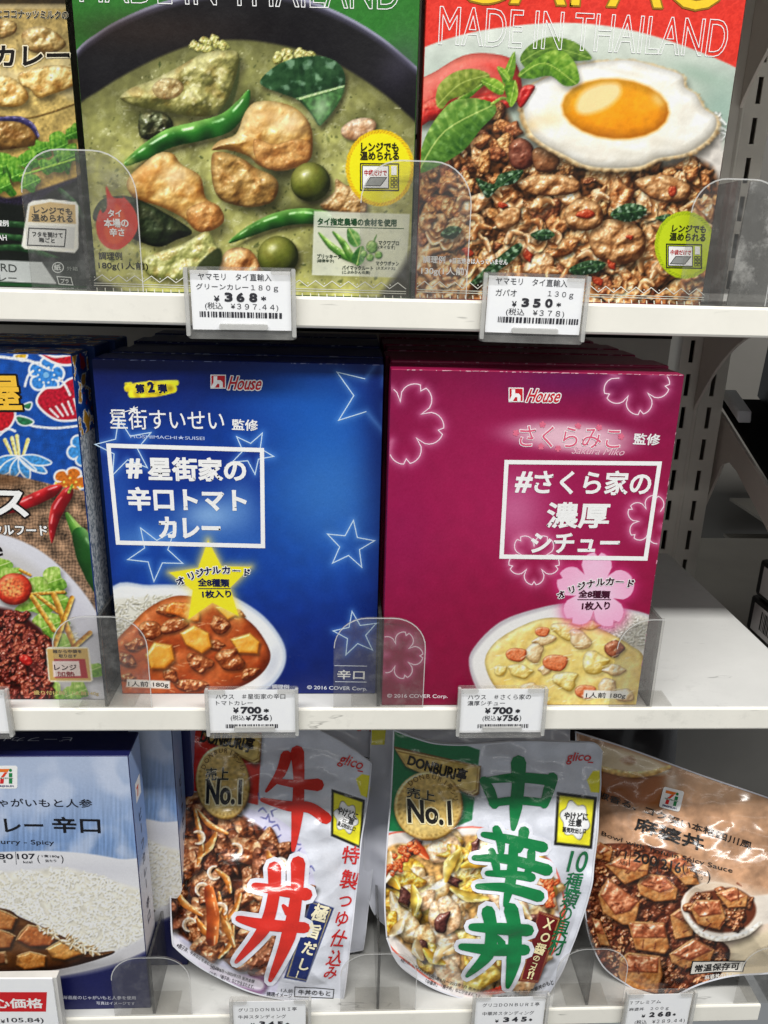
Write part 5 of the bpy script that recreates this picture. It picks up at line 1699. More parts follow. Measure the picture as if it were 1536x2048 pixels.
# brackets: curved plate carrying the upper shelf, forked plate of the next bay
def bracket(name, x, prof, label, mat, th=.0022):
    t = thing(name, label, 'bracket', (x, .2, prof[0][1]))
    bm_ob('bracket_plate', prism_bm(prof, 'x', x, x+th), mat, t)
    # folded rim along the lower edge
    return t
M_BRK = plain('bracket_paint', (212, 202, 192), .5, .3, .06, 30)
arc = [(.224, .118)]+[(.222-.09*t**1.0-.0, .122+.062*(1-(1-t)**2.2)) for t in np.linspace(0, 1, 12)]+[(.02, .188), (.02, .1925), (.224, .1925)]
bracket('shelf_bracket', .2575, arc, 'curved grey bracket plate under the upper shelf beside the slotted post', M_BRK)
fork = [(.248, .118), (.232, .1135), (.13, .070), (.02, .018), (.02, -.012), (.13, .046), (.196, .0785), (.208, .0815), (.218, .078), (.238, .036), (.250, .020)]
bracket('shelf_bracket', .284, fork, 'forked grey bracket arm sloping down to the right in the next bay', M_BRK)
arc2 = [(.224, .118+UZ-.0)]+[(.222-.09*t, .122+UZ+.05*(1-(1-t)**2.2)) for t in np.linspace(0, 1, 12)]+[(.02, .388), (.02, .395), (.224, .395)]
bracket('shelf_bracket', .2575, arc2, 'curved grey bracket plate behind the red box at the upper right', M_BRK)

# the next bay: a lower deck, a sloping deck, dark goods
def next_bay():
    t = thing('neighbouring_shelf', 'grey shelf deck of the next bay with stacked dark boxes', 'shelf', (.4, .15, -.052))
    box_ob('deck', (.266, .70, .0, .40, -.053, -.050), plain('far_deck', (160, 155, 146), .5, .3, .1, 16), t, .0003)
    box_ob('front_lip', (.266, .70, -.002, -.0003, -.066, -.0485), M_LIP, t)
    d = thing('neighbouring_shelf', 'sloping dark shelf of the next bay above the forked bracket', 'shelf', (.4, .1, .09))
    bm_ob('sloping_deck', prism_bm([(.245, .1205), (.02, .0245), (.02, .0265), (.245, .1235)], 'x', .2868, .70), M_DARK, d)
    bm_ob('clear_front_guard', prism_bm([(.150, .0835), (.062, .0455), (.062, .085), (.150, .150)], 'x', .300, .3012), CLEAR, d)
    u = thing('neighbouring_shelf', 'upper shelf of the next bay, its unseen front extended to block side light', 'shelf', (.4, .1, .21))
    box_ob('deck', (.2570, .70, .0012, .40, UZ-.0012, UZ), M_DECK, u)  # front run and lip are unseen, extended to stop lamp light leaking sideways
    box_ob('front_lip', (.2570, .70, -.0006, .0010, UZ-LIP, UZ-.0002), M_LIP, u)
    # goods: black cartons with white barcode stickers
    mb = plain('black_carton', (20, 19, 20), .35, .4)
    for i, (yy, zz, lab) in enumerate(((.113, -.0495, 'black carton with white barcode sticker at the bottom of the right-hand stack'), (.115, -.0215, 'black carton with white barcode sticker second from bottom at the right edge'), (.112, .0065, 'black carton with white barcode sticker at the top of the right-hand stack'))):
        c = thing('black_carton', lab, 'box', (.30, yy, zz), 'black cartons in the next bay')
        bm = bmesh.new()
        add_box(bm, .2790, .36, yy-.07, yy+.022, zz, zz+.027, .003, 2)
        bm_ob('carton', bm, mb, c)
        st = box_ob('barcode_sticker', (.2785, .2789, yy-.045, yy+.014, zz+.004, zz+.0235), plain('sticker_white', (190, 186, 182), .5), c)
        r = random.Random(i)
        y = yy-.040
        while y < yy+.002:
            w = r.choice((.0006, .0009, .0014))
            box_ob('barcode_bar', (.27835, .27845, y, y+w, zz+.008, zz+.0215), plain('bar_black', (24, 22, 22), .5), c)
            y += w+r.choice((.0007, .0011))
    # black trays standing on the sloping deck, a pack coloured white for a glint among them
    for (y0, y1, z0, z1, x, n, lab) in ((.16, .235, .125, .175, .31, 'black_tray', 'black tray pack leaning under the curved bracket'), (.085, .15, .092, .16, .325, 'black_tray', 'black tray pack at the right edge above the clear guard')):
        k = thing(n, lab, 'box', (x, y0, z0), 'black tray packs')
        bm_ob('tray', prism_bm([(y0, z0-.028), (y1, z0+.002), (y1-.004, z1+.012), (y0+.003, z1)], 'x', x, x+.07, .002), plain('black_tray', (14, 13, 13), .25, .5), k)
    g = thing('glint_pack', 'small film pack coloured white for a glint behind the forked bracket', 'pack', (.32, .24, .128))
    bm_ob('film', prism_bm([(.212, .1115), (.244, .1245), (.242, .131), (.214, .120)], 'x', .2872, .298, .001), plain('glint_white_film', (250, 250, 252), .12, .9), g)  # near-white base colour stands in for a ceiling lamp reflection
    # goods seen through the open back of the next bay
    w = box_ob('aisle_wall', (.26, 1.2, .62, .63, -.6, .8), plain('far_wall', (120, 117, 112), .6, .3, .1, 6))
    w['kind'] = 'structure'
    specs = [('white_box', (.60, .655, -.06, .03), (176, 178, 184), 'white carton with blue print seen through the bracket'), ('blue_box', (.665, .70, -.06, .035), (40, 70, 150), 'blue carton seen through the fork of the bracket'), ('yellow_box', (.71, .80, -.07, -.03), (196, 140, 30), 'yellow carton low behind the forked bracket'), ('dark_box', (.63, .68, -.11, -.07), (50, 36, 40), 'dark carton on the far shelf behind the bracket'), ('pale_box', (.71, .79, -.025, .03), (150, 152, 158), 'pale carton on the far shelf right of the blue one')]
    for n, (a, b_, c0, c1), col, lab in specs:
        k = thing(n, lab, 'box', (a, .5, c0))
        box_ob('carton', (a, b_, .50, .56, c0, c1), plain('far_'+n, col, .5), k, .001)
        box_ob('printed_band', (a+.004, b_-.004, .4990, .4998, c0+.010, c0+.018), plain('far_band_'+n, (60, 80, 150), .5), k)
    f = thing('neighbouring_shelf', 'far white shelf edge seen through the open bracket', 'shelf', (.7, .5, -.07))
    box_ob('deck', (.5, 1.1, .48, .61, -.074, -.0705), plain('far_deck', (150, 146, 138)), f)
    box_ob('deck', (.5, 1.1, .48, .61, -.124, -.1205), plain('far_deck', (150, 146, 138)), f)

CLEAR = clear_plastic('clear_acrylic', .97, .02, .04)
SMOKE = clear_plastic('divider_acrylic', .93, .028, .06)
FIN = clear_plastic('divider_fin_acrylic', .62, .04, .05)
next_bay()

# ------------------------------------------------------------------ clear acrylic dividers
def arch(xc, w, z0, h, r):
    """outline of the front plate: straight sides, round shoulders"""
    p = [(xc-w/2, z0), (xc+w/2, z0), (xc+w/2, z0+h-r)]
    p += [(xc+w/2-r+r*math.cos(a), z0+h-r+r*math.sin(a)) for a in np.linspace(0, math.pi/2, 9)[1:]]
    p += [(xc-w/2+r-r*math.sin(a), z0+h-r+r*math.cos(a)) for a in np.linspace(0, math.pi/2, 9)]
    return p

EDGE = clear_plastic('divider_edge_acrylic', .9, .62, .2)

def divider(xc, z0, label, w=.0475, h=.056, y=.0005, half=None, fin_dx=0., depth=.19, r=.017):
    t = thing('shelf_divider', label, 'divider', (xc, y, z0), 'clear acrylic shelf dividers')
    p = arch(xc, w, z0+.0002, h, r)
    if half == 'L':
        p = [(xc-w/2, z0+.0002), (xc+.0016, z0+.0002), (xc+.0016, z0+h)]+[(xc-w/2+r-r*math.sin(a), z0+h-r+r*math.cos(a)) for a in np.linspace(0, math.pi/2, 9)]
    bm_ob('front_plate', prism_bm(p, 'y', y, y+.0010), SMOKE, t)
    # polished rim of the plate, catching the light
    rim_v, rim_f = [], []
    q = p[1:]+p[:1]
    pts = p[1:]
    bm = bmesh.new()
    cx, cz = xc, z0+h*.4
    n = len(pts)
    ring = []
    for i, (a, b_) in enumerate(pts):
        d = Vector((cx-a, 0, cz-b_)).normalized()*.0006
        ring.append([bm.verts.new((a, y-.00008, b_)), bm.verts.new((a+d.x, y-.00008, b_+d.z)), bm.verts.new((a, y+.00108, b_)), ])
    for i in range(n-1):
        A, B = ring[i], ring[i+1]
        bm.faces.new((A[0], B[0], B[1], A[1]))
    bm_ob('polished_rim', bm, EDGE, t)
    fx = xc+fin_dx
    bm_ob('fin', prism_bm([(y+.0012, z0+.0002), (y+depth, z0+.0002), (y+depth, z0+h*.55), (y+.05, z0+h-.001), (y+.0012, z0+h-.0006)], 'x', fx-.0008, fx+.0008), FIN, t)
    box_ob('foot', (fx-w*.30, fx+w*.30, y+.0012, y+.016, z0+.0002, z0+.0009), CLEAR, t)
    return t
divider(-.1185, UZ, 'arched clear divider between the yellow curry box and the green curry box', .0475, .056)
divider(.0222, UZ, 'arched clear divider between the green curry box and the red box', .0475, .056)
divider(.1615, UZ, 'wide clear divider at the right of the red box', .040, .053, depth=.19, r=.014)
divider(-.1285, 0, 'arched clear divider between the patterned box and the blue box', .0470, .052)
divider(.0118, 0, 'arched clear divider between the blue and the magenta box', .0470, .052, y=.0002)
divider(.1560, 0, 'corner divider hugging the right side of the magenta box', .043, .052, half='L', y=.0002)
divider(-.1185, LZ, 'arched clear divider right of the blue beef curry box', .0460, .0455)
divider(.0165, LZ, 'arched clear divider between the two white pouches', .0460, .0455)
divider(.1462, LZ, 'arched clear divider between the white and the brown pouch', .0435, .0465)
divider(.262, LZ, 'clear divider cut by the right edge beside the brown pouch', .0460, .0455)
# scratched clear panel standing right of the red box
t = thing('clear_panel', 'scratched grey clear panel standing at the right end of the upper shelf', 'panel', (.21, .004, UZ))
bm_ob('panel', prism_bm([(.1655, UZ+.0003), (.230, UZ+.0003), (.230, UZ+.0525), (.1675, UZ+.0525)], 'y', .004, .0052), clear_plastic('scratched_panel', .45, .16, .5, .2), t)
box_ob('foot', (.166, .229, .0055, .03, UZ+.0003, UZ+.001), CLEAR, t)
# ------------------------------------------------------------------ price tags
PAPER = plain('label_paper', (240, 241, 244), .65, .2, .015, 200)
HOLD = clear_plastic('tag_holder_acrylic', .96, .08, .05)
RIMM = clear_plastic('tag_rim_acrylic', .93, .42, .1)
INK = (52, 52, 58)

def rrect(x0, x1, z0, z1, r, n=5):
    p = []
    for cx, cz, a0 in ((x1-r, z0+r, -90), (x1-r, z1-r, 0), (x0+r, z1-r, 90), (x0+r, z0+r, 180)):
        p += [(cx+r*math.cos(math.radians(a0+90*i/n)), cz+r*math.sin(math.radians(a0+90*i/n))) for i in range(n+1)]
    return p

def barcode(f, p0, p1, h, par, seed):
    q = f.uv([p0, p1])
    d = q[1]-q[0]
    L = np.linalg.norm(d)
    d /= L
    up = np.array([-d[1], d[0]])
    H = h*L/math.hypot(p1[0]-p0[0], p1[1]-p0[1])
    r = random.Random(seed)
    x = 0
    V, F = [], []
    u = L/95
    while x < L:
        w = u*r.choice((1, 1, 2, 2, 3))
        w = min(w, L-x)
        i = len(V)
        V += [q[0]+d*x, q[0]+d*(x+w), q[0]+d*(x+w)+up*H, q[0]+d*x+up*H]
        F.append((i, i+1, i+2, i+3))
        x += w+u*r.choice((1, 1, 1, 2))
    stick(f, np.array(V), F, INK, par, 'barcode')

def price_tag(quad, lab_in, label, rows, bar, seed, z_deck, tilt=0):
    """holder outline given by photo points left-top, right-top, left-bottom"""
    Yh = -.0022
    F0 = Face((0, Yh-.0011, 0), kind='paper', base=.00006)
    a, b, c = F0.uv(quad)
    x0, x1, z1, z0 = (a[0]+c[0])/2, b[0], (a[1]+b[1])/2, c[1]
    t = thing('price_tag', label, 'price tag', ((x0+x1)/2, Yh, z0), 'price tags on the shelf edges')
    bm_ob('holder', prism_bm(rrect(x0, x1, z0, z1, .0012), 'y', Yh, Yh+.0008), HOLD, t)
    # raised clear rims left and right, shoulder hooks and the bottom clip
    for s, xx in ((1, x0), (-1, x1)):
        lo, hi = sorted((xx, xx+s*.0018))
        bm_ob('side_rim', prism_bm(rrect(lo, hi, z0+.0012, z1-.0004, .0006), 'y', Yh-.0024, Yh-.0002), RIMM, t)
        lo, hi = sorted((xx+s*.0020, xx+s*.0105))
        bm_ob('top_hook', prism_bm(rrect(lo, hi, z1-.0030, z1-.0003, .0010), 'y', Yh-.0026, Yh-.0014), HOLD, t)
    w = x1-x0
    bm_ob('bottom_clip', prism_bm(rrect(x0+w*.30, x1-w*.26, z0+.0042, z0+.0066, .0008), 'y', Yh-.0026, Yh-.0013), RIMM, t)
    bm_ob('bottom_rim', prism_bm(rrect(x0+.001, x1-.001, z0, z0+.0040, .0009), 'y', Yh-.0020, Yh-.0003), HOLD, t)
    lx0, lx1, lz0, lz1 = x0+lab_in[0]*w, x1-lab_in[1]*w, z0+lab_in[2]*(z1-z0), z1-lab_in[3]*(z1-z0)
    box_ob('paper_label', (lx0, lx1, Yh-.00105, Yh-.0008, lz0, lz1), PAPER, t)
    for r in rows:
        s, p0, p1, h = r[:4]
        text(F0, s, p0, p1, h, INK, t, 'price_lettering' if len(r) > 4 and r[4] > .03 else 'lettering', r[4] if len(r) > 4 else .0)
    t.rotation_euler = (0, random.Random(seed).uniform(-.010, .010), 0)
    if bar:
        barcode(F0, bar[0], bar[1], bar[2], t, seed)
    return t

price_tag([(371, 532), (592, 536), (371, 676)], (.055, .045, .13, .05), 'price tag reading 368 under the green curry box',
    [('ヤマモリ　タイ直輸入', (397, 559), (544, 563), 14), ('グリーンカレー１８０ｇ', (393, 580), (557, 585), 14), ('¥', (429, 603), (440, 603), 12, .02), ('3', (450, 603), (466, 603.5), 18, .05), ('6', (474, 604), (490, 604), 18, .05), ('8', (499, 604), (515, 605), 18, .05), ('*', (523, 602), (533, 602), 9, .02), ('(税込　¥３９７.４４)', (411, 619), (557, 624), 15)],
    ((400, 633), (566, 638), 11), 1, UZ)
price_tag([(962, 545), (1181, 549), (962, 684)], (.05, .05, .14, .05), 'price tag reading 350 under the red minced basil box',
    [('ヤマモリ　タイ直輸入', (990, 569), (1133, 574), 14), ('ガパオ', (990, 592), (1032, 593), 13), ('１３０ｇ', (1094, 595), (1145, 598), 13), ('¥', (1023, 614), (1032, 614), 11, .02), ('3', (1042, 614), (1057, 614), 17, .05), ('5', (1065, 615), (1080, 615), 17, .05), ('0', (1089, 615), (1104, 615), 17, .05), ('*', (1112, 613), (1121, 613), 8, .02), ('(税込　¥３７８)', (1011, 632), (1127, 636), 15)],
    ((995, 645), (1157, 649), 11), 2, UZ)
price_tag([(412, 1376), (597, 1376), (412, 1474)], (.035, .035, .09, .04), 'price tag reading 700 under the blue curry box',
    [('ハウス　＃星街家の辛口', (432, 1398), (571, 1398), 12), ('トマトカレー', (433, 1410), (506, 1410), 10), ('¥', (467, 1426), (478, 1426), 13, .04), ('700', (482, 1427), (523, 1427), 16, .05), ('*', (528, 1425), (538, 1425), 9, .04), ('(税込', (462, 1442), (490, 1442), 14), ('¥', (492, 1441), (502, 1441), 11, .03), ('756', (504, 1441), (538, 1441), 14, .04), (')', (540, 1443), (544, 1443), 15)],
    ((452, 1456), (556, 1456), 9), 3, 0)
price_tag([(914, 1374), (1097, 1374), (914, 1474)], (.035, .035, .09, .04), 'price tag reading 700 under the magenta stew box',
    [('ハウス　＃さくら家の', (936, 1399), (1062, 1399), 12), ('濃厚シチュー', (935, 1411), (1010, 1411), 11), ('¥', (970, 1427), (981, 1427), 13, .04), ('700', (985, 1428), (1025, 1428), 16, .05), ('*', (1031, 1426), (1040, 1426), 9, .04), ('(税込', (965, 1443), (992, 1443), 14), ('¥', (994, 1442), (1003, 1442), 11, .03), ('756', (1005, 1442), (1037, 1442), 14, .04), (')', (1038, 1444), (1042, 1444), 15)],
    ((955, 1456), (1056, 1456), 9), 4, 0)
price_tag([(-150, 1376), (15, 1376), (-150, 1476)], (.035, .05, .09, .04), 'clear price tag holder cut off by the left edge on the middle shelf', [], None, 5, 0)
price_tag([(460, 1998), (622, 1996), (460, 2092)], (.04, .07, .09, .06), 'price tag reading 345 under the red lettered pouch',
    [('グリコＤＯＮＢＵＲＩ亭', (476, 2024), (593, 2021), 10), ('牛丼スタンディング', (476, 2038), (572, 2036), 10), ('¥', (501, 2052), (509, 2052), 8, .03), ('3', (518, 2052), (530, 2052), 13, .05), ('4', (536, 2052), (548, 2052), 13, .05), ('5', (554, 2052), (566, 2052), 13, .05), ('*', (571, 2050), (578, 2050), 7, .03)], None, 6, LZ)
price_tag([(943, 1990), (1101, 1986), (943, 2084)], (.04, .05, .09, .07), 'price tag reading 345 under the green lettered pouch',
    [('グリコＤＯＮＢＵＲＩ亭', (965, 2014), (1079, 2012), 10), ('中華丼スタンディング', (965, 2031), (1068, 2029), 10), ('¥', (990, 2045), (997, 2045), 8, .03), ('3', (1006, 2044), (1018, 2044), 13, .05), ('4', (1024, 2044), (1036, 2043), 13, .05), ('5', (1042, 2043), (1053, 2043), 13, .05), ('*', (1058, 2042), (1064, 2042), 7, .03), ('(税込　¥３７２.６０)', (985, 2060), (1080, 2057), 12)], None, 7, LZ)
price_tag([(1246, 1986), (1396, 1980), (1246, 2078)], (.04, .06, .09, .06), 'price tag reading 268 under the brown tofu pouch',
    [('７プレミアム', (1260, 2009), (1322, 2006), 9), ('麻婆丼　２００ｇ', (1258, 2023), (1337, 2020), 10), ('¥', (1283, 2035), (1290, 2035), 8, .03), ('2', (1298, 2034), (1309, 2034), 13, .05), ('6', (1315, 2033), (1326, 2033), 13, .05), ('8', (1330, 2033), (1341, 2033), 13, .05), ('*', (1346, 2032), (1352, 2031), 7, .03), ('(税込　¥２８９.４４)', (1269, 2050), (1369, 2046), 13)],
    ((1310, 2058), (1380, 2056), 10), 8, LZ)

# shelf card with a red banner, lower left
def shelf_card():
    Y = -.0075
    F0 = Face((0, Y, 0), kind='paper', base=.00008)
    p = F0.uv([(-60, 1958), (104, 1958), (92, 2100), (-60, 2100)])
    t = thing('shelf_card', 'white shelf card with red banner at the lower left corner', 'card', (p[1][0], Y, p[3][1]))
    bm_ob('card', prism_bm([tuple(q) for q in (p[0], p[1], (p[1][0], p[2][1]), (p[0][0], p[3][1]))], 'y', Y, Y+.0010), PAPER, t)
    box_ob('card_back', (p[0][0], p[1][0]+.002, Y+.0012, Y+.0060, p[3][1], p[1][1]-.0004), plain('card_holder', (205, 204, 200), .4), t)
    shape(F0, [(-50, 1984), (94, 1984), (92, 2023), (-50, 2023)], (206, 32, 38), t, 'red_banner')
    text(F0, '安心価格', (-44, 2016), (87, 2016), 27, (246, 240, 238), t, 'lettering', .03, 2)
    text(F0, '(税込', (-60, 2047), (-14, 2047), 16, INK, t, 'lettering', .0)
    text(F0, '¥', (2, 2046), (11, 2046), 10, INK, t, 'lettering', .01)
    text(F0, '105.84)', (15, 2047), (88, 2047), 16, INK, t, 'lettering', .01)
shelf_card()
# ------------------------------------------------------------------ cartons
def worn(name, c, kind='carton'):
    """carton board in one colour, rubbed white along its edges (scuffs with their own shape)"""
    if name in MATS:
        return MATS[name]
    m, nt, b = new_mat(name)
    l = srgb(c)
    n = noise_node(nt, 240, 5, .7)
    g = ramp(nt, n.outputs[0], [(.3, tuple(l*.9)), (.7, tuple(np.minimum(l*1.08, .9)))]).outputs[0]
    nt.links.new(g, b.inputs['Base Color'])
    b.inputs['Roughness'].default_value = .36
    b.inputs['Specular IOR Level'].default_value = .4
    bump(nt, b, n.outputs[0], .08, .0004)
    MATS[name] = m
    return m

def scuff_strip(x0, x1, y, z, parent, seed, n=26, col=(214, 206, 206), axis='x'):
    """little white nicks along a carton edge where the print has rubbed off"""
    r = random.Random(seed)
    V, F = [], []
    for _ in range(n):
        a = r.uniform(x0, x1)
        w = r.choice((.0005, .0008, .0014, .003))*r.uniform(.6, 1.5)
        h = r.uniform(.00012, .00042)
        i = len(V)
        if axis == 'x':
            V += [(a, y, z-h), (a+w, y, z-h*r.random()), (a+w*.8, y-.00001, z+.0001), (a+w*.1, y, z+.0001)]
        else:
            V += [(y-h, z, a), (y+.0001, z, a+w*.2), (y+.0001, z, a+w), (y-h*r.random(), z, a+w*.9)]
        F.append((i, i+1, i+2, i+3))
    return mesh_ob('worn_edge', V, F, ink(col, 'carton'), parent)

def carton(name, label, cat, x0, x1, yf, z0, H, D, col, group=None, sidecol=None):
    t = thing(name, label, cat, ((x0+x1)/2, yf+D/2, z0), group)
    bm = bmesh.new()
    add_box(bm, x0, x1, yf, yf+D, z0, z0+H, .0007, 3)
    bm_ob('carton', bm, worn('board_%d_%d_%d' % tuple(col), col), t)
    f = Face((x0, yf-.00006, z0))
    return t, f

def rows(a, b, fine, cut=None, coarse=.004):
    if cut is None or cut >= b:
        return np.linspace(a, b, int((b-a)/fine)+1)
    return np.concatenate([np.linspace(a, cut, int((cut-a)/fine)+1), np.linspace(cut, b, int((b-cut)/coarse)+2)[1:]])

ST = .00042
WHITE = (244, 244, 242)

def microwave(f, t, x0, y0, x1, y1, tilt=0., words=True, dark=(40, 40, 34)):
    """little printed microwave oven: body, window, tray, keys"""
    W, H_ = x1-x0, y1-y0
    def q(a, b): return (x0+a*W, y0+b*H_+tilt*a*W)
    line(f, [q(0, 0), q(1, 0), q(1, 1), q(0, 1)], 2.2, dark, t, 'oven_outline', 1.0, True)
    shape(f, [q(.05, .08), q(.74, .08), q(.74, .92), q(.05, .92)], WHITE, t, 'oven_window', 1.3)
    line(f, [q(.05, .08), q(.74, .08), q(.74, .92), q(.05, .92)], 1.6, dark, t, 'oven_outline', 1.6, True)
    shape(f, [q(.10, .84), q(.26, .52), q(.69, .52), q(.52, .84)], (150, 152, 150), t, 'oven_tray', 1.6)
    line(f, [q(.10, .84), q(.26, .52), q(.69, .52), q(.52, .84)], 1.3, dark, t, 'oven_outline', 1.9, True)
    shape(f, [q(.81, .08), q(.95, .08), q(.95, .42), q(.81, .42)], WHITE, t, 'oven_key', 1.3)
    for r in range(3):
        for c in range(2):
            a, b = .80+.095*c, .50+.15*r
            line(f, [q(a, b), q(a+.07, b), q(a+.07, b+.10), q(a, b+.10)], 1.1, dark, t, 'oven_key', 1.3, True)
    if words:
        text(f, '中袋だけで', q(.10, .46), q(.69, .46), H_*.21, (196, 40, 40), t, 'lettering', .02, 1.9)

def zigzag(f, t, xa, ya, xb, yb, n=19):
    pts = []
    for i in range(n*2+1):
        k = i/(n*2)
        pts.append((xa+(xb-xa)*k, ya+(yb-ya)*k+(0 if i % 2 else 12)))
    line(f, pts, 1.6, (226, 226, 214), t, 'border_zigzag')
    for d in (17, 21.5):
        line(f, [(xa, ya+d), (xb, yb+d)], 1.4, (214, 214, 200), t, 'border_line')
    V = []
    F = []
    for i in range(n*2):
        k = (i+.3)/(n*2)
        p = np.array([xa+(xb-xa)*k, ya+(yb-ya)*k+26])
        j = len(V)
        V += [p, p+(2, 0), p+(2.6, 7), p+(.6, 7)]
        F.append((j, j+1, j+2, j+3))
        if i % 2 == 0:
            j = len(V)
            p = np.array([xa+(xb-xa)*(i/(n*2)), ya+(yb-ya)*(i/(n*2))+4])
            V += [p, p+(2.2, 0), p+(2.2, 2.2), p+(0, 2.2)]
            F.append((j, j+1, j+2, j+3))
    stick(f, f.uv(np.array(V)), F, (222, 222, 208), t, 'border_ticks')

# ---- green curry
t, f = carton('curry_box', 'green curry box with dark pan picture on the upper shelf', 'box', -.1163, .0212, .0052, UZ, .180, .022, (40, 104, 36))
print_sheet(f, rows(.0003, .1372, ST), rows(.0004, .1796, ST, .128), art_green(), t)
text(f, 'MADE IN THAILAND', (160, 3), (798, 19), 64, WHITE, t, 'lettering', .0, 1, wire=.00016)
for s, a, b, h in (('タイ', (217, 434), (244, 434), 14), ('本場の', (209, 455), (258, 455), 17), ('辛さ', (220, 473), (250, 473), 16)):
    text(f, s, a, b, h, WHITE, t, 'lettering', .03)
text(f, '調理例', (198, 519), (245, 520), 15, (26, 28, 16), t, 'lettering', .015)
text(f, '180g(1人前)', (198, 540), (297, 542), 17, (26, 28, 16), t, 'lettering', .015)
text(f, 'レンジでも', (722, 303), (797, 304), 17, (40, 36, 16), t, 'lettering', .03)
text(f, '温められる', (720, 320), (798, 321), 16, (40, 36, 16), t, 'lettering', .03)
microwave(f, t, 721, 327, 797, 380, .01)
text(f, 'タイ指定農場の食材を使用', (635, 450), (793, 453), 14, (34, 78, 44), t, 'lettering', .03)
line(f, [(635, 453), (808, 457)], 1.2, (60, 100, 60), t)
for s, a, b, h in (('プリッキーヌ', (634, 517), (682, 518), 9), ('(緑唐辛子)', (634, 525), (668, 526), 7), ('バイマックルート', (684, 540), (746, 541), 9), ('(こぶみかんの葉)', (684, 548), (740, 549), 7), ('マクワプロ', (757, 490), (798, 491), 9), ('(タイなす)', (757, 498), (790, 499), 7), ('マクワポァン', (752, 531), (798, 532), 9), ('(スズメナス)', (752, 540), (790, 541), 7)):
    text(f, s, a, b, h, (40, 60, 40), t, 'small_print', .02)
zigzag(f, t, 188, 549, 812, 566)

# ---- red box
t, f = carton('basil_mince_box', 'red box with fried egg picture on the upper shelf', 'box', .0236, .1543, .0056, UZ, .180, .022, (178, 36, 28))
print_sheet(f, rows(.0003, .1304, ST), rows(.0004, .1796, ST, .128), art_red(), t)
text(f, 'MADE IN THAILAND', (877, 88), (1449, 114), 64, WHITE, t, 'lettering', .0, 1, wire=.00016)
text(f, 'GAPAO', (905, 5), (1450, 21), 112, (248, 204, 44), t, 'title_lettering', .0, edge=((150, 110, 20), .02))
text(f, '調理例', (846, 526), (890, 527), 14, WHITE, t, 'lettering', .015)
text(f, '※目玉焼きは入っていません', (898, 527), (1015, 530), 11, WHITE, t, 'small_print', .02)
text(f, '130g(1人前)', (842, 551), (934, 553), 17, WHITE, t, 'lettering', .015)
text(f, 'レンジでも', (1343, 464), (1411, 466), 14, (46, 50, 14), t, 'lettering', .03)
text(f, '温められる', (1338, 481), (1410, 483), 15, (46, 50, 14), t, 'lettering', .03)
microwave(f, t, 1333, 488, 1403, 535, .02)
zigzag(f, t, 834, 562, 1408, 578)

# ---- yellow-brown curry box at the left edge
t, f = carton('curry_box', 'brown coconut curry box cut off by the left edge', 'box', -.258, -.1226, .0185, UZ, .180, .022, (46, 40, 30))
print_sheet(f, np.concatenate([np.linspace(.0003, .0845, 60), rows(.085, .1351, ST)]), rows(.0004, .1796, ST, .128), art_yellow(), t)
text(f, 'とココナッツミルクの', (-6, 36), (136, 39), 15, (26, 20, 14), t, 'lettering', .015, edge=((236, 226, 200), .035), shear=.15)
text(f, 'カレー', (-14, 133), (138, 131), 37, (22, 18, 14), t, 'title_lettering', .03, edge=((240, 228, 196), .05), shear=.2)
text(f, 'レンジでも', (68, 426), (145, 430), 13, (50, 44, 30), t, 'lettering', .02)
text(f, '温められる', (64, 442), (146, 445), 14, (50, 44, 30), t, 'lettering', .02)
text(f, 'フタを開けて', (65, 473), (126, 476), 10, (50, 50, 50), t, 'lettering', .02)
text(f, '箱ごと', (78, 484), (110, 486), 9, (50, 50, 50), t, 'lettering', .02)
line(f, [(58, 456), (132, 459), (129, 493), (55, 490)], 2, (60, 60, 60), t, closed=True)
text(f, '調理例', (-20, 452), (18, 453), 12, WHITE, t, 'lettering', .02)
text(f, 'AH', (-4, 480), (14, 481), 11, WHITE, t, 'lettering', .01)
text(f, 'RD', (2, 542), (34, 545), 15, (60, 64, 62), t, 'lettering', .0)
text(f, 'カレー', (-24, 561), (34, 563), 13, (40, 44, 42), t, 'lettering', .0)
a = np.linspace(0, 2*math.pi, 25)
line(f, [(116+11*math.cos(k), 535+10*math.sin(k)) for k in a], 1.8, (196, 200, 196), t, 'recycling_mark')
text(f, '紙', (109, 541), (123, 541), 12, (206, 210, 206), t, 'recycling_mark', .02)
text(f, '外箱', (134, 541), (156, 542), 8, (150, 156, 150), t, 'small_print', .0)
line(f, [(114, 553), (142, 555), (146, 570), (118, 568)], 1.8, (196, 200, 196), t, 'recycling_mark', closed=True)
text(f, 'プラ', (122, 566), (138, 567), 9, (206, 210, 206), t, 'recycling_mark', .02)

# ---- patterned taco-rice box
CX1, CYF, CH = -.1312, .0085, .179
t, f = carton('taco_rice_box', 'blue textile-patterned box with chillies on the middle shelf', 'box', -.266, CX1, CYF, 0, CH, .023, (30, 60, 120))
cv_ch = art_chili()
print_sheet(f, np.concatenate([np.linspace(.0003, .0675, 50), rows(.068, .1345, ST)]), rows(.0004, CH-.0004, ST), cv_ch, t)
text(f, '屋', (-28, 822), (46, 822), 72, (240, 190, 60), t, 'title_lettering', .03, edge=((24, 20, 20), .05))
text(f, 'ス', (-14, 1032), (58, 1034), 56, WHITE, t, 'title_lettering', .03, edge=((30, 20, 18), .05))
text(f, 'ウルフード', (-14, 1069), (96, 1071), 22, WHITE, t, 'lettering', .03, edge=((36, 24, 20), .05))
text(f, 'e', (-14, 1112), (7, 1112), 22, (20, 18, 18), t, 'lettering', .01)
text(f, '箱から中袋を', (106, 1306), (164, 1306), 8, (60, 40, 20), t, 'small_print', .02)
text(f, '取り出す', (118, 1315), (154, 1315), 8, (60, 40, 20), t, 'small_print', .02)
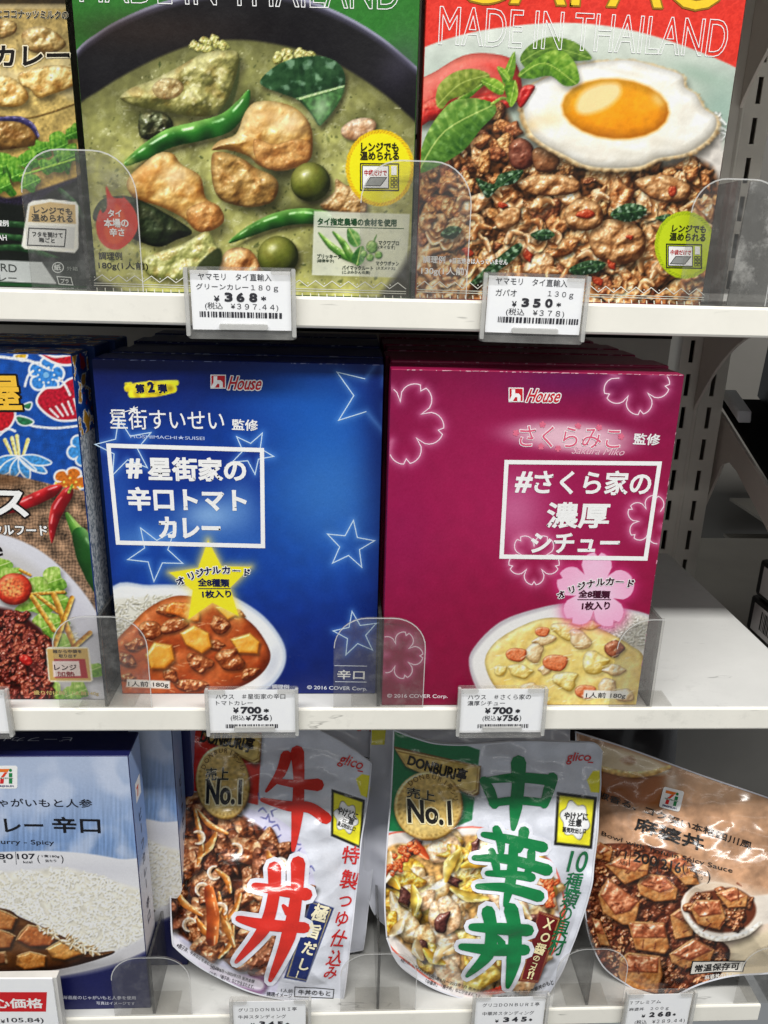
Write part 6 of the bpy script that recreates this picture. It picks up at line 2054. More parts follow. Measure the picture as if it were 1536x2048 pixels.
text(f, 'レンジ', (109, 1340), (154, 1340), 13, (60, 30, 30), t, 'lettering', .02)
text(f, '加熱', (115, 1353), (150, 1353), 12, (150, 30, 36), t, 'lettering', .02)
text(f, '盛り付け例：1人前140g', (68, 1390), (198, 1392), 11, (206, 182, 112), t, 'lettering', .02)
# side panel: pale grey all-over pattern under a strip of the textile print
def side_panel():
    m, nt, b = new_mat('grey_pattern_print')
    n = noise_node(nt, 700, 2, .5, stretch=(1, 1, .7))
    r = ramp(nt, n.outputs[0], [(.46, tuple(srgb((126, 138, 150)))), (.52, tuple(srgb((206, 210, 212))))])
    nt.links.new(r.outputs[0], b.inputs['Base Color'])
    finish(nt, b, 'carton')
    box_ob('side_panel', (CX1+.00005, CX1+.0002, CYF+.001, CYF+.022, .001, CH*.785), m, t)
    m2, nt, b = new_mat('textile_print')
    n = noise_node(nt, 120, 3, .5)
    r = ramp(nt, n.outputs[0], [(.0, tuple(srgb((160, 30, 40)))), (.40, tuple(srgb((20, 60, 140)))), (.5, tuple(srgb((24, 74, 160)))), (.56, tuple(srgb((236, 236, 230)))), (.6, tuple(srgb((206, 150, 50))))])
    r.color_ramp.interpolation = 'CONSTANT'
    nt.links.new(r.outputs[0], b.inputs['Base Color'])
    finish(nt, b, 'carton')
    box_ob('textile_strip', (CX1+.00005, CX1+.0002, CYF+.001, CYF+.022, CH*.785+.0002, CH-.001), m2, t)
    box_ob('top_panel', (-.265, CX1-.001, CYF+.001, CYF+.022, CH+.00005, CH+.0002), m2, t)
    return m, m2
mg, mt2 = side_panel()
for k in range(2):
    tt = thing('taco_rice_box', ('textile-patterned box directly behind the front patterned one', 'textile-patterned box at the back of the patterned row')[k], 'box', (-.2, .03+.024*k, 0), 'patterned boxes in a row')
    dy, dx = .0245*(k+1), .003*(k+1)
    box_ob('carton', (-.266+dx, CX1+dx, CYF+dy, CYF+dy+.023, 0.0002, CH+.001), worn('board_30_60_120', (30, 60, 120)), tt, .0007, 2)
    box_ob('top_panel', (-.265+dx, CX1+dx-.001, CYF+dy+.001, CYF+dy+.022, CH+.00105, CH+.0012), mt2, tt)
    box_ob('side_panel', (CX1+dx+.00005, CX1+dx+.0002, CYF+dy+.001, CYF+dy+.022, .001, CH*.785), mg, tt)

# ---- blue box
def house_logo(f, t, bx, by, bw, bh, tx0, ty, tx1, th):
    shape(f, [(bx, by), (bx+bw, by+.3), (bx+bw, by+bh), (bx, by+bh)], WHITE, t, 'logo_plate', 1)
    shape(f, [(bx+2, by+2), (bx+bw-2, by+2.3), (bx+bw-2, by+bh-2), (bx+2, by+bh-2)], (196, 34, 44), t, 'logo_square', 1.5)
    cx, cy = bx+bw*.5, by+bh*.5
    shape(f, [(cx-bw*.30, by+bh*.12), (cx-bw*.06, by+bh*.12), (cx-bw*.06, by+bh*.40), (cx+bw*.16, by+bh*.40), (cx+bw*.30, by+bh*.56), (cx+bw*.30, by+bh*.93), (cx+bw*.08, by+bh*.93), (cx+bw*.08, by+bh*.66), (cx-bw*.06, by+bh*.66), (cx-bw*.22, by+bh*.93), (cx-bw*.47, by+bh*.93), (cx-bw*.30, by+bh*.55)], WHITE, t, 'logo_mark', 2)
    text(f, 'House', (tx0, ty), (tx1, ty+1), th, (200, 34, 46), t, 'logo_lettering', .012, 1, shear=.32, edge=(WHITE, .05))

BX0, BX1, BYF, BH = -.1241, .0109, .0139, .1767
GB = 'blue curry boxes in a row'
t, f = carton('tomato_curry_box', 'front blue curry box with yellow star on the middle shelf', 'box', BX0, BX1, BYF, 0, BH, .021, (12, 30, 100), GB)
print_sheet(f, rows(.0003, .1347, ST*1.1), rows(.0004, BH-.0004, ST*1.1), art_blue(), t)
for (x, y, r, a) in BLUE_STARS:
    p = star_pts(x, y, r, a)
    p = [q for q in p if q[0] < 760-(q[1]-700)*.012]
    line(f, p, 2.0, (196, 222, 250), t, 'star_outline', .8, closed=len(p) == 10)
chars(f, '第2弾', [(281, 777), (303, 773), (326, 777)], [20, 32, 20], (20, 24, 70), t, bold=.05, rot=-3, edge=((246, 224, 50), .06))
house_logo(f, t, 421, 749, 31, 28, 455, 779, 520, 27)
text(f, '星街すいせい', (221, 858), (449, 861), 42, WHITE, t, 'title_lettering', .005)
text(f, '監修', (464, 860), (516, 862), 23, WHITE, t, 'lettering', .02)
line(f, [(220, 826), (240, 826), (262, 820), (276, 814)], 1.8, WHITE, t, 'comet_trail')
shape(f, star_pts(267, 820, 9, 10, .4), WHITE, t, 'small_star', 1.2)
text(f, 'HOSHIMACHI★SUISEI', (261, 876), (409, 880), 8, (190, 206, 240), t, 'small_print', .01)
line(f, [(217, 891), (524, 900), (526, 1092), (236, 1085)], 8.5, WHITE, t, 'title_frame', 1, True)
text(f, '#', (254, 957), (286, 957), 42, WHITE, t, 'title_lettering', .04)
text(f, '星街家の', (297, 961), (493, 964), 50, WHITE, t, 'title_lettering', .035)
text(f, '辛口トマト', (256, 1021), (494, 1024), 50, WHITE, t, 'title_lettering', .035)
text(f, 'カレー', (319, 1076), (442, 1078), 46, WHITE, t, 'title_lettering', .035)
NV = (14, 22, 70)
chars(f, 'オリジナルカード', [(362, 1161), (383, 1151), (400, 1145), (416, 1141), (433, 1139), (453, 1139), (473, 1141), (493, 1144)], 20, NV, t, bold=.035, rot=[-24, -19, -15, -10, -5, 0, 3, 5], edge=(WHITE, .07))
text(f, '全8種類', (396, 1172), (459, 1174), 18, NV, t, 'lettering', .035, edge=((248, 232, 70), .03))
line(f, [(397, 1177), (461, 1177)], 1.6, NV, t)
text(f, '1枚入り', (405, 1196), (463, 1195), 17, NV, t, 'lettering', .035)
text(f, '1人前 180g', (257, 1374), (337, 1376), 14, (50, 44, 44), t, 'lettering', .01)
text(f, '辛口', (674, 1358), (729, 1359), 21, WHITE, t, 'lettering', .02)
line(f, [(669, 1331), (734, 1332)], 1.5, (214, 222, 240), t)
line(f, [(670, 1363), (733, 1364)], 1.5, (214, 222, 240), t)
text(f, '© 2016 COVER Corp.', (614, 1380), (734, 1383), 11, (226, 230, 244), t, 'small_print', .012)
text(f, '調理例', (544, 1377), (578, 1378), 10, (226, 230, 244), t, 'small_print', .01)
scuff_strip(BX0+.001, BX1-.001, BYF-.0002, BH-.0003, t, 3, 24, (120, 130, 170))
for k in range(5):
    tt, _ = None, None
    dy, dx, dz = .0222*(k+1), (.0022, .0035, .002, .004, .003)[k], (.0006, -.0004, .0008, 0, .0005)[k]
    lab = ('blue box just behind the front blue box', 'third blue box from the front, only its top edge showing', 'fourth blue box from the front, a dark edge below the shelf', 'fifth blue box from the front, almost hidden', 'rearmost blue box in the row')[k]
    tt = thing('tomato_curry_box', lab, 'box', (-.05, BYF+dy+.01, 0), GB)
    box_ob('carton', (BX0+dx, BX1+dx*.3, BYF+dy, BYF+dy+.021, 0.0001, BH+dz), worn('board_12_30_100', (12, 30, 100)), tt, .0008, 3)
    ft = Face((BX0+dx, BYF+dy, BH+dz), (1, 0, 0), (0, 1, 0))
    scuff_strip(BX0+dx+.002, BX1-.002, BYF+dy-.0001, BH+dz-.0003, tt, 30+k, 20, (150, 156, 180))

# ---- magenta box
PX0, PX1, PYF, PH = .0136, .1502, .0026, .1762
GP = 'magenta stew boxes in a row'
t, f = carton('stew_box', 'front magenta stew box with blossom badge on the middle shelf', 'box', PX0, PX1, PYF, 0, PH, .021, (140, 16, 66), GP)
print_sheet(f, rows(.0003, .1363, ST*1.1), rows(.0004, PH-.0004, ST*1.1), art_pink(), t)
fu = f.uv
for (x, y, r, a) in PINK_FLOWERS:
    p = np.array(sakura_pts(x, y, r, a, 8))
    uv = fu(p)
    ok = (uv[:, 0] > .0006) & (uv[:, 0] < .1358) & (uv[:, 1] < PH-.0008)
    run = []
    idx = list(range(len(p)))
    if not ok.all():
        s0 = int(np.argmin(ok))
        idx = idx[s0:]+idx[:s0]
    for i in idx:
        if ok[i]:
            run.append(p[i])
        else:
            if len(run) > 2: line(f, run, 2.0, (248, 214, 228), t, 'blossom_outline', .8)
            run = []
    if len(run) > 2: line(f, run, 2.0, (248, 214, 228), t, 'blossom_outline', .8, closed=bool(ok.all()))
house_logo(f, t, 1017, 775, 30, 29, 1051, 804, 1116, 26)
text(f, 'さくらみこ', (1037, 893), (1238, 898), 42, (222, 96, 128), t, 'title_lettering', -.004, edge=((252, 236, 240), .03))
text(f, 'Sakura Miko', (1142, 907), (1246, 911), 14, (236, 190, 204), t, 'small_print', -.008, shear=.4)
for (x, y) in ((1032, 866), (1085, 849), (1156, 852), (1198, 855), (1242, 873), (1082, 893), (1116, 897)):
    shape(f, sakura_pts(x, y, 7, x, 4), (226, 110, 140), t, 'small_blossom', 1)
text(f, '監修', (1265, 889), (1318, 891), 23, WHITE, t, 'lettering', .02)
line(f, [(1013, 924), (1319, 927), (1291, 1117), (1003, 1113)], 8.5, WHITE, t, 'title_frame', 1, True)
text(f, '#', (1027, 985), (1060, 986), 44, WHITE, t, 'title_lettering', .03, shear=.08)
text(f, 'さくら家の', (1066, 988), (1299, 991), 50, WHITE, t, 'title_lettering', .025)
text(f, '濃厚', (1091, 1056), (1216, 1057), 54, WHITE, t, 'title_lettering', .028)
text(f, 'シチュー', (1060, 1106), (1237, 1106), 42, WHITE, t, 'title_lettering', .028)
MR = (66, 12, 40)
chars(f, 'オリジナルカード', [(1122, 1188), (1143, 1178), (1162, 1171), (1181, 1166), (1200, 1163), (1219, 1162), (1239, 1163), (1259, 1166)], 20, MR, t, bold=.035, rot=[-24, -19, -15, -10, -5, 0, 3, 5], edge=(WHITE, .07))
text(f, '全8種類', (1156, 1195), (1219, 1197), 17, MR, t, 'lettering', .035)
line(f, [(1155, 1199), (1222, 1199)], 1.6, MR, t)
text(f, '1枚入り', (1163, 1220), (1219, 1219), 18, MR, t, 'lettering', .035)
text(f, '1人前 180g', (1171, 1397), (1250, 1398), 14, (50, 44, 44), t, 'lettering', .01)
text(f, '© 2016 COVER Corp.', (774, 1397), (895, 1398), 11, (244, 226, 234), t, 'small_print', .012)
scuff_strip(PX0+.001, PX1-.001, PYF-.0002, PH-.0002, t, 5, 70, (226, 170, 186))
scuff_strip(.02, PH-.002, PX1-.0003, PYF-.0002, t, 6, 16, (214, 150, 172), 'z')
ft = Face((PX0, PYF, PH+.00003), (1, 0, 0), (0, 1, 0))
text(ft, 'House', (830, 729), (898, 730), 5, (230, 190, 200), t, 'logo_lettering', .01, shear=.2)
text(ft, '#さくら家の濃厚シチュー', (930, 729), (1290, 733), 5, (230, 190, 200), t, 'lettering', .01)
for k in range(6):
    dy, dx, dz = .0215*(k+1), (.001, -.001, .0012, 0, .001, 0)[k], (.0012, .0004, .001, .0016, 0, .001)[k]
    lab = ('magenta box just behind the front one', 'third magenta box from the front', 'fourth magenta box from the front', 'fifth magenta box from the front', 'sixth magenta box, its top just under the shelf', 'rearmost magenta box in the row')[k]
    tt = thing('stew_box', lab, 'box', (.08, PYF+dy+.01, 0), GP)
    box_ob('carton', (PX0+dx, PX1+dx-.0008*k, PYF+dy, PYF+dy+.0205, 0.0001, PH+dz), worn('board_140_16_66', (140, 16, 66)), tt, .0008, 3)
    scuff_strip(PX0+dx+.002, PX1-.006, PYF+dy-.0001, PH+dz-.0003, tt, 50+k, 22, (214, 170, 184))
    if k == 0:
        ft = Face((PX0, PYF+dy, PH+dz+.00003), (1, 0, 0), (0, 1, 0))
        text(ft, '#さくら家の濃厚シチュー', (920, 718), (1230, 721), 8, (150, 80, 100), tt, 'lettering', .01)

# ---- beef curry box (bottom shelf)
def seven_logo(f, t, x, y, s, tilt=0., word=True):
    """white plate with the orange, red and green figure"""
    c, sn = math.cos(math.radians(tilt)), math.sin(math.radians(tilt))
    def q(a, b): return (x+(a*c-b*sn)*s, y+(a*sn+b*c)*s)
    shape(f, [q(-.5, -.44), q(-.44, -.5), q(.44, -.5), q(.5, -.44), q(.5, .44), q(.44, .5), q(-.44, .5), q(-.5, .44)], WHITE, t, 'logo_plate', 1)
    shape(f, [q(-.36, -.36), q(.16, -.36), q(.06, -.22), q(-.36, -.22)], (236, 120, 40), t, 'logo_orange_bar', 1.6)
    shape(f, [q(.17, -.36), q(.02, -.14), q(-.09, .0), q(-.22, .0), q(-.06, -.21), q(.06, -.21)], (226, 70, 40), t, 'logo_red_stroke', 1.9)
    shape(f, [q(-.24, .07), q(-.08, .07), q(-.10, .28), q(-.26, .28)], (214, 40, 40), t, 'logo_red_foot', 1.6)
    shape(f, [q(.20+.07*math.cos(k), -.30+.07*math.sin(k)) for k in np.linspace(0, 6.28, 13)[:-1]], (30, 130, 70), t, 'logo_green_dot', 1.6)
    shape(f, [q(.13, -.18), q(.28, -.18), q(.28, .0), q(.13, .0)], (30, 130, 70), t, 'logo_green_bar', 1.6)
    shape(f, [q(.13, .07), q(.28, .07), q(.28, .28), q(.13, .28)], (30, 130, 70), t, 'logo_green_bar', 1.6)
    text(f, 'SEVEN&i', q(-.32, .065), q(.32, .065), .06*s, (40, 120, 70), t, 'logo_lettering', .02, 1.9)
    if word:
        text(f, 'PREMIUM', q(-.34, .43), q(.34, .43), .10*s, (30, 40, 110), t, 'logo_lettering', .03, 1.6)

EX1, EYF, EH = -.1213, .0056, .1805
GE = 'blue beef curry boxes'
t, f = carton('beef_curry_box', 'pale blue beef curry box with rice picture on the bottom shelf', 'box', -.256, EX1, EYF, LZ, EH, .0225, (26, 30, 84), GE)
cv_beef = art_beef()
print_sheet(f, np.concatenate([np.linspace(.0003, .0545, 50), rows(.055, .1344, ST*1.1)]), rows(.0004, EH-.0004, ST*1.1), cv_beef, t)
DKN = (30, 32, 44)
seven_logo(f, t, 12, 1554, 46)
text(f, 'じゃがいもと人参', (-28, 1613), (185, 1615), 21, DKN, t, 'lettering', .012)
text(f, 'カレー', (-40, 1664), (88, 1665), 36, (20, 20, 26), t, 'title_lettering', .02)
text(f, '辛口', (106, 1665), (202, 1667), 40, (20, 20, 26), t, 'title_lettering', .025)
text(f, 'Curry - Spicy', (-14, 1690), (109, 1692), 15, DKN, t, 'lettering', .008)
text(f, '180', (-14, 1718), (27, 1718), 14, DKN, t, 'lettering', .02)
text(f, 'g', (7, 1725), (12, 1725), 7, DKN, t, 'small_print', .01)
line(f, [(31, 1703), (33, 1729)], 1.2, (90, 90, 100), t)
text(f, '107', (35, 1718), (71, 1718), 14, DKN, t, 'lettering', .02)
text(f, 'kcal', (47, 1726), (65, 1726), 6, DKN, t, 'small_print', .015)
text(f, '(', (76, 1727), (81, 1727), 22, DKN, t, 'small_print', -.005)
text(f, '1食180g', (84, 1715), (119, 1716), 8, DKN, t, 'small_print', .01)
text(f, '当たり', (91, 1724), (113, 1724), 7, DKN, t, 'small_print', .01)
text(f, ')', (123, 1727), (128, 1727), 22, DKN, t, 'small_print', -.005)
text(f, '具材に北海道産のじゃがいもと人参を使用', (86, 1998), (272, 1999), 10, (214, 216, 230), t, 'small_print', .01)
text(f, '写真はイメージです', (193, 2009), (270, 2010), 9, (214, 216, 230), t, 'small_print', .01)
# top flap with its upside-down name, side panel
box_ob('top_panel', (-.2555, EX1-.0006, EYF+.0008, EYF+.0217, LZ+EH+.00004, LZ+EH+.00016), worn('navy_board', (20, 24, 70)), t)
ft = Face((-.256, EYF, LZ+EH+.0002), (1, 0, 0), (0, 1, 0))
text(ft, 'ビーフカレー', (146, 1475), (-40, 1475), 14, (196, 200, 214), t, 'lettering', .0)
fs = Face((EX1+.00012, EYF, LZ), (0, 1, 0), (0, 0, 1))
m, nt, b = new_mat('beef_side_print')
sep = nt.nodes.new('ShaderNodeSeparateXYZ')
nt.links.new(nt.nodes.new('ShaderNodeNewGeometry').outputs['Position'], sep.inputs[0])
mr = nt.nodes.new('ShaderNodeMapRange')
mr.inputs['From Min'].default_value, mr.inputs['From Max'].default_value = LZ, LZ+EH
nt.links.new(sep.outputs[2], mr.inputs['Value'])
r = ramp(nt, mr.outputs[0], [(0, tuple(srgb((30, 36, 90)))), (.22, tuple(srgb((30, 36, 90)))), (.25, tuple(srgb((214, 214, 220)))), (.56, tuple(srgb((196, 206, 224)))), (.60, tuple(srgb((110, 146, 204)))), (1, tuple(srgb((150, 172, 214))))])
nt.links.new(r.outputs[0], b.inputs['Base Color'])
finish(nt, b, 'carton')
MBS = m
box_ob('side_panel', (EX1+.00002, EX1+.0001, EYF+.0008, EYF+.0217, LZ+.001, LZ+EH-.001), MBS, t)
for i, ch in enumerate('ビーフカレー辛口'):
    zc = LZ+EH*(.72-.055*i-(.02 if i > 5 else 0))
    v, ff = glyphs(ch, .02)
    if ch == 'ー':
        v = np.stack([-v[:, 1]+.9, v[:, 0]], 1)
    stick(fs, v*(.0068, .0076)+np.array([.008, zc-LZ]), ff, (30, 36, 70), t, 'lettering', 1)
seven_box = shape
stick(fs, np.array([(.0065, EH*.80), (.0165, EH*.80), (.0165, EH*.87), (.0065, EH*.87)]), [(0, 1, 2, 3)], WHITE, t, 'logo_plate', 1)
stick(fs, np.array([(.0085, EH*.85), (.0125, EH*.85), (.0105, EH*.815), (.009, EH*.815), (.0105, EH*.842), (.0085, EH*.842)]), [(0, 1, 4, 5), (1, 2, 3, 4)], (226, 90, 40), t, 'logo_mark', 2)
for k in range(3):
    lab = ('blue beef curry box standing behind the front one, shifted right', 'third blue beef curry box, its side dark behind the second', 'rearmost blue beef curry box beside the white pouch')[k]
    dx, dy = (.0165, .021, .024)[k], (.030, .056, .082)[k]
    tt = thing('beef_curry_box', lab, 'box', (-.18+dx, EYF+dy, LZ), GE)
    box_ob('carton', (-.256+dx, EX1+dx, EYF+dy, EYF+dy+.0225, LZ+.0002, LZ+EH), worn('board_26_30_84', (26, 30, 84)), tt, .0007, 2)
    box_ob('side_panel', (EX1+dx+.00002, EX1+dx+.0001, EYF+dy+.0008, EYF+dy+.0217, LZ+.001, LZ+EH-.001), MBS, tt)
    if k == 0:
        ff2 = Face((-.256+dx, EYF+dy-.00006, LZ))
        us, vv = rows(.110, .1344, ST*1.6), rows(.0004, EH-.0004, ST*1.6)
        g = np.stack(np.meshgrid(us, vv), -1).reshape(-1, 2)
        c = srgb(np.clip(cv_beef.sample(project(f.at(g))), 0, .93))
        fast_mesh('front_print', ff2.at(g), quads_of(len(us), len(vv)), print_mat('carton'), tt, c, False)
    fs2 = Face((EX1+dx+.00012, EYF+dy, LZ), (0, 1, 0), (0, 0, 1))
    for i, ch in enumerate('ビーフカレー辛口'):
        v, ff = glyphs(ch, .02)
        if ch == 'ー':
            v = np.stack([-v[:, 1]+.9, v[:, 0]], 1)
        stick(fs2, v*(.0068, .0076)+np.array([.008, EH*(.72-.055*i-(.02 if i > 5 else 0))]), ff, (30, 36, 70), tt, 'lettering', 1)
# ------------------------------------------------------------------ stand-up pouches
def pouch(name, label, cat, film, cv, group=None, nu=250, nv=310, backcol=(214, 214, 220), seam=True):
    base = film.at(film.poly.mean(0)[None])[0]
    t = thing(name, label, cat, (base[0], base[1], LZ), group)
    g = film.grid(nu, nv)
    P = film.at(g)
    c = srgb(np.clip(cv.sample(project(P)), 0, .93))
    fast_mesh('front_film', P, quads_of(nu, nv), print_mat('pouch'), t, c)
    # back film and gusset
    n2u, n2v = 40, 48
    g = film.grid(n2u, n2v)
    h = film.h(g)
    Pb = film.O+g[:, :1]*film.U+g[:, 1:]*film.V-(np.clip(h, 0, None)*.9+np.clip(-h, 0, None)+.0024)[:, None]*film.N
    Pb[:, 2] = np.maximum(Pb[:, 2], LZ+.0006)
    fast_mesh('back_film', Pb, quads_of(n2u, n2v)[:, ::-1], plain('film_back_%d' % backcol[0], backcol, .25, .5), t)
    if seam:
        # heat-sealed margin: a thin raised border along the outline
        q = film.poly
        m = q.mean(0)
        d = np.roll(q, -1, 0)-np.roll(q, 1, 0)
        nrm = np.stack([-d[:, 1], d[:, 0]], 1)/(np.linalg.norm(d, axis=1)[:, None]+1e-9)
        s = np.sign(((m-q)*nrm).sum(1))[:, None]
        inn = q+nrm*s*.0009
        n = len(q)
        A, B = film.at(q, .0006), film.at(inn, .00045)
        V = np.concatenate([A, B])
        F = np.array([(i, (i+1) % n, n+(i+1) % n, n+i) for i in range(n)])
        fast_mesh('sealed_edge', V, F, plain('seal_white', (206, 208, 216), .25, .5), t)
    return t

RED = (206, 46, 36)
GRN = (16, 120, 64)

def copy_pouch(t, off, label, film, marks, keep=('back_film', 'sealed_edge', 'brand_lettering')):
    """a further pouch of the same kind standing behind: only its white margins can be seen"""
    r = t.copy()
    COL.objects.link(r)
    r.location = t.location+Vector(off)
    r['label'] = label
    for ch in list(t.children):
        n = ch.name.split('.')[0]
        if n in keep:
            c = ch.copy()
            COL.objects.link(c)
            c.parent = r
    g = film.grid(70, 90)
    o = fast_mesh('front_film', film.at(g), quads_of(70, 90), plain('white_film', (204, 206, 216), .2, .5, .03), t)
    made = [o]
    for pts, col, ly in marks:
        made.append(shape(film, pts, col, t, 'printed_mark', ly))
    for o in made:
        loc = o.location.copy()
        o.parent = r
        o.location = loc
    return r

def warn_text(f, t, rows_):
    for s, a, b, h in rows_:
        text(f, s, a, b, h, (40, 40, 40), t, 'warning_lettering', .025)

def glico(f, t, p0, p1, h):
    text(f, 'glico', p0, p1, h, (208, 40, 40), t, 'brand_lettering', .012, shear=.25)
    line(f, [(p1[0]-3, p1[1]-4), (p1[0]+8, p1[1]-3+(p1[1]-p0[1])*.1)], 2.4, (208, 40, 40), t, 'brand_lettering')

# ---- gyudon pouch
gy = Film((0, .0095, LZ+.0004), 25,
    {'L': [(352, 1420), (348, 1480), (342, 1600), (340, 1720), (340, 1830), (346, 1888)],
     'B': [(346, 1888), (390, 1930), (450, 1964), (520, 1990), (590, 2002), (650, 2005), (688, 1998)],
     'R': [(744, 1526), (738, 1590), (724, 1680), (716, 1760), (706, 1850), (696, 1940), (688, 1998)],
     'T': [(352, 1420), (440, 1428), (540, 1438), (620, 1452), (690, 1488), (744, 1526)]}, .018, 11, wr=1.35)
t = pouch('rice_bowl_pouch', 'white pouch with large red brush characters on the bottom shelf', 'pouch', gy, art_gyudon(), 'white rice bowl pouches')
def Z1(x, y): return (300+x/3.072, 1400+y/3.072)
brush(gy, [([Z1(838, 345), Z1(800, 450), Z1(715, 560)], [13, 11, 3]), ([Z1(790, 500), Z1(900, 515), Z1(1030, 520)], [6, 9, 14]), ([Z1(690, 612), Z1(850, 650), Z1(980, 660), Z1(1080, 725)], [5, 11, 12, 13]), ([Z1(905, 320), Z1(915, 480), Z1(905, 700), Z1(880, 920)], [15, 12, 13, 4])], RED, t)
brush(gy, [([Z1(645, 1140), Z1(790, 1165), Z1(960, 1190)], [8, 12, 14]), ([Z1(545, 1340), Z1(700, 1375), Z1(950, 1395)], [7, 13, 12]), ([Z1(765, 1030), Z1(760, 1200), Z1(700, 1400), Z1(530, 1605)], [15, 13, 14, 4]), ([Z1(910, 1000), Z1(900, 1200), Z1(850, 1450), Z1(740, 1715)], [16, 13, 16, 5]), ([Z1(820, 1260), Z1(850, 1300)], [4, 9])], RED, t, edge=((222, 224, 234), 9))
glico(gy, t, (672, 1531), (718, 1545), 26)
chars(gy, '特製つゆ仕込み', [(701, 1711), (696, 1761), (688, 1803), (680, 1839), (672, 1878), (666, 1917), (658, 1945)], [38, 38, 30, 30, 32, 32, 28], (196, 40, 40), t, bold=.015, rot=6)
chars(gy, '極旨だし！', [(638, 1827), (627, 1862), (617, 1896), (607, 1927), (600, 1948)], [34, 31, 29, 29, 22], (236, 228, 196), t, bold=.03, rot=16)
text(gy, '売上', (411, 1561), (457, 1561), 24, (30, 26, 22), t, 'lettering', .02, edge=((236, 222, 170), .03))
text(gy, 'No.1', (412, 1607), (483, 1609), 46, (26, 24, 22), t, 'title_lettering', .022, edge=((238, 226, 180), .04))
text(gy, 'DONBURI亭', (398, 1486), (504, 1507), 30, (30, 24, 18), t, 'title_lettering', .03)
a = [(-62+k*14) for k in range(10)]
chars(gy, 'DONBURI亭シリーズ'[:10], [(446+44*math.sin(math.radians(k)), 1562-62*math.cos(math.radians(k))) for k in a], 13, (90, 66, 30), t, bold=.0, rot=a)
warn_text(gy, t, [('やけどに', (673, 1627), (713, 1640), 14), ('注意', (683, 1642), (706, 1650), 12), ('蒸気吹出し口', (674, 1650), (709, 1662), 8)])
text(gy, '1人前', (562, 1983), (586, 1985), 9, (50, 50, 56), t, 'small_print', .01)
text(gy, '調理イメージ', (533, 1991), (584, 1995), 9, (50, 50, 56), t, 'small_print', .01)
line(gy, [(590, 1973), (668, 1978), (666, 1996), (589, 1992)], 1.6, (40, 40, 44), t, closed=True)
text(gy, '牛丼のもと', (596, 1988), (660, 1992), 12, (40, 40, 44), t, 'lettering', .015)
for s, p0, p1 in (('※親子丼、牛丼などを含む当社調べ', (352, 1893), (440, 1944)), ('2021年8月〜2023年7月 販売金額', (420, 1937), (508, 1966)), ('「牛丼」「親子丼」などが含まれます。', (418, 1950), (507, 1978))):
    text(gy, s, p0, p1, 9, (40, 36, 44), t, 'small_print', .005)
t2 = copy_pouch(t, (.0125, .030, .006), 'white pouch standing behind the red lettered one, only its right edge showing', gy,
    [([(712, 1558), (724, 1548), (742, 1552), (740, 1598), (722, 1590)], (230, 222, 40), 1), ([(663, 1578), (730, 1600), (722, 1698), (662, 1672)], (24, 24, 20), 1), ([(670, 1590), (723, 1608), (716, 1686), (669, 1664)], (232, 224, 44), 1.6)])

# ---- chuka pouch
ck = Film((.09, .0080, LZ+.0004), 21,
    {'L': [(786, 1458), (784, 1520), (780, 1600), (772, 1700), (768, 1800), (772, 1876)],
     'B': [(772, 1876), (800, 1930), (860, 1972), (930, 1998), (1000, 2012), (1060, 2014), (1092, 2000)],
     'R': [(1205, 1502), (1200, 1600), (1192, 1700), (1180, 1780), (1150, 1880), (1118, 1950), (1092, 2000)],
     'T': [(786, 1458), (830, 1474), (880, 1486), (960, 1488), (1060, 1482), (1150, 1484), (1190, 1486), (1205, 1502)]}, .018, 21, yaw=-4, wr=1.35)
t = pouch('rice_bowl_pouch', 'white pouch with large green brush characters on the bottom shelf', 'pouch', ck, art_chuka(), 'white rice bowl pouches', 240, 280)
def Z2(x, y): return (740+x/3.072, 1400+y/3.072)
brush(ck, [([Z2(700, 495), Z2(735, 560), Z2(765, 640)], [10, 12, 10]), ([Z2(695, 495), Z2(900, 475), Z2(1100, 490)], [6, 11, 12]), ([Z2(1118, 480), Z2(1095, 560), Z2(1070, 640)], [13, 12, 9]), ([Z2(750, 632), Z2(900, 615), Z2(1075, 630)], [8, 9, 9]), ([Z2(912, 385), Z2(910, 520), Z2(895, 660), Z2(880, 790)], [17, 14, 14, 5])], GRN, t)
brush(ck, [([Z2(695, 822), Z2(850, 850), Z2(1060, 900)], [6, 10, 12]), ([Z2(775, 790), Z2(800, 860), Z2(805, 930)], [9, 10, 7]), ([Z2(945, 805), Z2(935, 860), Z2(915, 920)], [12, 10, 6]), ([Z2(640, 965), Z2(850, 975), Z2(1085, 1040)], [6, 11, 13]), ([Z2(745, 925), Z2(770, 1000), Z2(780, 1060)], [8, 9, 7]), ([Z2(990, 930), Z2(985, 1000), Z2(965, 1060)], [9, 9, 7]), ([Z2(720, 1060), Z2(850, 1065), Z2(990, 1085)], [6, 9, 10]), ([Z2(660, 1140), Z2(850, 1150), Z2(1035, 1200)], [6, 11, 13]), ([Z2(880, 890), Z2(875, 1000), Z2(860, 1120), Z2(830, 1255)], [10, 11, 12, 5])], GRN, t, edge=((222, 224, 234), 8))
brush(ck, [([Z2(625, 1390), Z2(800, 1400), Z2(970, 1410)], [8, 13, 13]), ([Z2(560, 1510), Z2(750, 1530), Z2(950, 1530)], [7, 13, 12]), ([Z2(725, 1300), Z2(745, 1420), Z2(720, 1560), Z2(595, 1690)], [15, 13, 14, 4]), ([Z2(865, 1285), Z2(890, 1420), Z2(880, 1600), Z2(845, 1755)], [16, 14, 16, 5]), ([Z2(785, 1450), Z2(808, 1490)], [4, 9])], GRN, t, edge=((222, 224, 234), 9))
glico(ck, t, (1131, 1529), (1178, 1528), 22)
text(ck, '10', (1132, 1743), (1170, 1745), 36, (22, 110, 66), t, 'lettering', .01)
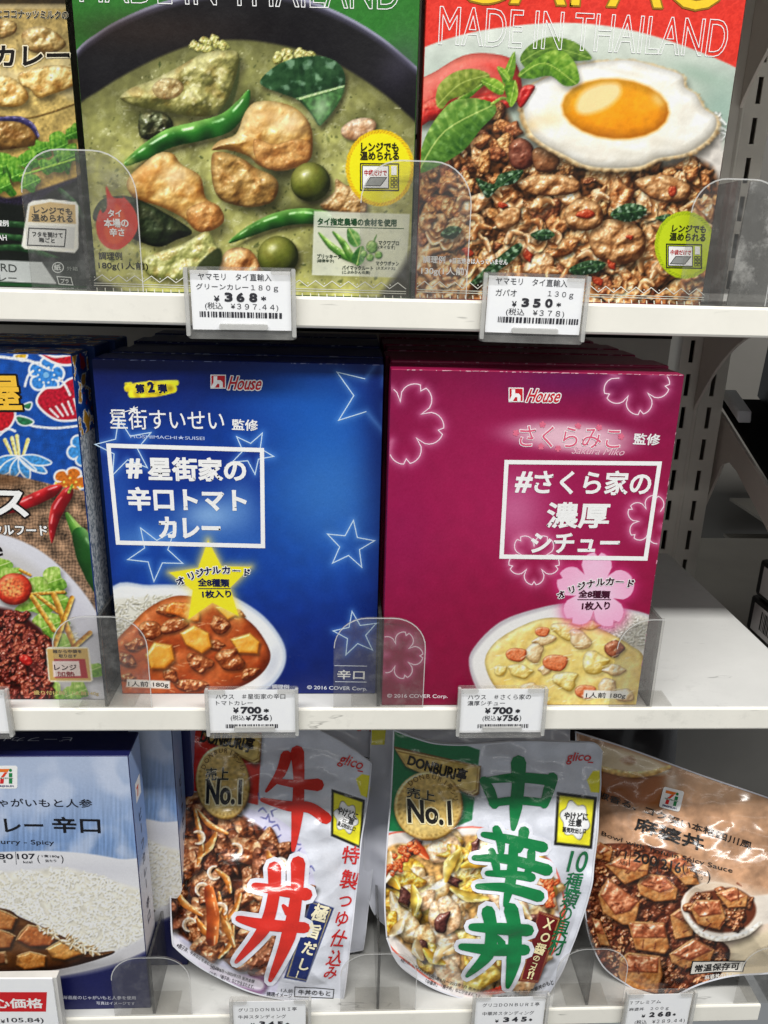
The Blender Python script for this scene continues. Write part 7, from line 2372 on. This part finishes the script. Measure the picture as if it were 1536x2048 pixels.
chars(ck, '種類の具材', [(1144, 1765), (1136, 1800), (1129, 1829), (1119, 1860), (1109, 1893)], [36, 34, 28, 32, 34], (22, 110, 66), t, bold=.012, rot=8)
chars(ck, 'XO醤のコク', [(1096, 1848), (1089, 1873), (1079, 1897), (1072, 1915), (1067, 1929), (1062, 1941)], [25, 25, 24, 15, 15, 15], (238, 226, 176), t, bold=.02, rot=18)
text(ck, '!!', (1053, 1956), (1064, 1958), 13, (238, 226, 176), t, 'lettering', .03)
text(ck, '売上', (813, 1594), (870, 1604), 21, (30, 26, 22), t, 'lettering', .02, edge=((236, 222, 170), .03))
text(ck, 'No.1', (816, 1645), (904, 1650), 46, (26, 24, 22), t, 'title_lettering', .022, edge=((238, 226, 180), .04))
text(ck, 'DONBURI亭', (813, 1530), (930, 1566), 27, (30, 24, 18), t, 'title_lettering', .03)
a = [(-40+k*13) for k in range(10)]
chars(ck, 'DONBURI亭シリーズ'[:10], [(857+56*math.sin(math.radians(k)), 1610-58*math.cos(math.radians(k))) for k in a], 13, (90, 66, 30), t, bold=.0, rot=a)
warn_text(ck, t, [('やけどに', (1127, 1638), (1175, 1641), 14), ('注意', (1136, 1651), (1163, 1653), 12), ('蒸気吹出し口', (1124, 1663), (1171, 1666), 9)])
text(ck, '1人前', (1031, 1986), (1056, 1984), 9, (50, 50, 56), t, 'small_print', .01)
text(ck, '調理イメージ', (996, 1997), (1054, 1992), 9, (50, 50, 56), t, 'small_print', .01)
text(ck, '中華丼のもと', (1062, 1985), (1108, 1968), 11, (40, 40, 44), t, 'lettering', .015)
for s, p0, p1 in (('※親子丼、中華丼などを含む当社調べ', (800, 1922), (880, 1962)), ('2021年8月〜2023年7月 販売金額', (856, 1956), (966, 1985)), ('「中華丼」「親子丼」などが含まれます。', (850, 1966), (962, 1996))):
    text(ck, s, p0, p1, 9, (40, 36, 44), t, 'small_print', .005)
t2 = copy_pouch(t, (-.0125, .030, .006), 'white pouch standing behind the green lettered one, its left edge and top showing', ck,
    [([(785, 1530), (800, 1516), (815, 1530), (812, 1562), (783, 1562)], (226, 218, 40), 1), ([(880, 1500), (960, 1504), (960, 1530), (880, 1530)], (14, 80, 48), 1)])

# ---- mapo pouch
mp = Film((.19, .0100, LZ+.0004), 26,
    {'L': [(1150, 1462), (1152, 1560), (1160, 1680), (1166, 1780), (1172, 1850), (1182, 1890)],
     'B': [(1182, 1890), (1206, 1934), (1246, 1966), (1300, 1994), (1346, 1992), (1400, 1970), (1470, 1952), (1560, 1944)],
     'R': [(1640, 1634), (1630, 1720), (1615, 1800), (1596, 1860), (1560, 1944)],
     'T': [(1150, 1462), (1240, 1490), (1340, 1526), (1440, 1562), (1536, 1594), (1640, 1634)]}, .016, 33, yaw=-16, wr=1.1)
t = pouch('tofu_sauce_pouch', 'brown pouch with tofu picture leaning at the right of the bottom shelf', 'pouch', mp, art_mapo(), None, 260, 270, (120, 116, 116))
BK = (34, 28, 26)
text(mp, '椒香る、コク深い本格四川風', (1194, 1594), (1503, 1700), 16, BK, t, 'lettering', .02)
text(mp, '麻婆丼', (1268, 1660), (1406, 1703), 29, (22, 18, 18), t, 'title_lettering', .03)
text(mp, 'Bowl with Tofu in Spicy Sauce', (1202, 1672), (1464, 1748), 12, BK, t, 'lettering', .008)
text(mp, '1', (1248, 1717), (1251, 1718), 17, BK, t, 'lettering', .0)
text(mp, '人前', (1237, 1727), (1254, 1731), 9, BK, t, 'small_print', .0)
line(mp, [(1262, 1700), (1258, 1732)], 1.3, BK, t)
text(mp, '200', (1266, 1722), (1314, 1734), 22, BK, t, 'lettering', .015)
line(mp, [(1318, 1712), (1314, 1746)], 1.3, BK, t)
text(mp, '216', (1320, 1737), (1361, 1747), 22, BK, t, 'lettering', .015)
text(mp, 'kcal', (1334, 1750), (1348, 1753), 6, BK, t, 'small_print', .01)
text(mp, '(', (1365, 1748), (1371, 1749), 24, BK, t, 'small_print', -.005)
text(mp, '1食200g', (1374, 1742), (1412, 1752), 9, BK, t, 'small_print', .005)
text(mp, '当たり', (1386, 1755), (1405, 1760), 8, BK, t, 'small_print', .005)
text(mp, ')', (1414, 1766), (1421, 1767), 24, BK, t, 'small_print', -.005)
shape(mp, [(1384, 1921), (1493, 1921), (1486, 1943), (1379, 1949)], (40, 36, 34), t, 'storage_plate', 1)
shape(mp, [(1386, 1923), (1490, 1923), (1484, 1942), (1381, 1947)], (232, 228, 220), t, 'storage_plate', 1.6)
text(mp, '常温保存可', (1388, 1944), (1478, 1939), 18, (30, 26, 26), t, 'lettering', .025, 2.2, shear=.2)
text(mp, '麻婆丼のもと', (1409, 1959), (1470, 1953), 9, (232, 228, 222), t, 'small_print', .01, shear=.2)
seven_logo(mp, t, 1343, 1598, 42, 14)
# dark plastic bags behind it
for k, (x0, x1, y0, lab, col) in enumerate(((.150, .240, .112, 'dark grey film bag behind the brown pouch', (44, 42, 44)), (.19, .250, .150, 'black film bag at the back right of the bottom shelf', (26, 24, 24)))):
    tt = thing('dark_bag', lab, 'bag', ((x0+x1)/2, y0, LZ), 'dark bags behind the brown pouch')
    n = 26
    us = np.linspace(0, 1, n)
    g = np.stack(np.meshgrid(us, us), -1).reshape(-1, 2)
    bl = (1-(2*g[:, 0]-1)**4)*(1-(2*g[:, 1]-1)**6)
    wv = nz(g[:, 0]*60, g[:, 1]*60, 24, 60+k, SOFT)*.0016*bl
    P = np.stack([x0+g[:, 0]*(x1-x0), y0+g[:, 1]*.030-bl*.012-wv, LZ+.0008+g[:, 1]*(.172-.02*k)], 1)
    fast_mesh('front_film', P, quads_of(n, n), plain('dark_film_%d' % k, col, .22, .5), tt)
    Q = P.copy()
    Q[:, 1] = y0+g[:, 1]*.030+bl*.010+.0006
    fast_mesh('back_film', Q, quads_of(n, n)[:, ::-1], plain('dark_film_%d' % k, col, .22, .5), tt)
    ff = Face((x0, y0-.001, LZ), (1, 0, 0), (0, .172, .95))

# ------------------------------------------------------------------ print on a front face belongs to that face
for root in [o for o in list(COL.objects) if o.type == 'EMPTY']:
    kids = list(root.children)
    sheet = next((k for k in kids if k.name.split('.')[0] in ('front_print', 'front_film', 'paper_label', 'card')), None)
    if sheet is None:
        continue
    for k in kids:
        n = k.name.split('.')[0]
        if k is sheet or k.type != 'MESH' or not len(k.data.polygons):
            continue
        if n in ('carton', 'back_film', 'sealed_edge', 'worn_edge') or 'panel' in n or 'strip' in n or 'holder' in n or 'rim' in n or 'hook' in n or 'clip' in n or 'card' in n:
            continue
        if k.data.polygons[0].normal.y > -.4:
            continue
        k.parent = sheet
        k.location = k.location-sheet.location
